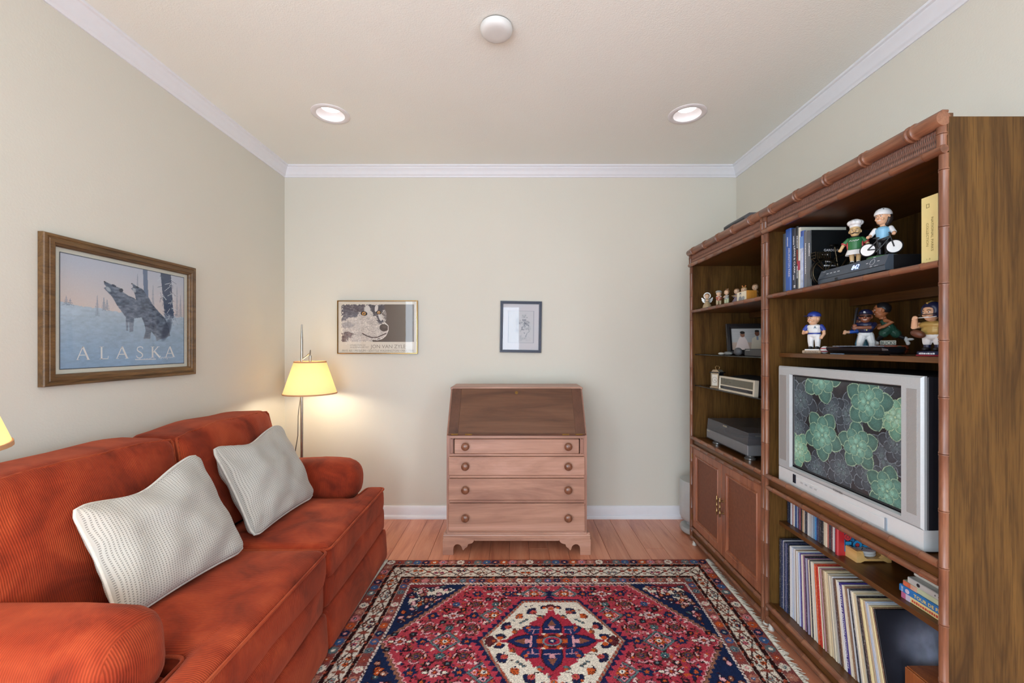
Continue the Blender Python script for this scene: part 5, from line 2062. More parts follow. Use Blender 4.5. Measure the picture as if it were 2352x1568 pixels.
for dy, dz in ((.024, 0), (-.024, 0), (0, .016), (0, -.015)):
    q = Mf(-.105 + dy, bh * .73 + dz)
    MB().box(q[0] - .0003, q[0] + .002, q[1] - .004, q[1] + .004, q[2] - .0008, q[2] + .0008).build('key_mark', M_WT, fp_)
text(fp_, 'brand_lettering', 'CISCO', .0042, Mf(-.128, bh * .44), RT, upf, M_WT)
text(fp_, 'power_lettering', 'POWER', .0035, Mf(.140, bh * .86), RT, upf, M_WT)
MB().box(-bd / 2 - .0092, -bd / 2 - .004, .052, .066, .010, .019, .001).build('usb_port', M_BLK, fp_)
for sy in (-1, 1):
    for sx in (-1, 1):
        MB().cyl((sx * .1, sy * .14, 0), (sx * .1, sy * .14, .008), .008).build('foot', M_BLK, cb)

# ------------------------------------------------------------------ books
M_PAGE = mat('book_pages', '#d8d0bd', .9, var=.1, nscale=250)
def upright_book(name, label, X, y_far, th, depth, h, z, m_cover, lean=0., cat='book', group=None, pages=True, curve=.004):
    """closed book standing on z, spine towards the room at X; y_far = its far face"""
    r = thing(name, label, cat, (X, y_far - th / 2, z), 0, group)
    r.rotation_euler = (lean, 0, 0)
    c = .0022
    U_ = [(depth, -th / 2), (.004, -th / 2), (0, -th / 2 + min(curve, th * .3)), (0, th / 2 - min(curve, th * .3)), (.004, th / 2), (depth, th / 2), (depth, th / 2 - c), (.006, th / 2 - c), (.006, -th / 2 + c), (depth, -th / 2 + c)]
    MB().prism(U_, lambda a, b, t_: (a, b, t_), 0, h).build('cover', m_cover, r)
    if pages:
        MB().box(.0062, depth - .004, -th / 2 + c + .0001, th / 2 - c - .0001, .004, h - .004).build('page_block', M_PAGE, r)
    return r
def spine_text(r, s, hgt, y, z0, z1, m, bold=0.):
    """lettering reading downwards on the spine"""
    return text(r, 'spine_lettering', s, hgt, (-.0006, y, z1), (0, 0, -1), (0, -1, 0), m, width=z1 - z0, align='L', bold=bold)
T_W = mat('ink_white', '#e2e2e6', .6, var=.02)
T_R = mat('ink_red', '#c04a38', .6, var=.02)
T_K = mat('ink_black', '#26242a', .6, var=.02)
T_Y = mat('ink_yellow', '#e8d070', .6, var=.02)
BX = 1.222
r = upright_book('book', 'thin dark grey book first from the left on the top shelf', BX, 1.927, .0185, .22, .268, SH1, mat('cover_slate', '#3b4046', .5))
r = upright_book('book', 'bright blue book with white lettering on the top shelf', BX, 1.907, .036, .23, .282, SH1, mat('cover_blue', '#2a59a8', .35, coat=.2))
spine_text(r, 'ARLINGTON PARK', .0115, -.004, .065, .195, T_W)
marks(r, 'spine_print', 7, .042, .006, (-.0006, .004, .245), (0, 0, -1), (0, -1, 0), T_W, 2)
r = upright_book('book', 'thin lavender book beside the bright blue book', BX + .006, 1.8705, .0055, .2, .27, SH1, mat('cover_lavender', '#9a86a0', .6))
r = upright_book('book', 'dark navy book with white title next to the lavender book', BX, 1.8645, .0245, .21, .274, SH1, mat('cover_ink', '#252a3c', .4))
spine_text(r, 'LEWIS & CLARK', .0105, -.004, .075, .195, T_W, .01)
marks(r, 'spine_print', 8, .040, .006, (-.0006, -.001, .240), (0, 0, -1), (0, -1, 0), T_W, 3)
marks(r, 'spine_print', 4, .024, .006, (-.0006, -.001, .070), (0, 0, -1), (0, -1, 0), T_W, 4)
marks(r, 'spine_emblem', 2, .012, .012, (-.0006, -.004, .024), (0, 0, -1), (0, -1, 0), T_W, 5)
r = upright_book('book', 'black book with white and red spine lettering', BX, 1.8395, .0165, .21, .277, SH1, mat('cover_black', '#18181c', .4))
marks(r, 'spine_print', 8, .055, .006, (-.0006, -.003, .235), (0, 0, -1), (0, -1, 0), T_W, 6)
marks(r, 'spine_print', 11, .064, .006, (-.0006, -.003, .174), (0, 0, -1), (0, -1, 0), T_R, 7)
marks(r, 'spine_print', 10, .055, .006, (-.0006, -.003, .105), (0, 0, -1), (0, -1, 0), T_W, 8)
r = upright_book('book', 'tall cream book with pale cover behind the royal blue book', BX, 1.8225, .0135, .198, .268, SH1, mat('cover_cream', '#cfcbbb', .6))
MB().box(-.0006, .001, -.0062, .0062, .085, .125).build('spine_label', mat('label_crimson', '#a83a50', .5), r)
r = upright_book('book', 'large royal blue book with light blue and white spine', BX, 1.8085, .0205, .31, .248, SH1, mat('cover_royal', '#234a9c', .3, coat=.2))
MB().box(-.0006, .001, -.0098, .0070, .0, .175).build('spine_label', mat('label_ice', '#b9c3d8', .5, var=.25, nscale=40), r)
MB().box(-.0008, .001, -.0098, .0098, .175, .225).build('spine_label', mat('label_sky', '#6f94cc', .5), r)
r = upright_book('book', 'grey book with white title beside the royal blue book', BX, 1.7875, .0185, .21, .243, SH1, mat('cover_grey', '#6a6a6c', .5))
marks(r, 'spine_print', 19, .130, .005, (-.0006, -.003, .190), (0, 0, -1), (0, -1, 0), T_W, 9)
r = upright_book('book', 'black-covered garden book behind the bicycle ornament', BX, 1.7685, .0245, .30, .238, SH1, mat('cover_garden', '#15181a', .3, coat=.2))
MB().box(-.0007, .001, -.0118, .0118, .001, .237).build('spine_strip', mat('spine_grey', '#5d6166', .5), r)
marks(r, 'spine_print', 9, .055, .006, (-.0010, -.003, .185), (0, 0, -1), (0, -1, 0), T_W, 10)
for s, x, z, hh in (('GARDENS', .085, .150, .010),):
    text(r, 'cover_lettering', s, hh, (x, -.0129, z), (1, 0, 0), UPV, T_W)
for q, (x, z, w_, n_) in enumerate(((.045, .132, .03, 4), (.060, .105, .045, 6), (.055, .088, .05, 8), (.055, .028, .06, 7))):
    marks(r, 'cover_print', n_, w_, .006, (x, -.0127, z), (1, 0, 0), UPV, T_W, 20 + q)

# yellow boxed set near the side panel
r = thing('book_box', 'tall yellow boxed book set beside the near side panel', 'book set', (1.209, 1.2315, SH1))
MB().box(0, .19, -.0245, .0245, 0, .196, .001).build('slipcase', mat('slipcase_yellow', '#dcc98a', .45, var=.03), r)
text(r, 'spine_lettering', 'NATIONAL PARKS', .0075, (-.0006, -.006, .132), (0, 0, -1), (0, -1, 0), mat('ink_olive', '#7a6a3a', .6), width=.098, align='L')
text(r, 'spine_lettering', 'COLLECTION', .0075, (-.0006, .0085, .118), (0, 0, -1), (0, -1, 0), mat('ink_olive', '#7a6a3a', .6), width=.068, align='L')
b = MB()
frame_sweep(b, .009, .0115, [(0, 0), (0, .0003), (.0013, .0003), (.0013, 0)], axis_xf((-.0002, .004, .168), RT, UPV))
b.build('emblem', mat('ink_olive', '#7a6a3a', .6), r)
text(r, 'volume_lettering', '1 - 8', .005, (-.0006, .002, .010), RT, UPV, mat('ink_olive', '#7a6a3a', .6))
MB().box(.004, .188, -.0262, -.0248, .002, .192).build('booklet', mat('booklet_green', '#5a6230', .5), r)

# gold hoop ornament
r = thing('hoop_ornament', 'thin gold hoop ornament leaning behind the yellow boxed set', 'ornament', (1.455, 1.318, SH1))
hb = MB()
hb.tube([(.062 * math.cos(q * PI / 20), .012 * math.sin(q * PI / 20), .064 + .062 * math.sin(q * PI / 20)) for q in range(40)], .0042, 8, closed=True)
hb.build('hoop', mat('hammered_gold', '#b39a5c', .3, .9, var=.3, nscale=90), r, 60)
MB().box(-.03, .03, -.012, .012, 0, .004, .001).build('stand', M_BLK, r)

# ------------------------------------------------------------------ bicycle ornament in dark metal
M_BIKE = mat('bronzed_metal', '#4a4030', .3, .85, var=.5, nscale=40)
M_BIKEK = mat('blackened_metal', '#211f1c', .35, .8, var=.3, nscale=40)
r = thing('bicycle_ornament', 'dark metal model bicycle with basket in front of the black book', 'ornament', (1.268, 1.7120, SH1))
def wheel(x, z, R):
    w = MB()
    w.tube([(x + R * math.cos(q * PI / 20), 0, z + R * math.sin(q * PI / 20)) for q in range(40)], .0032, 7, closed=True)
    for q in range(8):
        a = q * PI / 8
        w.tube([(x - R * math.cos(a), 0, z - R * math.sin(a)), (x + R * math.cos(a), 0, z + R * math.sin(a))], .0006, 4)
    w.cyl((x, -.006, z), (x, .006, z), .005)
    return w
wheel(-.006, .056, .052).build('rear_wheel', M_BIKE, r, 60)
wheel(.118, .056, .052).build('front_wheel', M_BIKE, r, 60)
w = MB()
w.tube([(-.006 + .060 * math.cos(q * PI / 20 + .5), 0, .056 + .060 * math.sin(q * PI / 20 + .5)) for q in range(24)], .0034, 6)
w.build('mudguard', M_BIKEK, r, 60)
w = MB()
for p, q, rd in (((-.006, 0, .056), (.046, 0, .060), .0025), ((.046, 0, .060), (.030, 0, .160), .0032), ((.046, 0, .060), (.098, 0, .148), .0035), ((.036, 0, .118), (.096, 0, .140), .0035), ((-.006, 0, .056), (.036, 0, .122), .0025), ((.118, 0, .056), (.092, 0, .176), .0032)):
    w.cyl(p, q, rd, n=8)
w.build('frame', M_BIKE, r, 60)
w = MB()
w.ell((.028, 0, .166), (.020, .009, .006), 12, 8)
w.build('saddle', M_BIKEK, r, 60)
w = MB()
w.tube([(.106, -.026, .176), (.092, -.020, .184), (.090, 0, .182), (.092, .018, .184), (.100, .022, .178)], .0024, 7)
w.build('handlebar', M_BIKEK, r, 60)
w = MB()
for z in (.112, .124, .136):
    w.tube([(-.058, -.013, z), (.004, -.013, z), (.004, .013, z), (-.058, .013, z)], .0013, 5, closed=True)
for q in range(8):
    x = -.056 + q * .0084
    for y in (-.013, .013):
        w.tube([(x, y, .112), (x, y, .138)], .0012, 5)
for y in (-.014, .014):
    w.tube([(-.050, y, .111), (-.006, 0, .060)], .0018, 5)
w.build('rear_basket', M_BIKE, r, 60)
w = MB()
w.cyl((.046, .004, .060), (.020, .012, .004), .002, n=7)
w.build('kickstand', M_BIKEK, r, 60)

# ------------------------------------------------------------------ painted figurines
SK1 = mat('skin_light', '#d2a482', .5, var=.03)
SK2 = mat('skin_dark', '#7d4a33', .5, var=.05)
SK3 = mat('skin_tan', '#a8663f', .5, var=.05)
P_W = mat('paint_white', '#dcdcdc', .4, var=.03)
P_K = mat('paint_black', '#1b1a1d', .4, var=.06)
P_NAVY = mat('paint_navy', '#1d2140', .4, var=.06)
P_BLUE = mat('paint_blue', '#2b3f94', .4, var=.06)
P_EYE = mat('paint_eye', '#1a1512', .3)

def head_part(r, c, s, skin, yaw=0., nose=1., ears=True, eyes=True, mouth=True, chin=1.):
    """modelled head, s = half height, facing local -Y turned by yaw"""
    M = Matrix.Translation(c) @ Matrix.Rotation(yaw, 4, 'Z')
    b = MB()
    b.ell((0, 0, .12 * s), (.74 * s, .84 * s, .88 * s), 18, 12)
    b.ell((0, -.14 * s, -.40 * s), (.56 * s, .62 * s, .56 * s * chin), 16, 10)
    b.ell((0, -.36 * s, -.74 * s), (.30 * s, .26 * s, .18 * s), 12, 8)
    b.ell((0, -.86 * s, -.10 * s), (.15 * s * nose, .20 * s * nose, .20 * s), 10, 8)
    b.tube([(0, -.78 * s, .16 * s), (0, -.86 * s, -.08 * s)], [.07 * s, .11 * s], 8)
    b.ell((0, -.70 * s, .22 * s), (.48 * s, .14 * s, .10 * s), 12, 8)
    for q in (-1, 1):
        b.ell((q * .34 * s, -.58 * s, -.28 * s), (.20 * s, .18 * s, .18 * s), 10, 8)
        if ears:
            b.ell((q * .76 * s, .04 * s, -.04 * s), (.10 * s, .17 * s, .24 * s), 10, 8)
    b.tube([(0, .05 * s, -.5 * s), (0, .05 * s, -1.15 * s)], [.34 * s, .32 * s], 12)
    b.xf(M)
    o = b.build('head', skin, r, 60)
    fuse(o, s * .055)
    if eyes:
        for q in (-1, 1):
            e = MB()
            e.ell((q * .29 * s, -.735 * s, .06 * s), (.125 * s, .06 * s, .085 * s), 10, 8)
            e.xf(M)
            ew = e.build('eye', P_W, o, 60)
            e = MB()
            e.ell((q * .29 * s, -.785 * s, .06 * s), (.065 * s, .03 * s, .065 * s), 8, 6)
            e.xf(M)
            e.build('pupil', P_EYE, o, 60)
            e = MB()
            e.tube([(q * .14 * s, -.82 * s, .24 * s), (q * .30 * s, -.80 * s, .29 * s), (q * .45 * s, -.70 * s, .24 * s)], .035 * s, 6)
            e.xf(M)
            e.build('eyebrow', P_EYE, o, 60)
    if mouth:
        e = MB()
        e.tube([(-.22 * s, -.655 * s, -.42 * s), (-.10 * s, -.735 * s, -.47 * s), (.10 * s, -.735 * s, -.47 * s), (.22 * s, -.655 * s, -.42 * s)], .045 * s, 6)
        e.xf(M)
        e.build('teeth', P_W, o, 60)
    return o, M

def cap_part(r, M, s, m, brim=1.):
    b = MB()
    b.ell((0, .04 * s, .46 * s), (.80 * s, .88 * s, .62 * s), 18, 12, fn=lambda x, y, z: (x, y, max(z, -.25)))
    if brim:
        b.ell((0, -.92 * s, .40 * s), (.60 * s, .55 * s, .06 * s), 16, 8)
    b.xf(M)
    return b.build('cap', m, r, 60)

def hands(mb, p, s, d=(0, 0, -1)):
    """small fist with thumb"""
    mb.ell(p, (s, s * .8, s), 8, 6)
    for k in range(4):
        mb.ell((p[0] + (k - 1.5) * s * .42, p[1] - s * .6, p[2] - s * .35), s * .3, 6, 5)
    mb.ell((p[0] + s * .8, p[1] - s * .3, p[2] + s * .2), s * .32, 6, 5)

def part(r, name, m, vox, fn, sm=60):
    b = MB()
    fn(b)
    o = b.build(name, m, r, sm)
    if vox:
        fuse(o, vox)
    return o

# --- baseball player in white with purple-blue cap
r = thing('figurine', 'baseball bobblehead in white uniform and blue cap at the shelf left end', 'figurine', (1.300, 1.833, SH2), FR + .70)
part(r, 'base', mat('base_tan', '#b59a80', .5), 0, lambda b: b.box(-.038, .030, -.028, .026, 0, .014, .003))
part(r, 'home_plate', P_W, 0, lambda b: b.prism([(-.030, -.018), (.022, -.018), (.024, .010), (-.004, .024), (-.032, .010)], lambda a, c, t_: (a, c, t_), .014, .019))
text(r, 'base_lettering', 'AB COUNSELL', .0062, (-.004, -.0286, .004), (1, 0, 0), UPV, T_K, width=.052, bold=.01)
for sx in (-1, 1):
    part(r, 'shoe', P_K, .0012, lambda b: (b.ell((sx * .012, -.004, .025), (.009, .017, .007), 10, 8)))
def f(b):
    for sx in (-1, 1):
        limb(b, [(sx * .012, .002, .030), (sx * .013, -.001, .052), (sx * .012, 0, .078)], [.0095, .0115, .0140])
    b.ell((0, 0, .080), (.025, .017, .014), 12, 8)
part(r, 'trousers', P_W, .0013, f)
def f(b):
    b.ell((0, 0, .102), (.026, .018, .026), 14, 10)
    b.ell((0, 0, .116), (.029, .016, .012), 14, 8)
part(r, 'jersey', P_W, .0013, f)
part(r, 'belt', P_BLUE, 0, lambda b: b.lathe([(.0245, .0835), (.0255, .0865), (.0245, .0895)], 20, Matrix.Diagonal((1, .72, 1, 1)), caps=False))
for sx in (-1, 1):
    part(r, 'sleeve', P_BLUE, .0012, lambda b: limb(b, [(sx * .026, 0, .117), (sx * .034, -.002, .103)], [.0095, .0095]))
    def f(b):
        if sx < 0:
            limb(b, [(-.035, -.003, .102), (-.037, -.010, .088), (-.024, -.020, .092)], [.0070, .0068, .0060])
            hands(b, (-.022, -.021, .093), .007)
        else:
            limb(b, [(.035, -.003, .102), (.037, -.005, .084), (.030, -.012, .070)], [.0070, .0068, .0060])
            hands(b, (.029, -.013, .068), .007)
    part(r, 'arm', SK1, .0011, f)
text(r, 'jersey_letter', 'A', .010, (.008, -.0195, .108), (1, 0, 0), UPV, mat('ink_teal', '#2c5a78', .5), bold=.02)
_, M = head_part(r, Vector((0, -.002, .150)), .029, SK1, -.55)
cap_part(r, M, .0305, P_BLUE)
r2 = thing('small_ball_figure', 'tiny red and white mascot-free pennant ball beside the baseball bobblehead', 'ornament', (1.318, 1.795, SH2))
r2['label'] = 'small red, white and blue striped ball beside the baseball bobblehead'
part(r2, 'ball', P_W, 0, lambda b: b.ell((0, 0, .016), .016, 16, 10))
for z in (.010, .022):
    part(r2, 'stripe', mat('paint_crimson', '#a8303c', .4), 0, lambda b: b.lathe([(math.sqrt(.0163 ** 2 - (q - .016) ** 2), q) for q in (z - .002, z, z + .002)], 20, caps=False))

# --- two batters
def batter(label, X, Y, rz, trousers, shirt, sleeve, skin, cap, H, helmet=False):
    r = thing('figurine', label, 'figurine', (X, Y, SH2), rz)
    k = H / .178
    part(r, 'base', P_K, 0, lambda b: b.lathe([(.030 * k, 0), (.030 * k, .008), (.028 * k, .010)], 24))
    for sx in (-1, 1):
        part(r, 'shoe', P_W if not helmet else P_BLUE, .0012, lambda b: b.ell((sx * .020 * k, -.006 * k, .015 * k), (.008 * k, .015 * k, .006 * k), 10, 8))
    def f(b):
        limb(b, [(-.020 * k, 0, .020 * k), (-.017 * k, -.006 * k, .045 * k), (-.010 * k, .002 * k, .074 * k)], [.009 * k, .0115 * k, .0145 * k])
        limb(b, [(.020 * k, 0, .020 * k), (.019 * k, -.006 * k, .045 * k), (.011 * k, .004 * k, .074 * k)], [.009 * k, .0115 * k, .0145 * k])
        b.ell((0, .003 * k, .078 * k), (.025 * k, .019 * k, .014 * k), 12, 8)
    part(r, 'trousers', trousers, .0013, f)
    def f(b):
        b.ell((0, -.001 * k, .100 * k), (.024 * k, .018 * k, .024 * k), 14, 10)
        b.ell((0, -.002 * k, .116 * k), (.028 * k, .016 * k, .012 * k), 14, 8)
    part(r, 'jersey', shirt, .0013, f)
    if helmet:
        part(r, 'sleeves', sleeve, .0012, lambda b: [limb(b, [(q * .026 * k, -.002 * k, .114 * k), (q * .016 * k - .012 * k, -.024 * k, .104 * k), (q * .004 * k - .022 * k, -.046 * k, .100 * k)], [.0095 * k, .0085 * k, .0075 * k]) for q in (-1, 1)])
        def f(b):
            for q in (-1, 1):
                limb(b, [(q * .004 * k - .022 * k, -.046 * k, .100 * k), (q * .003 * k - .028 * k, -.060 * k, .100 * k)], [.0066 * k, .0060 * k])
            hands(b, (-.028 * k, -.062 * k, .103 * k), .0072 * k)
            hands(b, (-.029 * k, -.063 * k, .095 * k), .0072 * k)
        part(r, 'arms', SK1, .0011, f)
        _, M = head_part(r, Vector((0, -.004 * k, .146 * k)), .026 * k, skin, -.1)
        cap_part(r, M, .0285 * k, cap)
        return r, M, k
    def f(b):
        limb(b, [(-.026 * k, -.002 * k, .116 * k), (-.036 * k, -.012 * k, .104 * k)], [.0095 * k, .0085 * k])
        limb(b, [(.026 * k, -.002 * k, .116 * k), (.020 * k, -.022 * k, .104 * k)], [.0095 * k, .0085 * k])
    part(r, 'sleeves', sleeve, .0012, f)
    def f(b):
        limb(b, [(-.036 * k, -.012 * k, .104 * k), (-.034 * k, -.026 * k, .108 * k)], [.0070 * k, .0060 * k])
        limb(b, [(.020 * k, -.022 * k, .104 * k), (-.010 * k, -.030 * k, .104 * k), (-.030 * k, -.030 * k, .104 * k)], [.0072 * k, .0066 * k, .0060 * k])
        hands(b, (-.033 * k, -.028 * k, .112 * k), .0072 * k)
        hands(b, (-.033 * k, -.030 * k, .102 * k), .0072 * k)
    part(r, 'arms', skin, .0011, f)
    part(r, 'bat', P_K, 0, lambda b: b.tube([(-.033 * k, -.029 * k, .092 * k), (-.034 * k, -.028 * k, .115 * k), (-.030 * k, -.016 * k, .150 * k), (-.026 * k, -.004 * k, .182 * k)], [.0026 * k, .0028 * k, .0048 * k, .0052 * k], 10))
    _, M = head_part(r, Vector((0, -.004 * k, .146 * k)), .026 * k, skin, -.1)
    cp = cap_part(r, M, .0285 * k, cap)
    if helmet is False:
        e = MB()
        e.tube([(-.62 * .026 * k, -.50 * .026 * k, .09 * .026 * k), (-.3 * .026 * k, -.82 * .026 * k, .07 * .026 * k), (.3 * .026 * k, -.82 * .026 * k, .07 * .026 * k), (.62 * .026 * k, -.50 * .026 * k, .09 * .026 * k)], .11 * .026 * k, 8)
        e.xf(M)
        e.build('sunglasses', mat('dark_lens', '#101014', .08), r, 60)
    return r, M, k
P_LBL = mat('paint_powder_blue', '#4f8fb0', .45, var=.05)
r, M, k = batter('bobblehead batter in navy jersey and white trousers behind the black tray', 1.376, 1.655, FR + .85, P_W, P_NAVY, P_NAVY, SK2, P_NAVY, .178)
marks(r, 'jersey_print', 5, .022, .006, (-.006, -.0208 * k, .103), (1, 0, 0), UPV, T_Y, 30)
marks(r, 'jersey_number', 1, .005, .009, (.002, -.0208 * k, .092), (1, 0, 0), UPV, T_Y, 31)
text(r, 'cap_emblem', 'B', .009, M @ Vector((0, -.0255, .013)), (1, 0, 0), (0, .35, 1), T_W, bold=.02)
batter('bobblehead batter in powder blue trousers with bright blue sleeves', 1.432, 1.738, FR + .15, P_LBL, P_LBL, mat('paint_cobalt', '#1f4fae', .4), SK2, P_NAVY, .160, True)

# --- long black tray in front of them
r = thing('keyboard_tray', 'long black glossy tray-shaped gadget lying on the plain shelf', 'gadget', (1.288, 1.575, SH2), math.radians(1.5))
M_GLS = mat('gloss_black', '#141418', .18, var=.05)
b = MB()
b.prism([(-.012, .004), (-.030, .016), (-.032, .026), (-.026, .030), (.050, .030), (.056, .024), (.050, .006), (.030, .002)], lambda a, c, t_: (a, t_, c), -.125, .125)
b.build('shell', M_GLS, r, 25)
for s in (-1, 1):
    b = MB()
    b.prism([(-.012, .004), (-.030, .016), (-.032, .026), (-.026, .030), (.050, .030), (.056, .024), (.050, .006), (.030, .002)], lambda a, c, t_: (a * (1 - .35 * t_) , s * (.125 + .012 * t_), .017 + (c - .017) * (1 - .5 * t_)), 0, 1)
    b.build('end_cap', M_GLS, r, 25)
for q in range(12):
    MB().box(-.020, -.008, -.110 + q * .0185, -.096 + q * .0185, .0302, .0330, .001).build('key', mat('key_grey', '#9aa0ac', .4), r)
MB().box(-.01, .03, -.09, .09, 0, .0022).build('foot_pad', M_BLK, r)
for yy, cc in ((1.655, '#5d7286'), (1.628, '#46505c')):
    MB()
o = MB().box(1.2455, 1.2545, 1.605, 1.668, SH2, SH2 + .004, .001).build('loose_card', mat('card_blue_grey', '#5d7286', .5), None)
tag(o, 'flat blue-grey strip on the shelf edge in front of the black tray', 'card')

# --- basketball player
r = thing('figurine', 'basketball bobblehead in green kit running on an orange base', 'figurine', (1.462, 1.652, SH2), FR + .72)
k = 1.
M_BALLB = mat('base_ball_orange', '#9c4a2c', .45, var=.05, bump=.2, nscale=80)
part(r, 'base', M_BALLB, 0, lambda b: b.lathe([(.050, 0), (.058, .010), (.060, .022), (.058, .034), (.001, .036)], 36, Matrix.Diagonal((1, .7, 1, 1))))
part(r, 'base_seam', P_K, 0, lambda b: b.tube([(.0605 * math.cos(q * PI / 24), .0426 * math.sin(q * PI / 24), .020) for q in range(48)], .0011, 5, closed=True))
part(r, 'base_emblem', mat('emblem_green', '#3f6a60', .4), 0, lambda b: b.lathe([(.014, 0), (.014, .0016), (.010, .0022)], 24, axis_xf((.036, -.0350, .019), (.85, .53, 0), UPV)))
part(r, 'name_plate', mat('plate_white', '#cfccc0', .5), 0, lambda b: b.box(-.022, .026, -.026, -.020, .036, .054, .002))
text(r, 'plate_lettering', 'BUCKS', .0125, (.002, -.0264, .0385), (1, 0, 0), UPV, mat('ink_forest', '#2a4a38', .5), width=.042, bold=.02)
P_GRN = mat('paint_green', '#24493a', .4, var=.06)
def f(b):
    limb(b, [(-.030, -.004, .056), (-.018, -.014, .072), (-.004, -.004, .092)], [.0075, .0100, .0110])
    limb(b, [(.046, .006, .062), (.026, .004, .074), (.008, .000, .092)], [.0065, .0090, .0110])
part(r, 'leggings', P_K, .0013, f)
def f(b):
    limb(b, [(-.032, -.002, .054), (-.034, -.002, .042)], [.006, .006])
    b.ell((-.040, -.004, .040), (.015, .007, .0055), 10, 8)
part(r, 'front_shoe', P_W, .0012, f)
def f(b):
    limb(b, [(.049, .006, .062), (.054, .006, .048)], [.0068, .006])
    b.ell((.056, .006, .043), (.007, .006, .008), 10, 8)
    b.ell((.062, .006, .058), (.012, .006, .005), 10, 8)
part(r, 'rear_shoe', P_W, .0012, f)
def f(b):
    b.ell((.004, 0, .098), (.022, .017, .016), 14, 10)
    limb(b, [(.002, -.006, .098), (-.012, -.012, .082)], [.015, .017])
    limb(b, [(.006, .004, .098), (.022, .004, .080)], [.015, .017])
part(r, 'shorts', P_GRN, .0014, f)
def f(b):
    limb(b, [(.004, 0, .104), (-.006, -.002, .122)], [.018, .017])
    b.ell((-.008, -.002, .128), (.018, .016, .010), 12, 8)
part(r, 'vest', P_GRN, .0013, f)
def f(b):
    limb(b, [(-.006, -.018, .132), (.014, -.024, .124), (-.010, -.028, .108), (-.022, -.026, .104)], [.0085, .0075, .0065, .0060])
    hands(b, (-.024, -.026, .103), .007)
    limb(b, [(-.008, .016, .132), (-.022, .016, .116), (-.036, .004, .112)], [.0085, .0075, .006])
    hands(b, (-.038, .002, .112), .007)
    limb(b, [(-.010, 0, .134), (-.014, 0, .146)], [.008, .008])
part(r, 'arms_and_neck', SK3, .0012, f)
part(r, 'ball', mat('ball_orange', '#c8702c', .5, var=.05), 0, lambda b: b.ell((-.048, -.010, .112), .0155, 18, 12))
for a in (0, 1):
    part(r, 'ball_seam', P_K, 0, lambda b: b.tube([(-.048 + .0157 * (math.cos(q * PI / 12) if not a else 0), -.010 + .0157 * math.sin(q * PI / 12), .112 + .0157 * (math.cos(q * PI / 12) if a else 0)) for q in range(24)], .0005, 4, closed=True))
_, M = head_part(r, Vector((-.020, -.002, .172)), .030, SK3, -1.25, chin=1.1)
b = MB()
b.ell((0, .14 * .030, .26 * .030), (.82 * .030, .88 * .030, .84 * .030), 20, 14, fn=lambda x, y, z: (x, max(y, -.86), max(z, .10 if y < -.1 else -.70)))
b.xf(M)
b.build('hair', P_K, r, 60)

# --- football player
r = thing('figurine', 'football bobblehead in gold jersey and dark helmet beside the near side panel', 'figurine', (1.305, 1.318, SH2), FR + .45)
part(r, 'base', P_NAVY, 0, lambda b: b.lathe([(.036, .004), (.037, .012), (.034, .016), (.001, .016)], 30))
part(r, 'base_rim', mat('paint_crimson', '#a8303c', .4), 0, lambda b: b.lathe([(.037, 0), (.039, .002), (.037, .005), (.001, .005)], 30))
marks(r, 'base_print', 9, .038, .005, (-.019, -.0378, .0065), (1, 0, 0), UPV, T_W, 32)
for sx in (-1, 1):
    part(r, 'shoe', P_K, .0012, lambda b: b.ell((sx * .013, -.006, .022), (.010, .018, .007), 10, 8))
    part(r, 'sock', P_NAVY, .0012, lambda b: limb(b, [(sx * .013, 0, .024), (sx * .013, 0, .042)], [.0085, .0095]))
def f(b):
    for sx in (-1, 1):
        limb(b, [(sx * .013, 0, .044), (sx * .012, 0, .060)], [.0125, .0145])
    b.ell((0, 0, .062), (.026, .018, .013), 12, 8)
part(r, 'trousers', P_W, .0013, f)
P_GOLD = mat('paint_gold', '#b0904e', .4, .2, var=.06)
def f(b):
    b.ell((0, 0, .082), (.028, .020, .024), 14, 10)
    b.ell((0, 0, .098), (.036, .020, .014), 14, 8)
part(r, 'jersey', P_GOLD, .0014, f)
def f(b):
    limb(b, [(.034, 0, .098), (.038, -.004, .076), (.026, -.014, .062)], [.0105, .0095, .0075])
    hands(b, (.024, -.016, .060), .008)
    limb(b, [(-.034, 0, .098), (-.040, -.012, .092), (-.036, -.020, .116)], [.0105, .0095, .0075])
    hands(b, (-.035, -.021, .120), .008)
part(r, 'arms', SK1, .0012, f)
part(r, 'football', mat('paint_brown_ball', '#5a3322', .5), 0, lambda b: b.ell((-.026, -.026, .070), (.020, .012, .012), 14, 10, Matrix.Rotation(.4, 4, 'Y')))
o, M = head_part(r, Vector((0, -.004, .136)), .0285, SK1, -.35)
s = .0285
b = MB()
b.ell((0, .10 * s, .24 * s), (.98 * s, 1.02 * s, .98 * s), 22, 14, fn=lambda x, y, z: (x, max(y, -.62) if z < .38 else y, max(z, -.80)))
b.xf(M)
b.build('helmet', P_NAVY, r, 60)
b = MB()
b.tube([(0, -.62 * s, 1.02 * s), (0, -.10 * s, 1.24 * s), (0, .50 * s, 1.15 * s), (0, .95 * s, .75 * s)], .10 * s, 6)
b.xf(M)
b.build('helmet_stripe', P_GOLD, r, 60)
for z in (-.22, -.55):
    b = MB()
    b.tube([(-.80 * s, -.45 * s, z * s + .1 * s), (-.5 * s, -1.05 * s, z * s), (0, -1.20 * s, z * s), (.5 * s, -1.05 * s, z * s), (.80 * s, -.45 * s, z * s + .1 * s)], .045 * s, 6)
    b.xf(M)
    b.build('face_guard_bar', P_K if z > -.5 else P_W, r, 60)

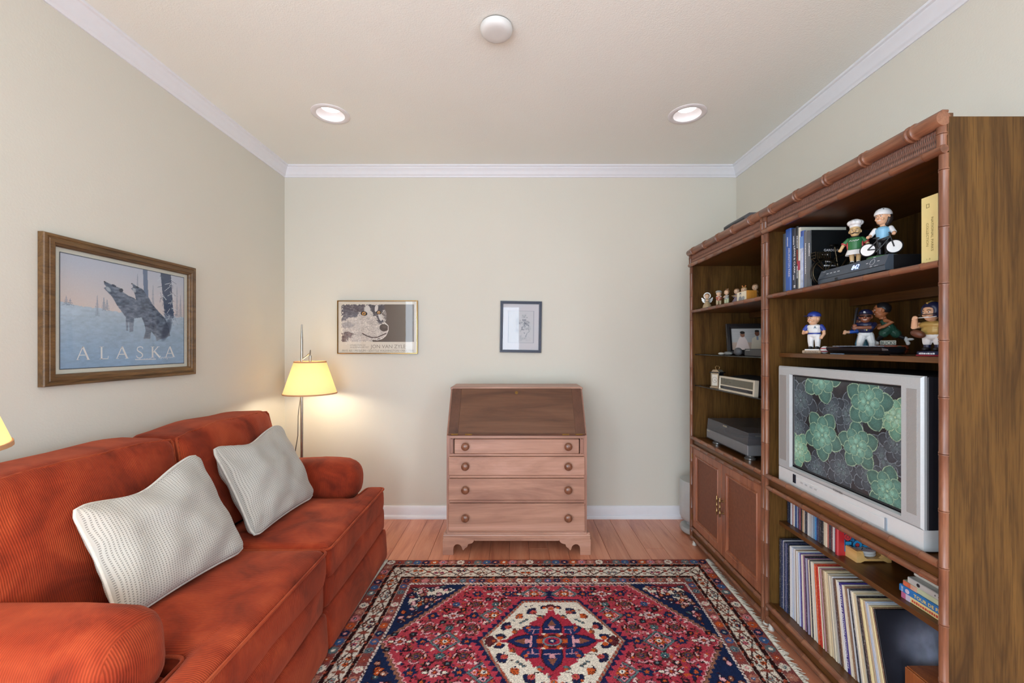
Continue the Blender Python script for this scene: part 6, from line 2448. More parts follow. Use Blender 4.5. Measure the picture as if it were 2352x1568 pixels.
# --- chef figurine on the cable box
ZB = SH1 + .0602
r = thing('figurine', 'moustached chef figurine in green shirt and white hat on the cable box', 'figurine', (1.258, 1.560, ZB), FR + .80)
for sx in (-1, 1):
    part(r, 'shoe', P_K, .0012, lambda b: b.ell((sx * .010, -.006, .005), (.008, .015, .005), 10, 8))
    part(r, 'sock', P_W, .0012, lambda b: limb(b, [(sx * .009, 0, .008), (sx * .009, 0, .014)], [.0062, .0062]))
M_WAX = mat('skin_wax', '#c9a878', .5, var=.03)
def f(b):
    for sx in (-1, 1):
        limb(b, [(sx * .009, 0, .014), (sx * .010, 0, .030), (sx * .010, 0, .046)], [.0066, .0078, .0085])
part(r, 'legs', M_WAX, .0012, f)
part(r, 'apron', P_W, 0, lambda b: b.lathe([(.030, .034), (.0295, .036), (.024, .052), (.022, .060)], 28, Matrix.Diagonal((1, .8, 1, 1)), caps=False))
P_GR2 = mat('paint_bright_green', '#2c6b3c', .45, var=.05)
P_RED = mat('paint_red', '#b0343a', .45, var=.05)
def f(b):
    b.tube([(0, 0, .052), (0, 0, .070), (0, 0, .090), (0, 0, .098)], [.0225, .0235, .0235, .017], 20)
part(r, 'shirt', P_GR2, .0014, f)
for sx in (-1, 1):
    part(r, 'side_panel', P_RED, 0, lambda b: b.ell((sx * .0215, -.002, .070), (.004, .011, .016), 10, 8))
    part(r, 'sleeve', P_GR2, .0012, lambda b: limb(b, [(sx * .020, 0, .092), (sx * .032, -.002, .078)], [.0080, .0085]))
    part(r, 'cuff', P_RED, 0, lambda b: b.tube([(sx * .032, -.002, .079), (sx * .0345, -.0025, .075)], [.0090, .0090], 12))
    def f(b):
        limb(b, [(sx * .034, -.003, .075), (sx * .041, -.008, .060)], [.0062, .0052])
        hands(b, (sx * .043, -.010, .055), .0066)
    part(r, 'arm', M_WAX, .0011, f)
part(r, 'shirt_script', P_W, 0, lambda b: b.tube([(-.014, -.0242, .082), (-.010, -.0246, .086), (-.008, -.0248, .081), (-.004, -.0250, .085), (0, -.0252, .082), (.004, -.0250, .085), (.008, -.0246, .083), (.013, -.0240, .086)], .0011, 5))
part(r, 'collar', P_K, 0, lambda b: b.lathe([(.016, .096), (.0175, .099), (.015, .102)], 24, caps=False))
o, M = head_part(r, Vector((0, -.002, .121)), .023, M_WAX, 0, 1.3, mouth=False)
s = .023
for sx in (-1, 1):
    b = MB()
    b.tube([(0, -.86 * s, -.36 * s), (sx * .22 * s, -.84 * s, -.42 * s), (sx * .42 * s, -.70 * s, -.40 * s), (sx * .52 * s, -.62 * s, -.28 * s)], [.05 * s, .09 * s, .06 * s, .03 * s], 6)
    b.xf(M)
    b.build('moustache', P_K, o, 60)
def f(b):
    b.tube([(0, 0, .134), (0, 0, .146)], [.0165, .0175], 20)
    for q in range(7):
        a = q * 2 * PI / 7
        b.ell((.013 * math.cos(a), .012 * math.sin(a), .152), (.0125, .0125, .0105), 10, 8)
    b.ell((0, 0, .156), (.018, .018, .011), 14, 8)
part(r, 'chef_hat', P_W, .0013, f)

# --- cyclist figurine on the cable box
r = thing('figurine', 'cyclist bobblehead with white helmet and light blue shirt holding a bicycle', 'figurine', (1.262, 1.448, ZB), FR + .62)
part(r, 'base', mat('base_grass', '#3f6a44', .7, var=.2), 0, lambda b: b.lathe([(.040, 0), (.040, .004), (.036, .007), (.001, .007)], 28, Matrix.Diagonal((1.1, .7, 1, 1))))
def f(b):
    for sx in (-1, 1):
        limb(b, [(sx * .010, .008, .012), (sx * .010, .006, .036), (sx * .009, .004, .062)], [.0065, .0080, .0105])
    b.ell((0, .004, .064), (.019, .015, .012), 12, 8)
part(r, 'shorts', P_K, .0013, f)
for sx in (-1, 1):
    part(r, 'shoe', P_K, .0012, lambda b: b.ell((sx * .010, .002, .011), (.007, .014, .005), 10, 8))
P_SKY = mat('paint_sky', '#7fb6d6', .45, var=.04)
def f(b):
    b.tube([(0, .004, .064), (0, .003, .082), (0, .002, .098), (0, .002, .106)], [.0175, .0190, .0210, .013], 18)
part(r, 'shirt', P_SKY, .0013, f)
for sx in (-1, 1):
    part(r, 'sleeve', P_W, .0012, lambda b: limb(b, [(sx * .021, .002, .099), (sx * .031, -.004, .082)], [.0085, .0072]))
    def f(b):
        limb(b, [(sx * .031, -.004, .082), (sx * .034, -.020, .074)], [.0060, .0052])
        hands(b, (sx * .034, -.022, .074), .006)
    part(r, 'arm', SK1, .0011, f)
o, M = head_part(r, Vector((0, .002, .139)), .027, SK1, -.35)
s = .027
b = MB()
b.ell((0, .26 * s, -.16 * s), (.90 * s, .78 * s, 1.02 * s), 20, 14, fn=lambda x, y, z: (x, y if abs(x) > .80 else max(y, -.45), z))
b.xf(M)
b.build('hair', mat('paint_dark_hair', '#2e2420', .5, var=.1), r, 60)
b = MB()
b.ell((0, .06 * s, .38 * s), (.87 * s, 1.04 * s, .84 * s), 20, 12, fn=lambda x, y, z: (x * (1 - .12 * max(0, -z)), y, max(z, -.22 - .10 * y)))
b.xf(M)
hm = b.build('helmet', P_W, r, 60)
for sx in (-1, 0, 1):
    for yy in (-.45, .25):
        b = MB()
        b.ell((sx * .42 * s, yy * s, (1.20 - .17 * abs(sx) - .22 * abs(yy)) * s), (.07 * s, .22 * s, .05 * s), 10, 6)
        b.xf(M)
        b.build('vent', P_K, hm, 60)
# its bicycle
yb_ = -.024
for nm, x in (('rear_wheel', -.034), ('front_wheel', .036)):
    part(r, nm, P_W, 0, lambda b: b.lathe([(.0215, -.0015), (.0215, .0015)], 26, axis_xf((x, yb_, .030), (1, 0, 0), UPV)))
    part(r, 'tyre', P_K, 0, lambda b: b.tube([(x + .0215 * math.cos(q * PI / 14), yb_, .030 + .0215 * math.sin(q * PI / 14)) for q in range(28)], .0024, 6, closed=True))
def f(b):
    for p, q in (((-.034, .030), (-.002, .028)), ((-.002, .028), (-.010, .064)), ((-.034, .030), (-.009, .056)), ((-.002, .028), (.026, .064)), ((-.009, .058), (.026, .066)), ((.036, .030), (.024, .074))):
        b.cyl((p[0], yb_ - .003, p[1]), (q[0], yb_ - .003, q[1]), .0021, n=7)
    b.cyl((.026, yb_ - .018, .076), (.026, yb_ + .014, .076), .0020, n=7)
    b.ell((-.011, yb_ - .003, .066), (.010, .004, .0028), 8, 6)
part(r, 'bicycle_frame', P_K, 0, f)
part(r, 'crank', P_K, 0, lambda b: b.tube([(-.010, yb_ - .008, .018), (-.002, yb_ - .008, .028), (.006, yb_ - .008, .038)], .0014, 6))

# ------------------------------------------------------------------ discs on the lower shelf
cdc = ['#1a2338', '#222b45', '#c3c8d0', '#9a5a50', '#d8d4ca', '#2c4a7c', '#b8c2cc', '#4a3a58', '#8c4a58', '#2a2a30', '#b89a78', '#d2ccc0', '#3a3c44', '#4c4656', '#cfcfca', '#b4b8b8', '#a8b0b8', '#7890a8', '#3f86b8', '#32386a', '#4a4a58', '#2b2c34', '#23262c', '#d9cdb4', '#ddd0b8', '#b06a60', '#34343c', '#6a4448', '#d4d2ce', '#3c3f74']
cdn = {'#1a2338': 'midnight blue', '#222b45': 'navy', '#c3c8d0': 'pale grey', '#9a5a50': 'brick red', '#d8d4ca': 'off-white', '#2c4a7c': 'mid blue', '#b8c2cc': 'ice grey', '#4a3a58': 'plum', '#8c4a58': 'maroon', '#2a2a30': 'black', '#b89a78': 'tan', '#d2ccc0': 'ivory', '#3a3c44': 'charcoal', '#4c4656': 'slate purple', '#cfcfca': 'white', '#b4b8b8': 'silver', '#a8b0b8': 'light steel', '#7890a8': 'steel blue', '#3f86b8': 'bright sky blue', '#32386a': 'indigo', '#4a4a58': 'dark grey', '#2b2c34': 'soot black', '#23262c': 'jet black', '#d9cdb4': 'cream', '#ddd0b8': 'pale cream', '#b06a60': 'salmon', '#34343c': 'graphite', '#6a4448': 'wine', '#d4d2ce': 'chalk white', '#3c3f74': 'violet blue'}
def fleck(name, c, c2, amt=.5, sc=(60, 60, 22), thr=.60):
    if name in MATS:
        return MATS[name]
    t = NT(name)
    oi = t.n('ShaderNodeObjectInfo')
    v = t.coords('Object', sc)
    ad = t.n('ShaderNodeVectorMath', operation='ADD')
    t.l(v, ad.inputs[0])
    t.l(t.math('MULTIPLY', oi.outputs['Random'], 90.), ad.inputs[1])
    f = t.noise(ad.outputs[0], 6, 2, .6)
    t.l(t.ramp(f, [(thr, hx(c)), (thr + .04, tuple(np.array(hx(c)) * (1 - amt) + np.array(hx(c2)) * amt))]), t.b.inputs['Base Color'])
    t.set(Roughness=.45)
    MATS[name] = t.m
    return t.m
y = 1.966
rr = random.Random(8)
n_cd = len(cdc)
for i, c in enumerate(cdc):
    th = .0101 if i not in (0, 15, 23) else .0125
    if i in (7, 11, 13, 18):
        th = .0075
    o = MB().box(0, .138, -th + .0003, -.0003, 0, .1245, .0007).build('compact_disc', fleck('cd_' + c[1:], c, '#d8d8d4' if np.mean(rgb(c)) < .5 else '#4a4a50', .45, (90, 90, 30), .62), None)
    o.location = (1.268 + rr.uniform(0, .004), y, SH3)
    tag(o, f'{cdn[c]} compact disc case, {ordinal(i + 1)} from the left in the row', 'compact disc', 'compact discs on the lower shelf')
    y -= th
# red picture book
r = upright_book('book', 'red book with colourful cartoon cover behind the coaster holder', 1.262, y - .0005, .016, .15, .150, SH3, mat('cover_red', '#b02a30', .35, coat=.2))
cv = Canvas(.118, .118, .0018, '#2a6a9c')
rr2 = random.Random(6)
for i in range(46):
    u, v = rr2.uniform(-.05, .05), rr2.uniform(-.05, .05)
    c = rr2.choice(['#b83a3c', '#c87a3c', '#2a86b8', '#38689c', '#c0503c'])
    s_ = rr2.uniform(.008, .018)
    if rr2.random() < .5:
        cv.rect(u - s_ - .0022, u + s_ + .0022, v - s_ * .6 - .0022, v + s_ * .6 + .0022, '#14202c')
        cv.rect(u - s_, u + s_, v - s_ * .6, v + s_ * .6, c)
    else:
        cv.ell(u, v, s_ + .0022, s_ + .0022, '#14202c')
        cv.ell(u, v, s_, s_, c)
        cv.ell(u, v, s_ * .5, s_ * .5, '#14202c')
        cv.ell(u, v, s_ * .4, s_ * .4, rr2.choice(['#b83a3c', '#c87a3c']))
cv.build('cover_picture', r, (.085, -.0083, .075), (1, 0, 0), UPV, attr_mat('print', .55))

# coaster holder and coasters
M_MAP = wood('pale_maple', '#b98a4c', '#d2a868', '#dfba80', 'Y', 1.5, .4, .1, .7, .2)
ch = thing('coaster_holder', 'pale wooden coaster holder on the lower shelf beside the red book', 'coaster holder', (1.358, 1.650, SH3))
MB().box(-.0560, .0560, -.043, .043, .004, .013).build('tray', M_MAP, ch)
for s in (-1, 1):
    b = MB()
    b.prism([(-.055, 0), (.055, 0), (.055, .043), (.042, .043), (.034, .032), (.020, .028), (.006, .032), (-.004, .043), (-.055, .043)], lambda a, c, t_: (t_, a, c), s * .061 - .005, s * .061 + .005)
    b.build('side_wall', M_MAP, ch)
    b = MB()
    b.prism([(-.0559, 0), (-.050, 0), (-.036, .006), (.036, .006), (.050, 0), (.0559, 0), (.0559, .043), (.042, .043), (.036, .022), (.026, .014), (-.026, .014), (-.036, .022), (-.042, .043), (-.0559, .043)], lambda a, c, t_: (a, t_, c), s * .049 - .0058, s * .049 + .0058)
    b.build('end_wall', M_MAP, ch)
for k, lab in enumerate(('round white coaster at the bottom of the pile in the wooden holder', 'round white coaster with a printed top, uppermost in the wooden holder')):
    o = MB().lathe([(.040, 0), (.041, .001), (.041, .008), (.040, .009), (.001, .009)], 36, caps=True).build('coaster', mat('coaster_white', '#c4c2c0', .5, var=.04), None)
    o.location = (1.358, 1.650, SH3 + .0145 + .0098 * k)
    tag(o, lab, 'coaster')
    if k:
        for q in range(5):
            a = q * 1.3
            MB().box(-.012, .012, -.0012, .0012, .0091, .0094, 0, Matrix.Rotation(a, 4, 'Z') @ Matrix.Translation((.018, .004 * q - .01, 0))).build('printed_mark', T_K, o)

# stack of books lying flat
def flat_book(name, label, z, th, X, y0, y1, depth, m_cover, lean=0):
    r = thing(name, label, 'book', (X, (y0 + y1) / 2, z), lean)
    hw = (y1 - y0) / 2
    c = .0018
    U_ = [(depth, 0), (.002, 0), (0, .002), (0, th - .002), (.002, th), (depth, th), (depth, th - c), (.005, th - c), (.005, c), (depth, c)]
    MB().prism(U_, lambda a, b, t_: (a, t_, b), -hw, hw).build('cover', m_cover, r)
    MB().box(.0052, depth - .004, -hw + .003, hw - .003, c + .0001, th - c - .0001).build('page_block', M_PAGE, r)
    return r
z = SH3
r = flat_book('book', 'yellow and pink spined book at the bottom of the flat stack', z, .0205, 1.262, 1.184, 1.378, .21, mat('cover_pale_yellow', '#e0cf92', .4))
MB().box(-.0006, .001, .082, .097, .0005, .0200).build('spine_label', mat('label_pink', '#b8648c', .5), r)
MB().box(-.0006, .001, .066, .081, .0005, .0200).build('spine_label', mat('label_lilac', '#c8bcd0', .5), r)
marks(r, 'spine_print', 12, .085, .0080, (-.0008, .060, .0065), RT, UPV, T_R, 33)
marks(r, 'spine_print', 9, .060, .0070, (-.0008, -.032, .0065), RT, UPV, mat('ink_olive', '#7a6a3a', .6), 34)
z += .0207
r = flat_book('book', 'blue book with yellow TOUR DE FRANCE lettering in the flat stack', z, .0225, 1.258, 1.184, 1.381, .22, mat('cover_cyan', '#2a74b8', .35, coat=.2))
text(r, 'spine_lettering', 'TOUR DE FRANCE', .0105, (-.0008, .048, .0065), RT, UPV, T_Y, width=.125, align='L', bold=.02)
text(r, 'spine_lettering', '2016', .0065, (-.0008, .0905, .020), (0, 0, -1), (0, -1, 0), T_W, width=.017, align='L', bold=.02)
MB().lathe([(.007, 0), (.007, .0006)], 20, axis_xf((-.0004, .070, .0115), RT, UPV)).build('spine_emblem', mat('label_lilac', '#c8bcd0', .5), r)
z += .0227
r = flat_book('book', 'pale green book with orange spine end in the flat stack', z, .0165, 1.262, 1.184, 1.372, .21, mat('cover_sage', '#b9c4a4', .45))
MB().box(-.0006, .001, .068, .0935, .0005, .016).build('spine_label', mat('label_orange', '#c8694a', .5, var=.2), r)
MB().box(-.0006, .001, .046, .068, .0005, .016).build('spine_label', mat('label_peach', '#c9a08c', .5, var=.3), r)
marks(r, 'spine_print', 12, .045, .0050, (-.0008, -.030, .0055), RT, UPV, mat('ink_mid_grey', '#6a6a6c', .6), 35)
z += .0167
r = flat_book('book', 'pale grey book with small black emblem in the flat stack', z, .0185, 1.262, 1.184, 1.356, .21, mat('cover_pale_grey', '#b9bab8', .45))
MB().lathe([(.0055, 0), (.0055, .0006)], 20, axis_xf((-.0004, .050, .0095), RT, UPV)).build('spine_emblem', T_K, r)
for q in range(5):
    marks(r, 'spine_print', 1, .0035, .0042, (-.0008, -.002 - q * .0105, .0075), RT, UPV, T_K, 40 + q)
z += .0187
r = flat_book('book', 'white book lying on top of the flat stack', z, .0165, 1.288, 1.184, 1.362, .19, mat('cover_white', '#d6d2c6', .5))

# ------------------------------------------------------------------ record sleeves on the bottom board
lpc = [('navy', '#1f2c50'), ('black', '#1c1d24'), ('dark blue', '#2a3658'), ('pale grey', '#b9bcc4'), ('ink blue', '#1f2638'), ('lilac grey', '#8f8aa0'), ('charcoal', '#2c2e36'), ('white', '#d2d2d2'),
       ('chalk white', '#c9cace'), ('light grey', '#b4b6ba'), ('tan', '#a8927a'), ('ivory', '#d0c8b8'), ('pale blue', '#b4c0d4'), ('violet', '#584a8c'), ('plum', '#6a4a6a'), ('dusty pink', '#b08a90'), ('cream', '#d6ccb4'), ('dark brown', '#4a3630'),
       ('orange', '#c0562e'), ('bright red', '#b83224'), ('beige', '#cdbd9c'), ('brown', '#7a5a44'), ('stone', '#a8a294'), ('straw', '#d4c494')]
seq = [0, 1, 4, 0, 3, 6, 4, 2, 5, 0, 1, 4, 7, 8, 12, 9, 8, 10, 7, 11, 12, 13, 13, 11, 15, 14, 1, 5, 14, 16, 6, 11, 16, 7, 18, 19, 19, 16, 21, 15, 21, 10, 20, 20, 22, 16, 22, 8, 17, 21, 11, 7,
       -1, 11, 16, 21, 9, 6, 7, 16, 20, 22, 1, 17, 23, 23, 10, 12, 9, 20, 23, 21]
rr = random.Random(3)
SLX = 1.2285
yb_ = 1.968
tot = .512
base_th = [rr.uniform(.0052, .0088) for _ in seq]
for q, s_ in enumerate(seq):
    if s_ == -1:
        base_th[q] = .0135
    if s_ == 20:
        base_th[q] = .0105
k = tot / sum(base_th)
names = {}
for i, s_ in enumerate(seq):
    th = base_th[i] * k
    f_ = i / (len(seq) - 1)
    lean = math.radians(-12.5) * max(0, (f_ - .12) / .88) ** 1.1
    if s_ == -1:
        cn, c = 'purple', '#3a2f74'
    else:
        cn, c = lpc[s_]
    m = fleck('lp_' + c[1:], c, '#e0dcd2' if np.mean(rgb(c)) < .5 else '#5a5048', .4 if s_ != -1 else 0, (110, 110, 26), .60 if np.mean(rgb(c)) < .5 else .64)
    h = .313 + rr.uniform(-.002, .002)
    b = MB()
    # sleeve: a folded card, spine to the room, open at the back edge
    b.box(0, .313, -th + .0003, -.0003, 0, h, min(.0012, th * .25))
    o = b.build('record_sleeve', m, None)
    o.location = (SLX + rr.uniform(0, .005), yb_, BOT + .0003)
    o.rotation_euler = (lean, 0, 0)
    lab = f'{cn} record sleeve, {ordinal(i + 1)} from the left in the bottom row'
    if s_ == -1:
        lab = 'purple boxed record set with white lettering in the bottom row'
        text(o, 'spine_lettering', 'GREATEST 64 MOTOWN ORIGINAL HITS', .0078, (-.0006, -th / 2 + .0038, h - .010), (0, 0, -1), (0, -1, 0), T_W, width=.285, align='L', bold=.01)
        MB().box(.03, .313, -th + .002, -.002, h, h + .0006).build('top_panel', mat('set_top_dark', '#2a2d48', .5), o)
        text(o, 'top_lettering', 'ORIGINAL HITS', .006, (.09, -th / 2 - .003, h + .0009), (1, 0, 0), (0, 1, 0), T_W)
    tag(o, lab, 'record', 'record sleeves in the bottom row')
    f2_ = min(1, (i + 1) / (len(seq) - 1))
    nxt = math.radians(-12.5) * max(0, (f2_ - .12) / .88) ** 1.1
    yb_ -= th / math.cos(lean) + .315 * (math.tan(abs(nxt)) - math.tan(abs(lean)))
# the front-most black sleeve with a dim grey portrait-like blur
r = thing('record_sleeve', 'black record sleeve with blurred grey picture leaning at the front', 'record', (SLX + .002, yb_ - .0025, BOT + .0004), 0, 'record sleeves in the bottom row')
r.rotation_euler = (math.radians(-12.8), 0, 0)
MB().box(0, .313, -.006, 0, 0, .313, .001).build('sleeve', mat('sleeve_black', '#111116', .35, coat=.15), r)
cv = Canvas(.309, .309, .0025, '#121219')
f1 = cv.fbm(.09, 31, 4)
glow = np.exp(-((cv.U - .0) / .085) ** 2 - ((cv.V - .02) / .11) ** 2)
shade_ = np.clip(glow * (.30 + .75 * f1), 0, 1)
cv.c = np.clip(rgb('#121219') + shade_[..., None] * np.array([.95, 1.0, 1.1]), 0, 1)
cv.ell(.045, -.01, .012, .09, '#6d7380', .12, .5, .6)
cv.ell(-.02, -.045, .05, .035, '#6a707c', -.3, .45, .6)
cv.build('cover_picture', r, (.1565, -.0063, .1565), (1, 0, 0), UPV, attr_mat('print', .55))

# wooden box in the near corner
M_WBX = wood('cherry_box', '#5a2c16', '#8f4f26', '#a56031', 'Z', 1.4, .4, .15, .8, .3)
r = thing('wooden_box', 'reddish brown wooden box in the near corner of the bottom board', 'box', (1.368, 1.260, BOT))
MB().box(-.105, .105, .020, .108, 0, .170, .002).build('back_block', M_WBX, r)
MB().box(-.090, .105, -.100, .0198, 0, .158, .002).build('front_block', M_WBX, r)
MB().box(-.100, .105, .022, .106, .1702, .174, .001).build('lid', M_WBX, r)

# ================================================================== things in the far unit
def figurine(label, X, Y, rz, H, body, m1, m2, skin, hair, extra=None, z=SH1, group=None):
    """small porcelain child: bell skirt or trousers, round head"""
    r = thing('porcelain_figurine', label, 'figurine', (X, Y, z), rz, group)
    k = H / .095
    part(r, 'base', mat('china_cream', '#cfc4ae', .35), 0, lambda b: b.lathe([(.019 * k, 0), (.020 * k, .002 * k), (.018 * k, .005 * k), (.001, .005 * k)], 18))
    if body == 'skirt':
        part(r, 'dress', m1, 0, lambda b: b.lathe([(.026 * k, .004 * k), (.026 * k, .010 * k), (.022 * k, .022 * k), (.014 * k, .036 * k), (.009 * k, .046 * k), (.010 * k, .056 * k), (.006 * k, .060 * k)], 20))
    else:
        def f(b):
            for sx in (-1, 1):
                limb(b, [(sx * .008 * k, 0, .010 * k), (sx * .008 * k, 0, .022 * k), (sx * .007 * k, 0, .036 * k)], [.0065 * k, .0075 * k, .0080 * k])
        part(r, 'trousers', m1, .0012, f)
        part(r, 'jacket', m2, .0012, lambda b: b.tube([(0, 0, .034 * k), (0, 0, .046 * k), (0, 0, .058 * k)], [.0125 * k, .0130 * k, .0080 * k], 14))
        for sx in (-1, 1):
            part(r, 'shoe', mat('china_brown', '#6a4a38', .4), 0, lambda b: b.ell((sx * .008 * k, -.004 * k, .008 * k), (.006 * k, .010 * k, .004 * k), 8, 6))
    def f(b):
        for sx in (-1, 1):
            limb(b, [(sx * .011 * k, 0, .054 * k), (sx * .014 * k, -.007 * k, .046 * k), (sx * .004 * k, -.014 * k, .047 * k)], [.0050 * k, .0046 * k, .0040 * k], 6)
    part(r, 'arms', m2, .0011, f)
    part(r, 'hands', skin, 0, lambda b: [b.ell((sx * .003 * k, -.0155 * k, .0475 * k), .0042 * k, 8, 6) for sx in (-1, 1)])
    def f(b):
        b.ell((0, -.001 * k, .074 * k), (.0135 * k, .0130 * k, .0140 * k), 16, 12)
        b.ell((0, -.0135 * k, .071 * k), (.0020 * k, .0025 * k, .0020 * k), 6, 5)
        b.tube([(0, 0, .056 * k), (0, 0, .064 * k)], .005 * k, 8)
    hd = part(r, 'head', skin, .0011, f)
    for sx in (-1, 1):
        part(hd, 'eye', P_EYE, 0, lambda b: b.ell((sx * .0050 * k, -.0128 * k, .0755 * k), .0016 * k, 6, 5))
    part(r, 'hair', hair, 0, lambda b: b.ell((0, .002 * k, .078 * k), (.0150 * k, .0145 * k, .0145 * k), 16, 10, fn=lambda x, y, z: (x, y if z > .35 else max(y, -.30), max(z, -.55))))
    if extra:
        extra(r, k)
    return r
C_SK = mat('china_skin', '#dcb898', .3, coat=.3, var=.02)
C_BR = mat('china_brown_hair', '#8a6444', .35, coat=.2)
C_BL = mat('china_blonde', '#b8925c', .35, coat=.2)
C_GY = mat('china_grey', '#9a9a94', .35, coat=.2)
C_TN = mat('china_tan', '#a89270', .35, coat=.2)
C_RD = mat('china_red', '#a8604c', .35, coat=.2)
C_GN = mat('china_green', '#b4b894', .35, coat=.2)
C_WH = mat('china_white', '#d4d4d0', .3, coat=.3)
C_PU = mat('china_mauve', '#8c8292', .35, coat=.2)
def angel(r, k):
    for sx in (-1, 1):
        b = MB()
        b.prism([(.004, .046), (.014, .056), (.030, .070), (.033, .064), (.029, .056), (.031, .052), (.026, .046), (.026, .041), (.020, .038), (.016, .036), (.006, .040)], lambda a, c, t_: (sx * a * k, .010 * k + t_ + a * .15 * k, c * k), 0, .002)
        b.build('wing', C_WH, r)
    b = MB()
    b.lathe([(.019 * k, -.0015), (.021 * k, 0), (.019 * k, .0015), (.0145 * k, .001), (.0145 * k, -.001)], 26, axis_xf((0, .007 * k, .079 * k), (1, 0, 0), UPV))
    b.build('halo', C_WH, r, 60)
figurine('porcelain angel with white wings and halo at the far end of the shelf', 1.238, 2.715, FR + 1.15, .100, 'skirt', C_TN, C_GY, C_SK, C_BR, angel)
def song(r, k):
    MB().box(-.014 * k, .014 * k, -.020 * k, -.018 * k, .044 * k, .058 * k, 0, Matrix.Rotation(-.3, 4, 'X')).build('song_sheet', C_WH, r)
def beret(r, k):
    part(r, 'cap', C_GY, 0, lambda b: b.ell((0, .002 * k, .085 * k), (.0175 * k, .017 * k, .0095 * k), 16, 8))
    song(r, k)
figurine('porcelain boy in red jacket and grey cap singing beside the angel', 1.245, 2.575, FR + 1.3, .100, 'trousers', C_TN, C_RD, C_SK, C_GY, beret)
def tuft(r, k):
    for a in (-.4, 0, .4):
        part(r, 'hair_tuft', C_BR, 0, lambda b: b.tube([(a * .01, .002, .086 * k), (a * .024, .004, .097 * k)], [.004, .0015], 6))
figurine('porcelain child in pale green trousers and grey jacket holding a song sheet', 1.250, 2.490, FR + .35, .096, 'trousers', C_GN, C_GY, C_SK, C_BR, tuft)
def tray_(r, k):
    MB().box(-.016 * k, .016 * k, -.030 * k, -.014 * k, .0485 * k, .0515 * k, .001).build('tray', mat('china_straw', '#c8a870', .4), r)
figurine('porcelain child with brown hair and mauve skirt carrying a tray', 1.315, 2.500, FR + .75, .104, 'skirt', C_PU, C_PU, C_SK, C_BR, tray_)
def bow(r, k):
    for sx in (-1, 1):
        part(r, 'hair_bow', mat('china_orange', '#d4803c', .35), 0, lambda b: b.tube([(sx * .002, .002, .089 * k), (sx * .009 * k, .002, .099 * k)], [.0020, .0040], 8))
figurine('porcelain girl with orange hair bows behind the picture block', 1.325, 2.440, FR + .8, .104, 'skirt', C_TN, C_TN, C_SK, C_BL, bow)
figurine('porcelain child with white collar behind the picture block, by the upright', 1.330, 2.335, FR + .7, .106, 'skirt', C_TN, C_BR, C_SK, C_BR,
         lambda r, k: part(r, 'collar', C_WH, 0, lambda b: b.lathe([(.006 * k, .060 * k), (.014 * k, .057 * k), (.012 * k, .054 * k)], 16, caps=False)))
figurine('tiny porcelain child in straw dress with red scarf against the upright', 1.275, 2.158, FR + .8, .062, 'skirt', mat('china_straw', '#c8a870', .4), C_TN, C_SK, C_BL,
         lambda r, k: part(r, 'scarf', mat('paint_crimson', '#a8303c', .4), 0, lambda b: b.lathe([(.010 * k, .060 * k), (.013 * k, .064 * k), (.009 * k, .067 * k)], 16, caps=False)))
# wooden block with a picture on its front
r = thing('picture_block', 'pale wooden block with a drawn picture on its face among the figurines', 'ornament', (1.232, 2.242, SH1))
MB().box(-.027, .027, -.049, .049, 0, .049, .0012).build('block', wood('honey_wood', '#a06a24', '#b87c30', '#c88c3c', 'Z', 1, .4, .1), r)
cv = Canvas(.092, .045, .0012, '#ddd4bc')
cv.ell(-.012, .010, .009, .010, '#5f6468')
cv.ell(-.012, .006, .006, .007, '#c9beaa')
cv.poly([(-.030, -.022), (-.022, .0), (-.004, .0), (.006, -.022)], '#8a8c8e')
cv.ell(.016, -.012, .014, .010, '#9a9c9e')
for q in range(7):
    cv.line((-.03 + q * .008, -.021), (-.026 + q * .008, -.004), .0013, '#5a5e64')
cv.build('picture_face', r, (-.0273, 0, .0245), RT, UPV, attr_mat('print', .55))
MB().box(-.0005, .0005, -.0495, .0495, .001, .048).build('joint', mat('joint_line', '#8a5a1c', .6), r)

# framed photograph on the upper glass shelf
r = thing('photo_frame', 'black photo frame with a wedding picture on the upper glass shelf', 'photo frame', (1.435, 2.555, G1), math.radians(-14))
Mt = Matrix.Rotation(math.radians(-14), 4, 'X')
M = Mt @ axis_xf((0, 0, .099), (1, 0, 0), UPV)
b = MB()
frame_sweep(b, .270, .195, [(0, -.010), (0, .004), (.003, .009), (.018, .011), (.028, .006), (.030, .0), (.030, -.006), (0, -.010)], M)
b.build('frame', mat('satin_black', '#201d1e', .3, var=.1, coat=.2), r, 20)
MB().box(-.125, .125, -.088, .088, -.010, -.007, 0, M).build('backing_board', M_BLK, r)
cv = Canvas(.212, .137, .0016, '#b9b6b4')
cv.rect(-.106, .106, -.0685, -.02, '#c4a894')
for q in range(12):
    cv.line((-.106, -.06 + q * .011), (.106, -.06 + q * .011), .0014, '#a8a8a8')
cv.poly([(-.090, -.0685), (-.070, -.01), (-.055, .015), (-.030, .015), (-.018, -.01), (-.005, -.0685)], '#e4d2cc')
cv.ell(-.042, .030, .013, .017, '#9a6a54')
cv.ell(-.042, .043, .014, .009, '#2c2422')
cv.poly([(-.058, .02), (-.052, .045), (-.066, -.03), (-.078, -.03)], '#dcd0cc', .7)
cv.poly([(.000, -.0685), (.010, .005), (.028, .018), (.052, .018), (.068, .0), (.074, -.0685)], '#d8ccb8')
cv.ell(.040, .038, .013, .018, '#7a4a38')
cv.ell(.040, .052, .013, .007, '#2c2422')
cv.rect(.034, .046, -.004, .018, '#8a94a8')
cv.build('photograph', r, M @ Vector((0, 0, -.0062)), M.to_3x3() @ Vector((1, 0, 0)), M.to_3x3() @ Vector((0, 1, 0)), attr_mat('print', .55))
MB().box(-.105, .105, -.0675, .0675, -.0030, -.0020, 0, M).build('glass_pane', M_PANE, r)
b = MB()
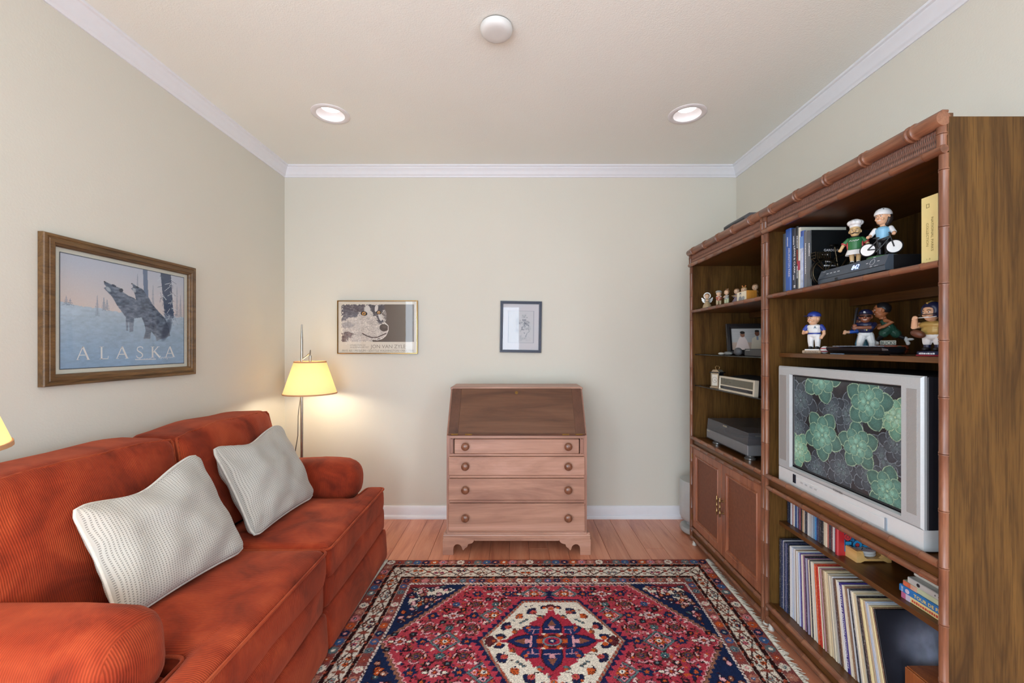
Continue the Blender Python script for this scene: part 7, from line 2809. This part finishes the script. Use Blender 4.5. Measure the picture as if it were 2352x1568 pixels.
b.add([(-.03, .052, .15), (.03, .052, .15), (.03, .115, .002), (-.03, .115, .002), (-.03, .055, .15), (.03, .055, .15), (.03, .118, .002), (-.03, .118, .002)], [(0, 1, 2, 3), (4, 5, 6, 7), (0, 1, 5, 4), (2, 3, 7, 6), (0, 3, 7, 4), (1, 2, 6, 5)])
b.build('easel_leg', M_BLK, r)
# stones, egg, small black box
def stone(label, X, Y, rx, ry, rz, c, z=G1):
    o = MB()
    o.ell((0, 0, rz), (rx, ry, rz), 18, 12, fn=lambda x, y, z_: (x * (1 + .06 * math.sin(3 * y + 2)), y * (1 + .08 * math.sin(2 * x + 1)), z_ * (1 + .05 * x)))
    o = o.build('pebble', mat('stone_' + c[1:], c, .6, var=.15, nscale=60, bump=.2), None, 180)
    o.location = (X, Y, z)
    return tag(o, label, 'pebble')
stone('small pale grey pebble at the front of the upper glass shelf', 1.228, 2.510, .016, .022, .008, '#a8a8a0')
stone('long flat grey pebble beside the photo frame on the glass shelf', 1.232, 2.440, .018, .040, .011, '#6d706e')
stone('dark egg-shaped stone standing before the photo frame', 1.240, 2.345, .020, .026, .022, '#4a4a4c')
r = thing('small_box', 'small black box with printed top edge on the upper glass shelf', 'box', (1.285, 2.180, G1))
MB().box(-.045, .045, -.098, .098, 0, .038, .002).build('carton', mat('carton_black', '#26272a', .4), r)
marks(r, 'carton_print', 9, .042, .0045, (-.0455, .086, .029), RT, UPV, mat('ink_grey', '#9a9a98', .5), 46)
o = MB()
o.ell((0, 0, .010), (.020, .050, .010), 14, 9)
o.ell((0, -.042, .020), (.012, .014, .013), 12, 8)
o = o.build('gold_ornament', mat('dull_gold', '#b8925c', .35, .5, var=.2, nscale=60), None, 60)
o.location = (1.285, 2.150, G1 + .0382)
tag(fuse(o, .0018), 'small gold animal ornament lying on the black box', 'ornament')
# carriage clock
r = thing('carriage_clock', 'small carriage clock with black sides and pale dial on the lower glass shelf', 'clock', (1.245, 2.592, G2), FR + .42)
M_CKB = mat('clock_black', '#1a1a1c', .25, coat=.3)
M_CKS = mat('clock_silver', '#b9b09c', .3, .8, var=.05)
MB().box(-.034, .034, -.027, .027, 0, .010, .002).build('plinth', M_CKS, r)
MB().box(-.028, .028, -.021, .021, .010, .094, .001).build('case', M_CKB, r)
MB().box(-.036, .036, -.029, .029, .094, .101, .002).build('cornice', M_CKB, r)
MB().prism([(-.028, .101), (.028, .101), (.016, .114), (-.016, .114)], lambda a, c, t_: (a, t_, c), -.020, .020).build('roof', M_CKS, r)
b = MB()
frame_sweep(b, .056, .084, [(0, 0), (0, .003), (.006, .004), (.008, .001), (.008, 0)], axis_xf((0, -.021, .052), (1, 0, 0), UPV))
b.build('door_frame', M_CKS, r)
dl = MB().box(-.021, .021, -.0222, -.021, .018, .086).build('dial', mat('clock_dial', '#cfcdc2', .4), r)
b = MB()
b.lathe([(.0165, 0), (.0175, .0005), (.0165, .001)], 30, axis_xf((0, -.0223, .052), (1, 0, 0), UPV), caps=False)
b.build('chapter_ring', T_K, dl)
for a, L_ in ((.5, .009), (2.3, .013)):
    b = MB()
    b.tube([(0, -.0234, .052), (L_ * math.sin(a), -.0234, .052 + L_ * math.cos(a))], .0007, 5)
    b.build('hand', T_K, dl)
b = MB()
b.tube([(-.010, 0, .112), (-.012, 0, .120), (-.016, 0, .130), (-.008, 0, .137), (0, 0, .136), (.008, 0, .137), (.016, 0, .130), (.012, 0, .120), (.010, 0, .112)], .0018, 7)
b.build('handle', mat('brass_pull', '#a08258', .3, .9, var=.12, nscale=80), r, 60)
# radio
r = thing('radio', 'silver-fronted black table radio on the lower glass shelf', 'radio', (1.300, 2.322, G2))
M_CHA = mat('champagne_plastic', '#c3bba8', .35, .2, var=.03)
MB().prism([(-.080, .006), (-.086, .020), (-.080, .076), (.085, .090), (.085, .006)], lambda a, c, t_: (a, t_, c), -.181, .181).build('casing', M_BLK, r)
b = MB()
frame_sweep(b, .368, .084, [(0, -.020), (0, .002), (.003, .004), (.010, .004), (.012, .001), (.012, -.004)], axis_xf((-.0845, 0, .042), RT, (.05, 0, 1)))
b.build('front_frame', M_CHA, r)
MB().box(-.0850, -.078, -.171, .171, .036, .076, .001).build('display', mat('radio_display', '#4a4634', .12, coat=.3), r)
MB().box(-.0862, -.078, -.120, .130, .012, .026, .001).build('disc_slot', M_DKP, r)
MB().box(-.0858, -.078, -.171, .171, .028, .036, .001).build('front_bar', M_CHA, r)
for k in range(5):
    MB().box(-.070, -.062, .060 - k * .018, .070 - k * .018, .0765, .0795, .001).build('button', M_CHA, r)
for sy in (-1, 1):
    MB().cyl((-.06, sy * .15, 0), (-.06, sy * .15, .008), .010).build('foot', M_BLK, r)
    MB().cyl((.06, sy * .15, 0), (.06, sy * .15, .008), .010).build('foot', M_BLK, r)
# turntable
r = thing('turntable', 'grey turntable with clear dust cover on the cabinet deck', 'turntable', (1.405, 2.462, DECK))
M_TTG = mat('turntable_grey', '#77777a', .35, .3, var=.04)
MB().box(-.178, .178, -.238, .238, .031, .086, .003).build('plinth', M_TTG, r)
MB().box(-.1795, -.176, -.236, .236, .030, .034).build('lower_edge', M_DKP, r)
MB().lathe([(.148, .086), (.150, .090), (.150, .100), (.146, .103), (.001, .103)], 48, Matrix.Translation((.01, .05, 0))).build('platter', M_BLK, r)
b = MB()
b.tube([(.11, -.17, .115), (.02, -.165, .118), (-.07, -.12, .112)], .0045, 8)
b.build('tonearm', M_CKS, r, 60)
MB().lathe([(.025, .086), (.025, .112), (.001, .112)], 20, Matrix.Translation((.12, -.17, 0))).build('tonearm_base', M_DKP, r)
t = NT('smoky_acrylic')
t.set(Roughness=.06)
t.b.inputs['Base Color'].default_value = (.10, .10, .11, 1)
t.b.inputs['Alpha'].default_value = .45
M_ACR = t.m
cvr = MB()
pr_ = [(-.176, .088), (-.170, .152), (.172, .152), (.176, .088)]
for i in range(4):
    (a0, z0), (a1, z1) = pr_[i], pr_[(i + 1) % 4]
    if i == 3:
        continue
    cvr.prism([(a0, z0), (a1, z1), (a1 * .985 if i != 1 else a1, z1 - .003), (a0 * .985 if i != 1 else a0, z0 - (.003 if i == 1 else 0))], lambda a, c, t_: (a, t_, c), -.234, .234)
cv_o = cvr.build('dust_cover', M_ACR, r)
for s in (-1, 1):
    MB().prism(pr_, lambda a, c, t_: (a, t_, c), s * .234 - .0015, s * .234 + .0015).build('cover_end', M_ACR, r)
MB().box(-.1815, -.176, -.02, .02, .140, .148, .001).build('cover_handle', M_CKS, r)
MB().box(-.1800, -.176, .195, .225, .074, .080).build('brand_badge', M_CKS, r)
for sx in (-1, 1):
    for sy in (-1, 1):
        f_ = MB().lathe([(.026, 0), (.028, .002), (.028, .010), (.024, .013), (.020, .016), (.020, .031)], 28, Matrix.Translation((sx * .135, sy * .185, 0)))
        f_.build('foot', mat('foot_chrome', '#b4b2b0', .2, .8, var=.05), r, 40)
# dark box on top of the far unit
o = MB()
o.prism([(-.095, 0), (-.095, .128), (-.070, .146), (.095, .150), (.095, 0)], lambda a, c, t_: (a, t_, c), -.125, .125)
r = thing('speaker_box', 'dark grey slanted speaker on top of the far wall unit', 'speaker', (1.432, 2.575, CT - .0178))
o.build('cabinet', mat('speaker_grey', '#55565a', .6, var=.08), r)
MB().box(-.098, -.0945, -.115, .115, .008, .120, .002).build('grille', mat('grille_dark', '#3a3b3e', .8, bump=.4, nscale=200), r)

# silver subwoofer on the floor behind the far unit
r = thing('subwoofer', 'silver tower speaker on the floor behind the far wall unit', 'speaker', (1.275, 3.02, 0))
b = MB()
b.lathe([(.050, .085), (.078, .100), (.086, .125), (.088, .24), (.088, .372), (.084, .378), (.001, .380)], 36, Matrix.Diagonal((1, 1.2, 1, 1)))
b.build('body', mat('sub_silver', '#b9bab8', .4, .2, var=.03), r, 50)
MB().lathe([(.082, .018), (.086, .030), (.080, .050), (.040, .062), (.036, .088)], 32, Matrix.Diagonal((1, 1.2, 1, 1))).build('port_flare', mat('sub_pale', '#a8aaa8', .4, .2), r, 50)
MB().lathe([(.078, .012), (.080, .019), (.001, .019)], 32, Matrix.Diagonal((1, 1.2, 1, 1))).build('base_plate', mat('sub_base', '#8a7a68', .5), r, 40)
for q in range(3):
    a = q * 2 * PI / 3 + .5
    MB().cyl((.06 * math.cos(a), .07 * math.sin(a), 0), (.06 * math.cos(a), .07 * math.sin(a), .014), .010).build('foot', M_BLK, r)
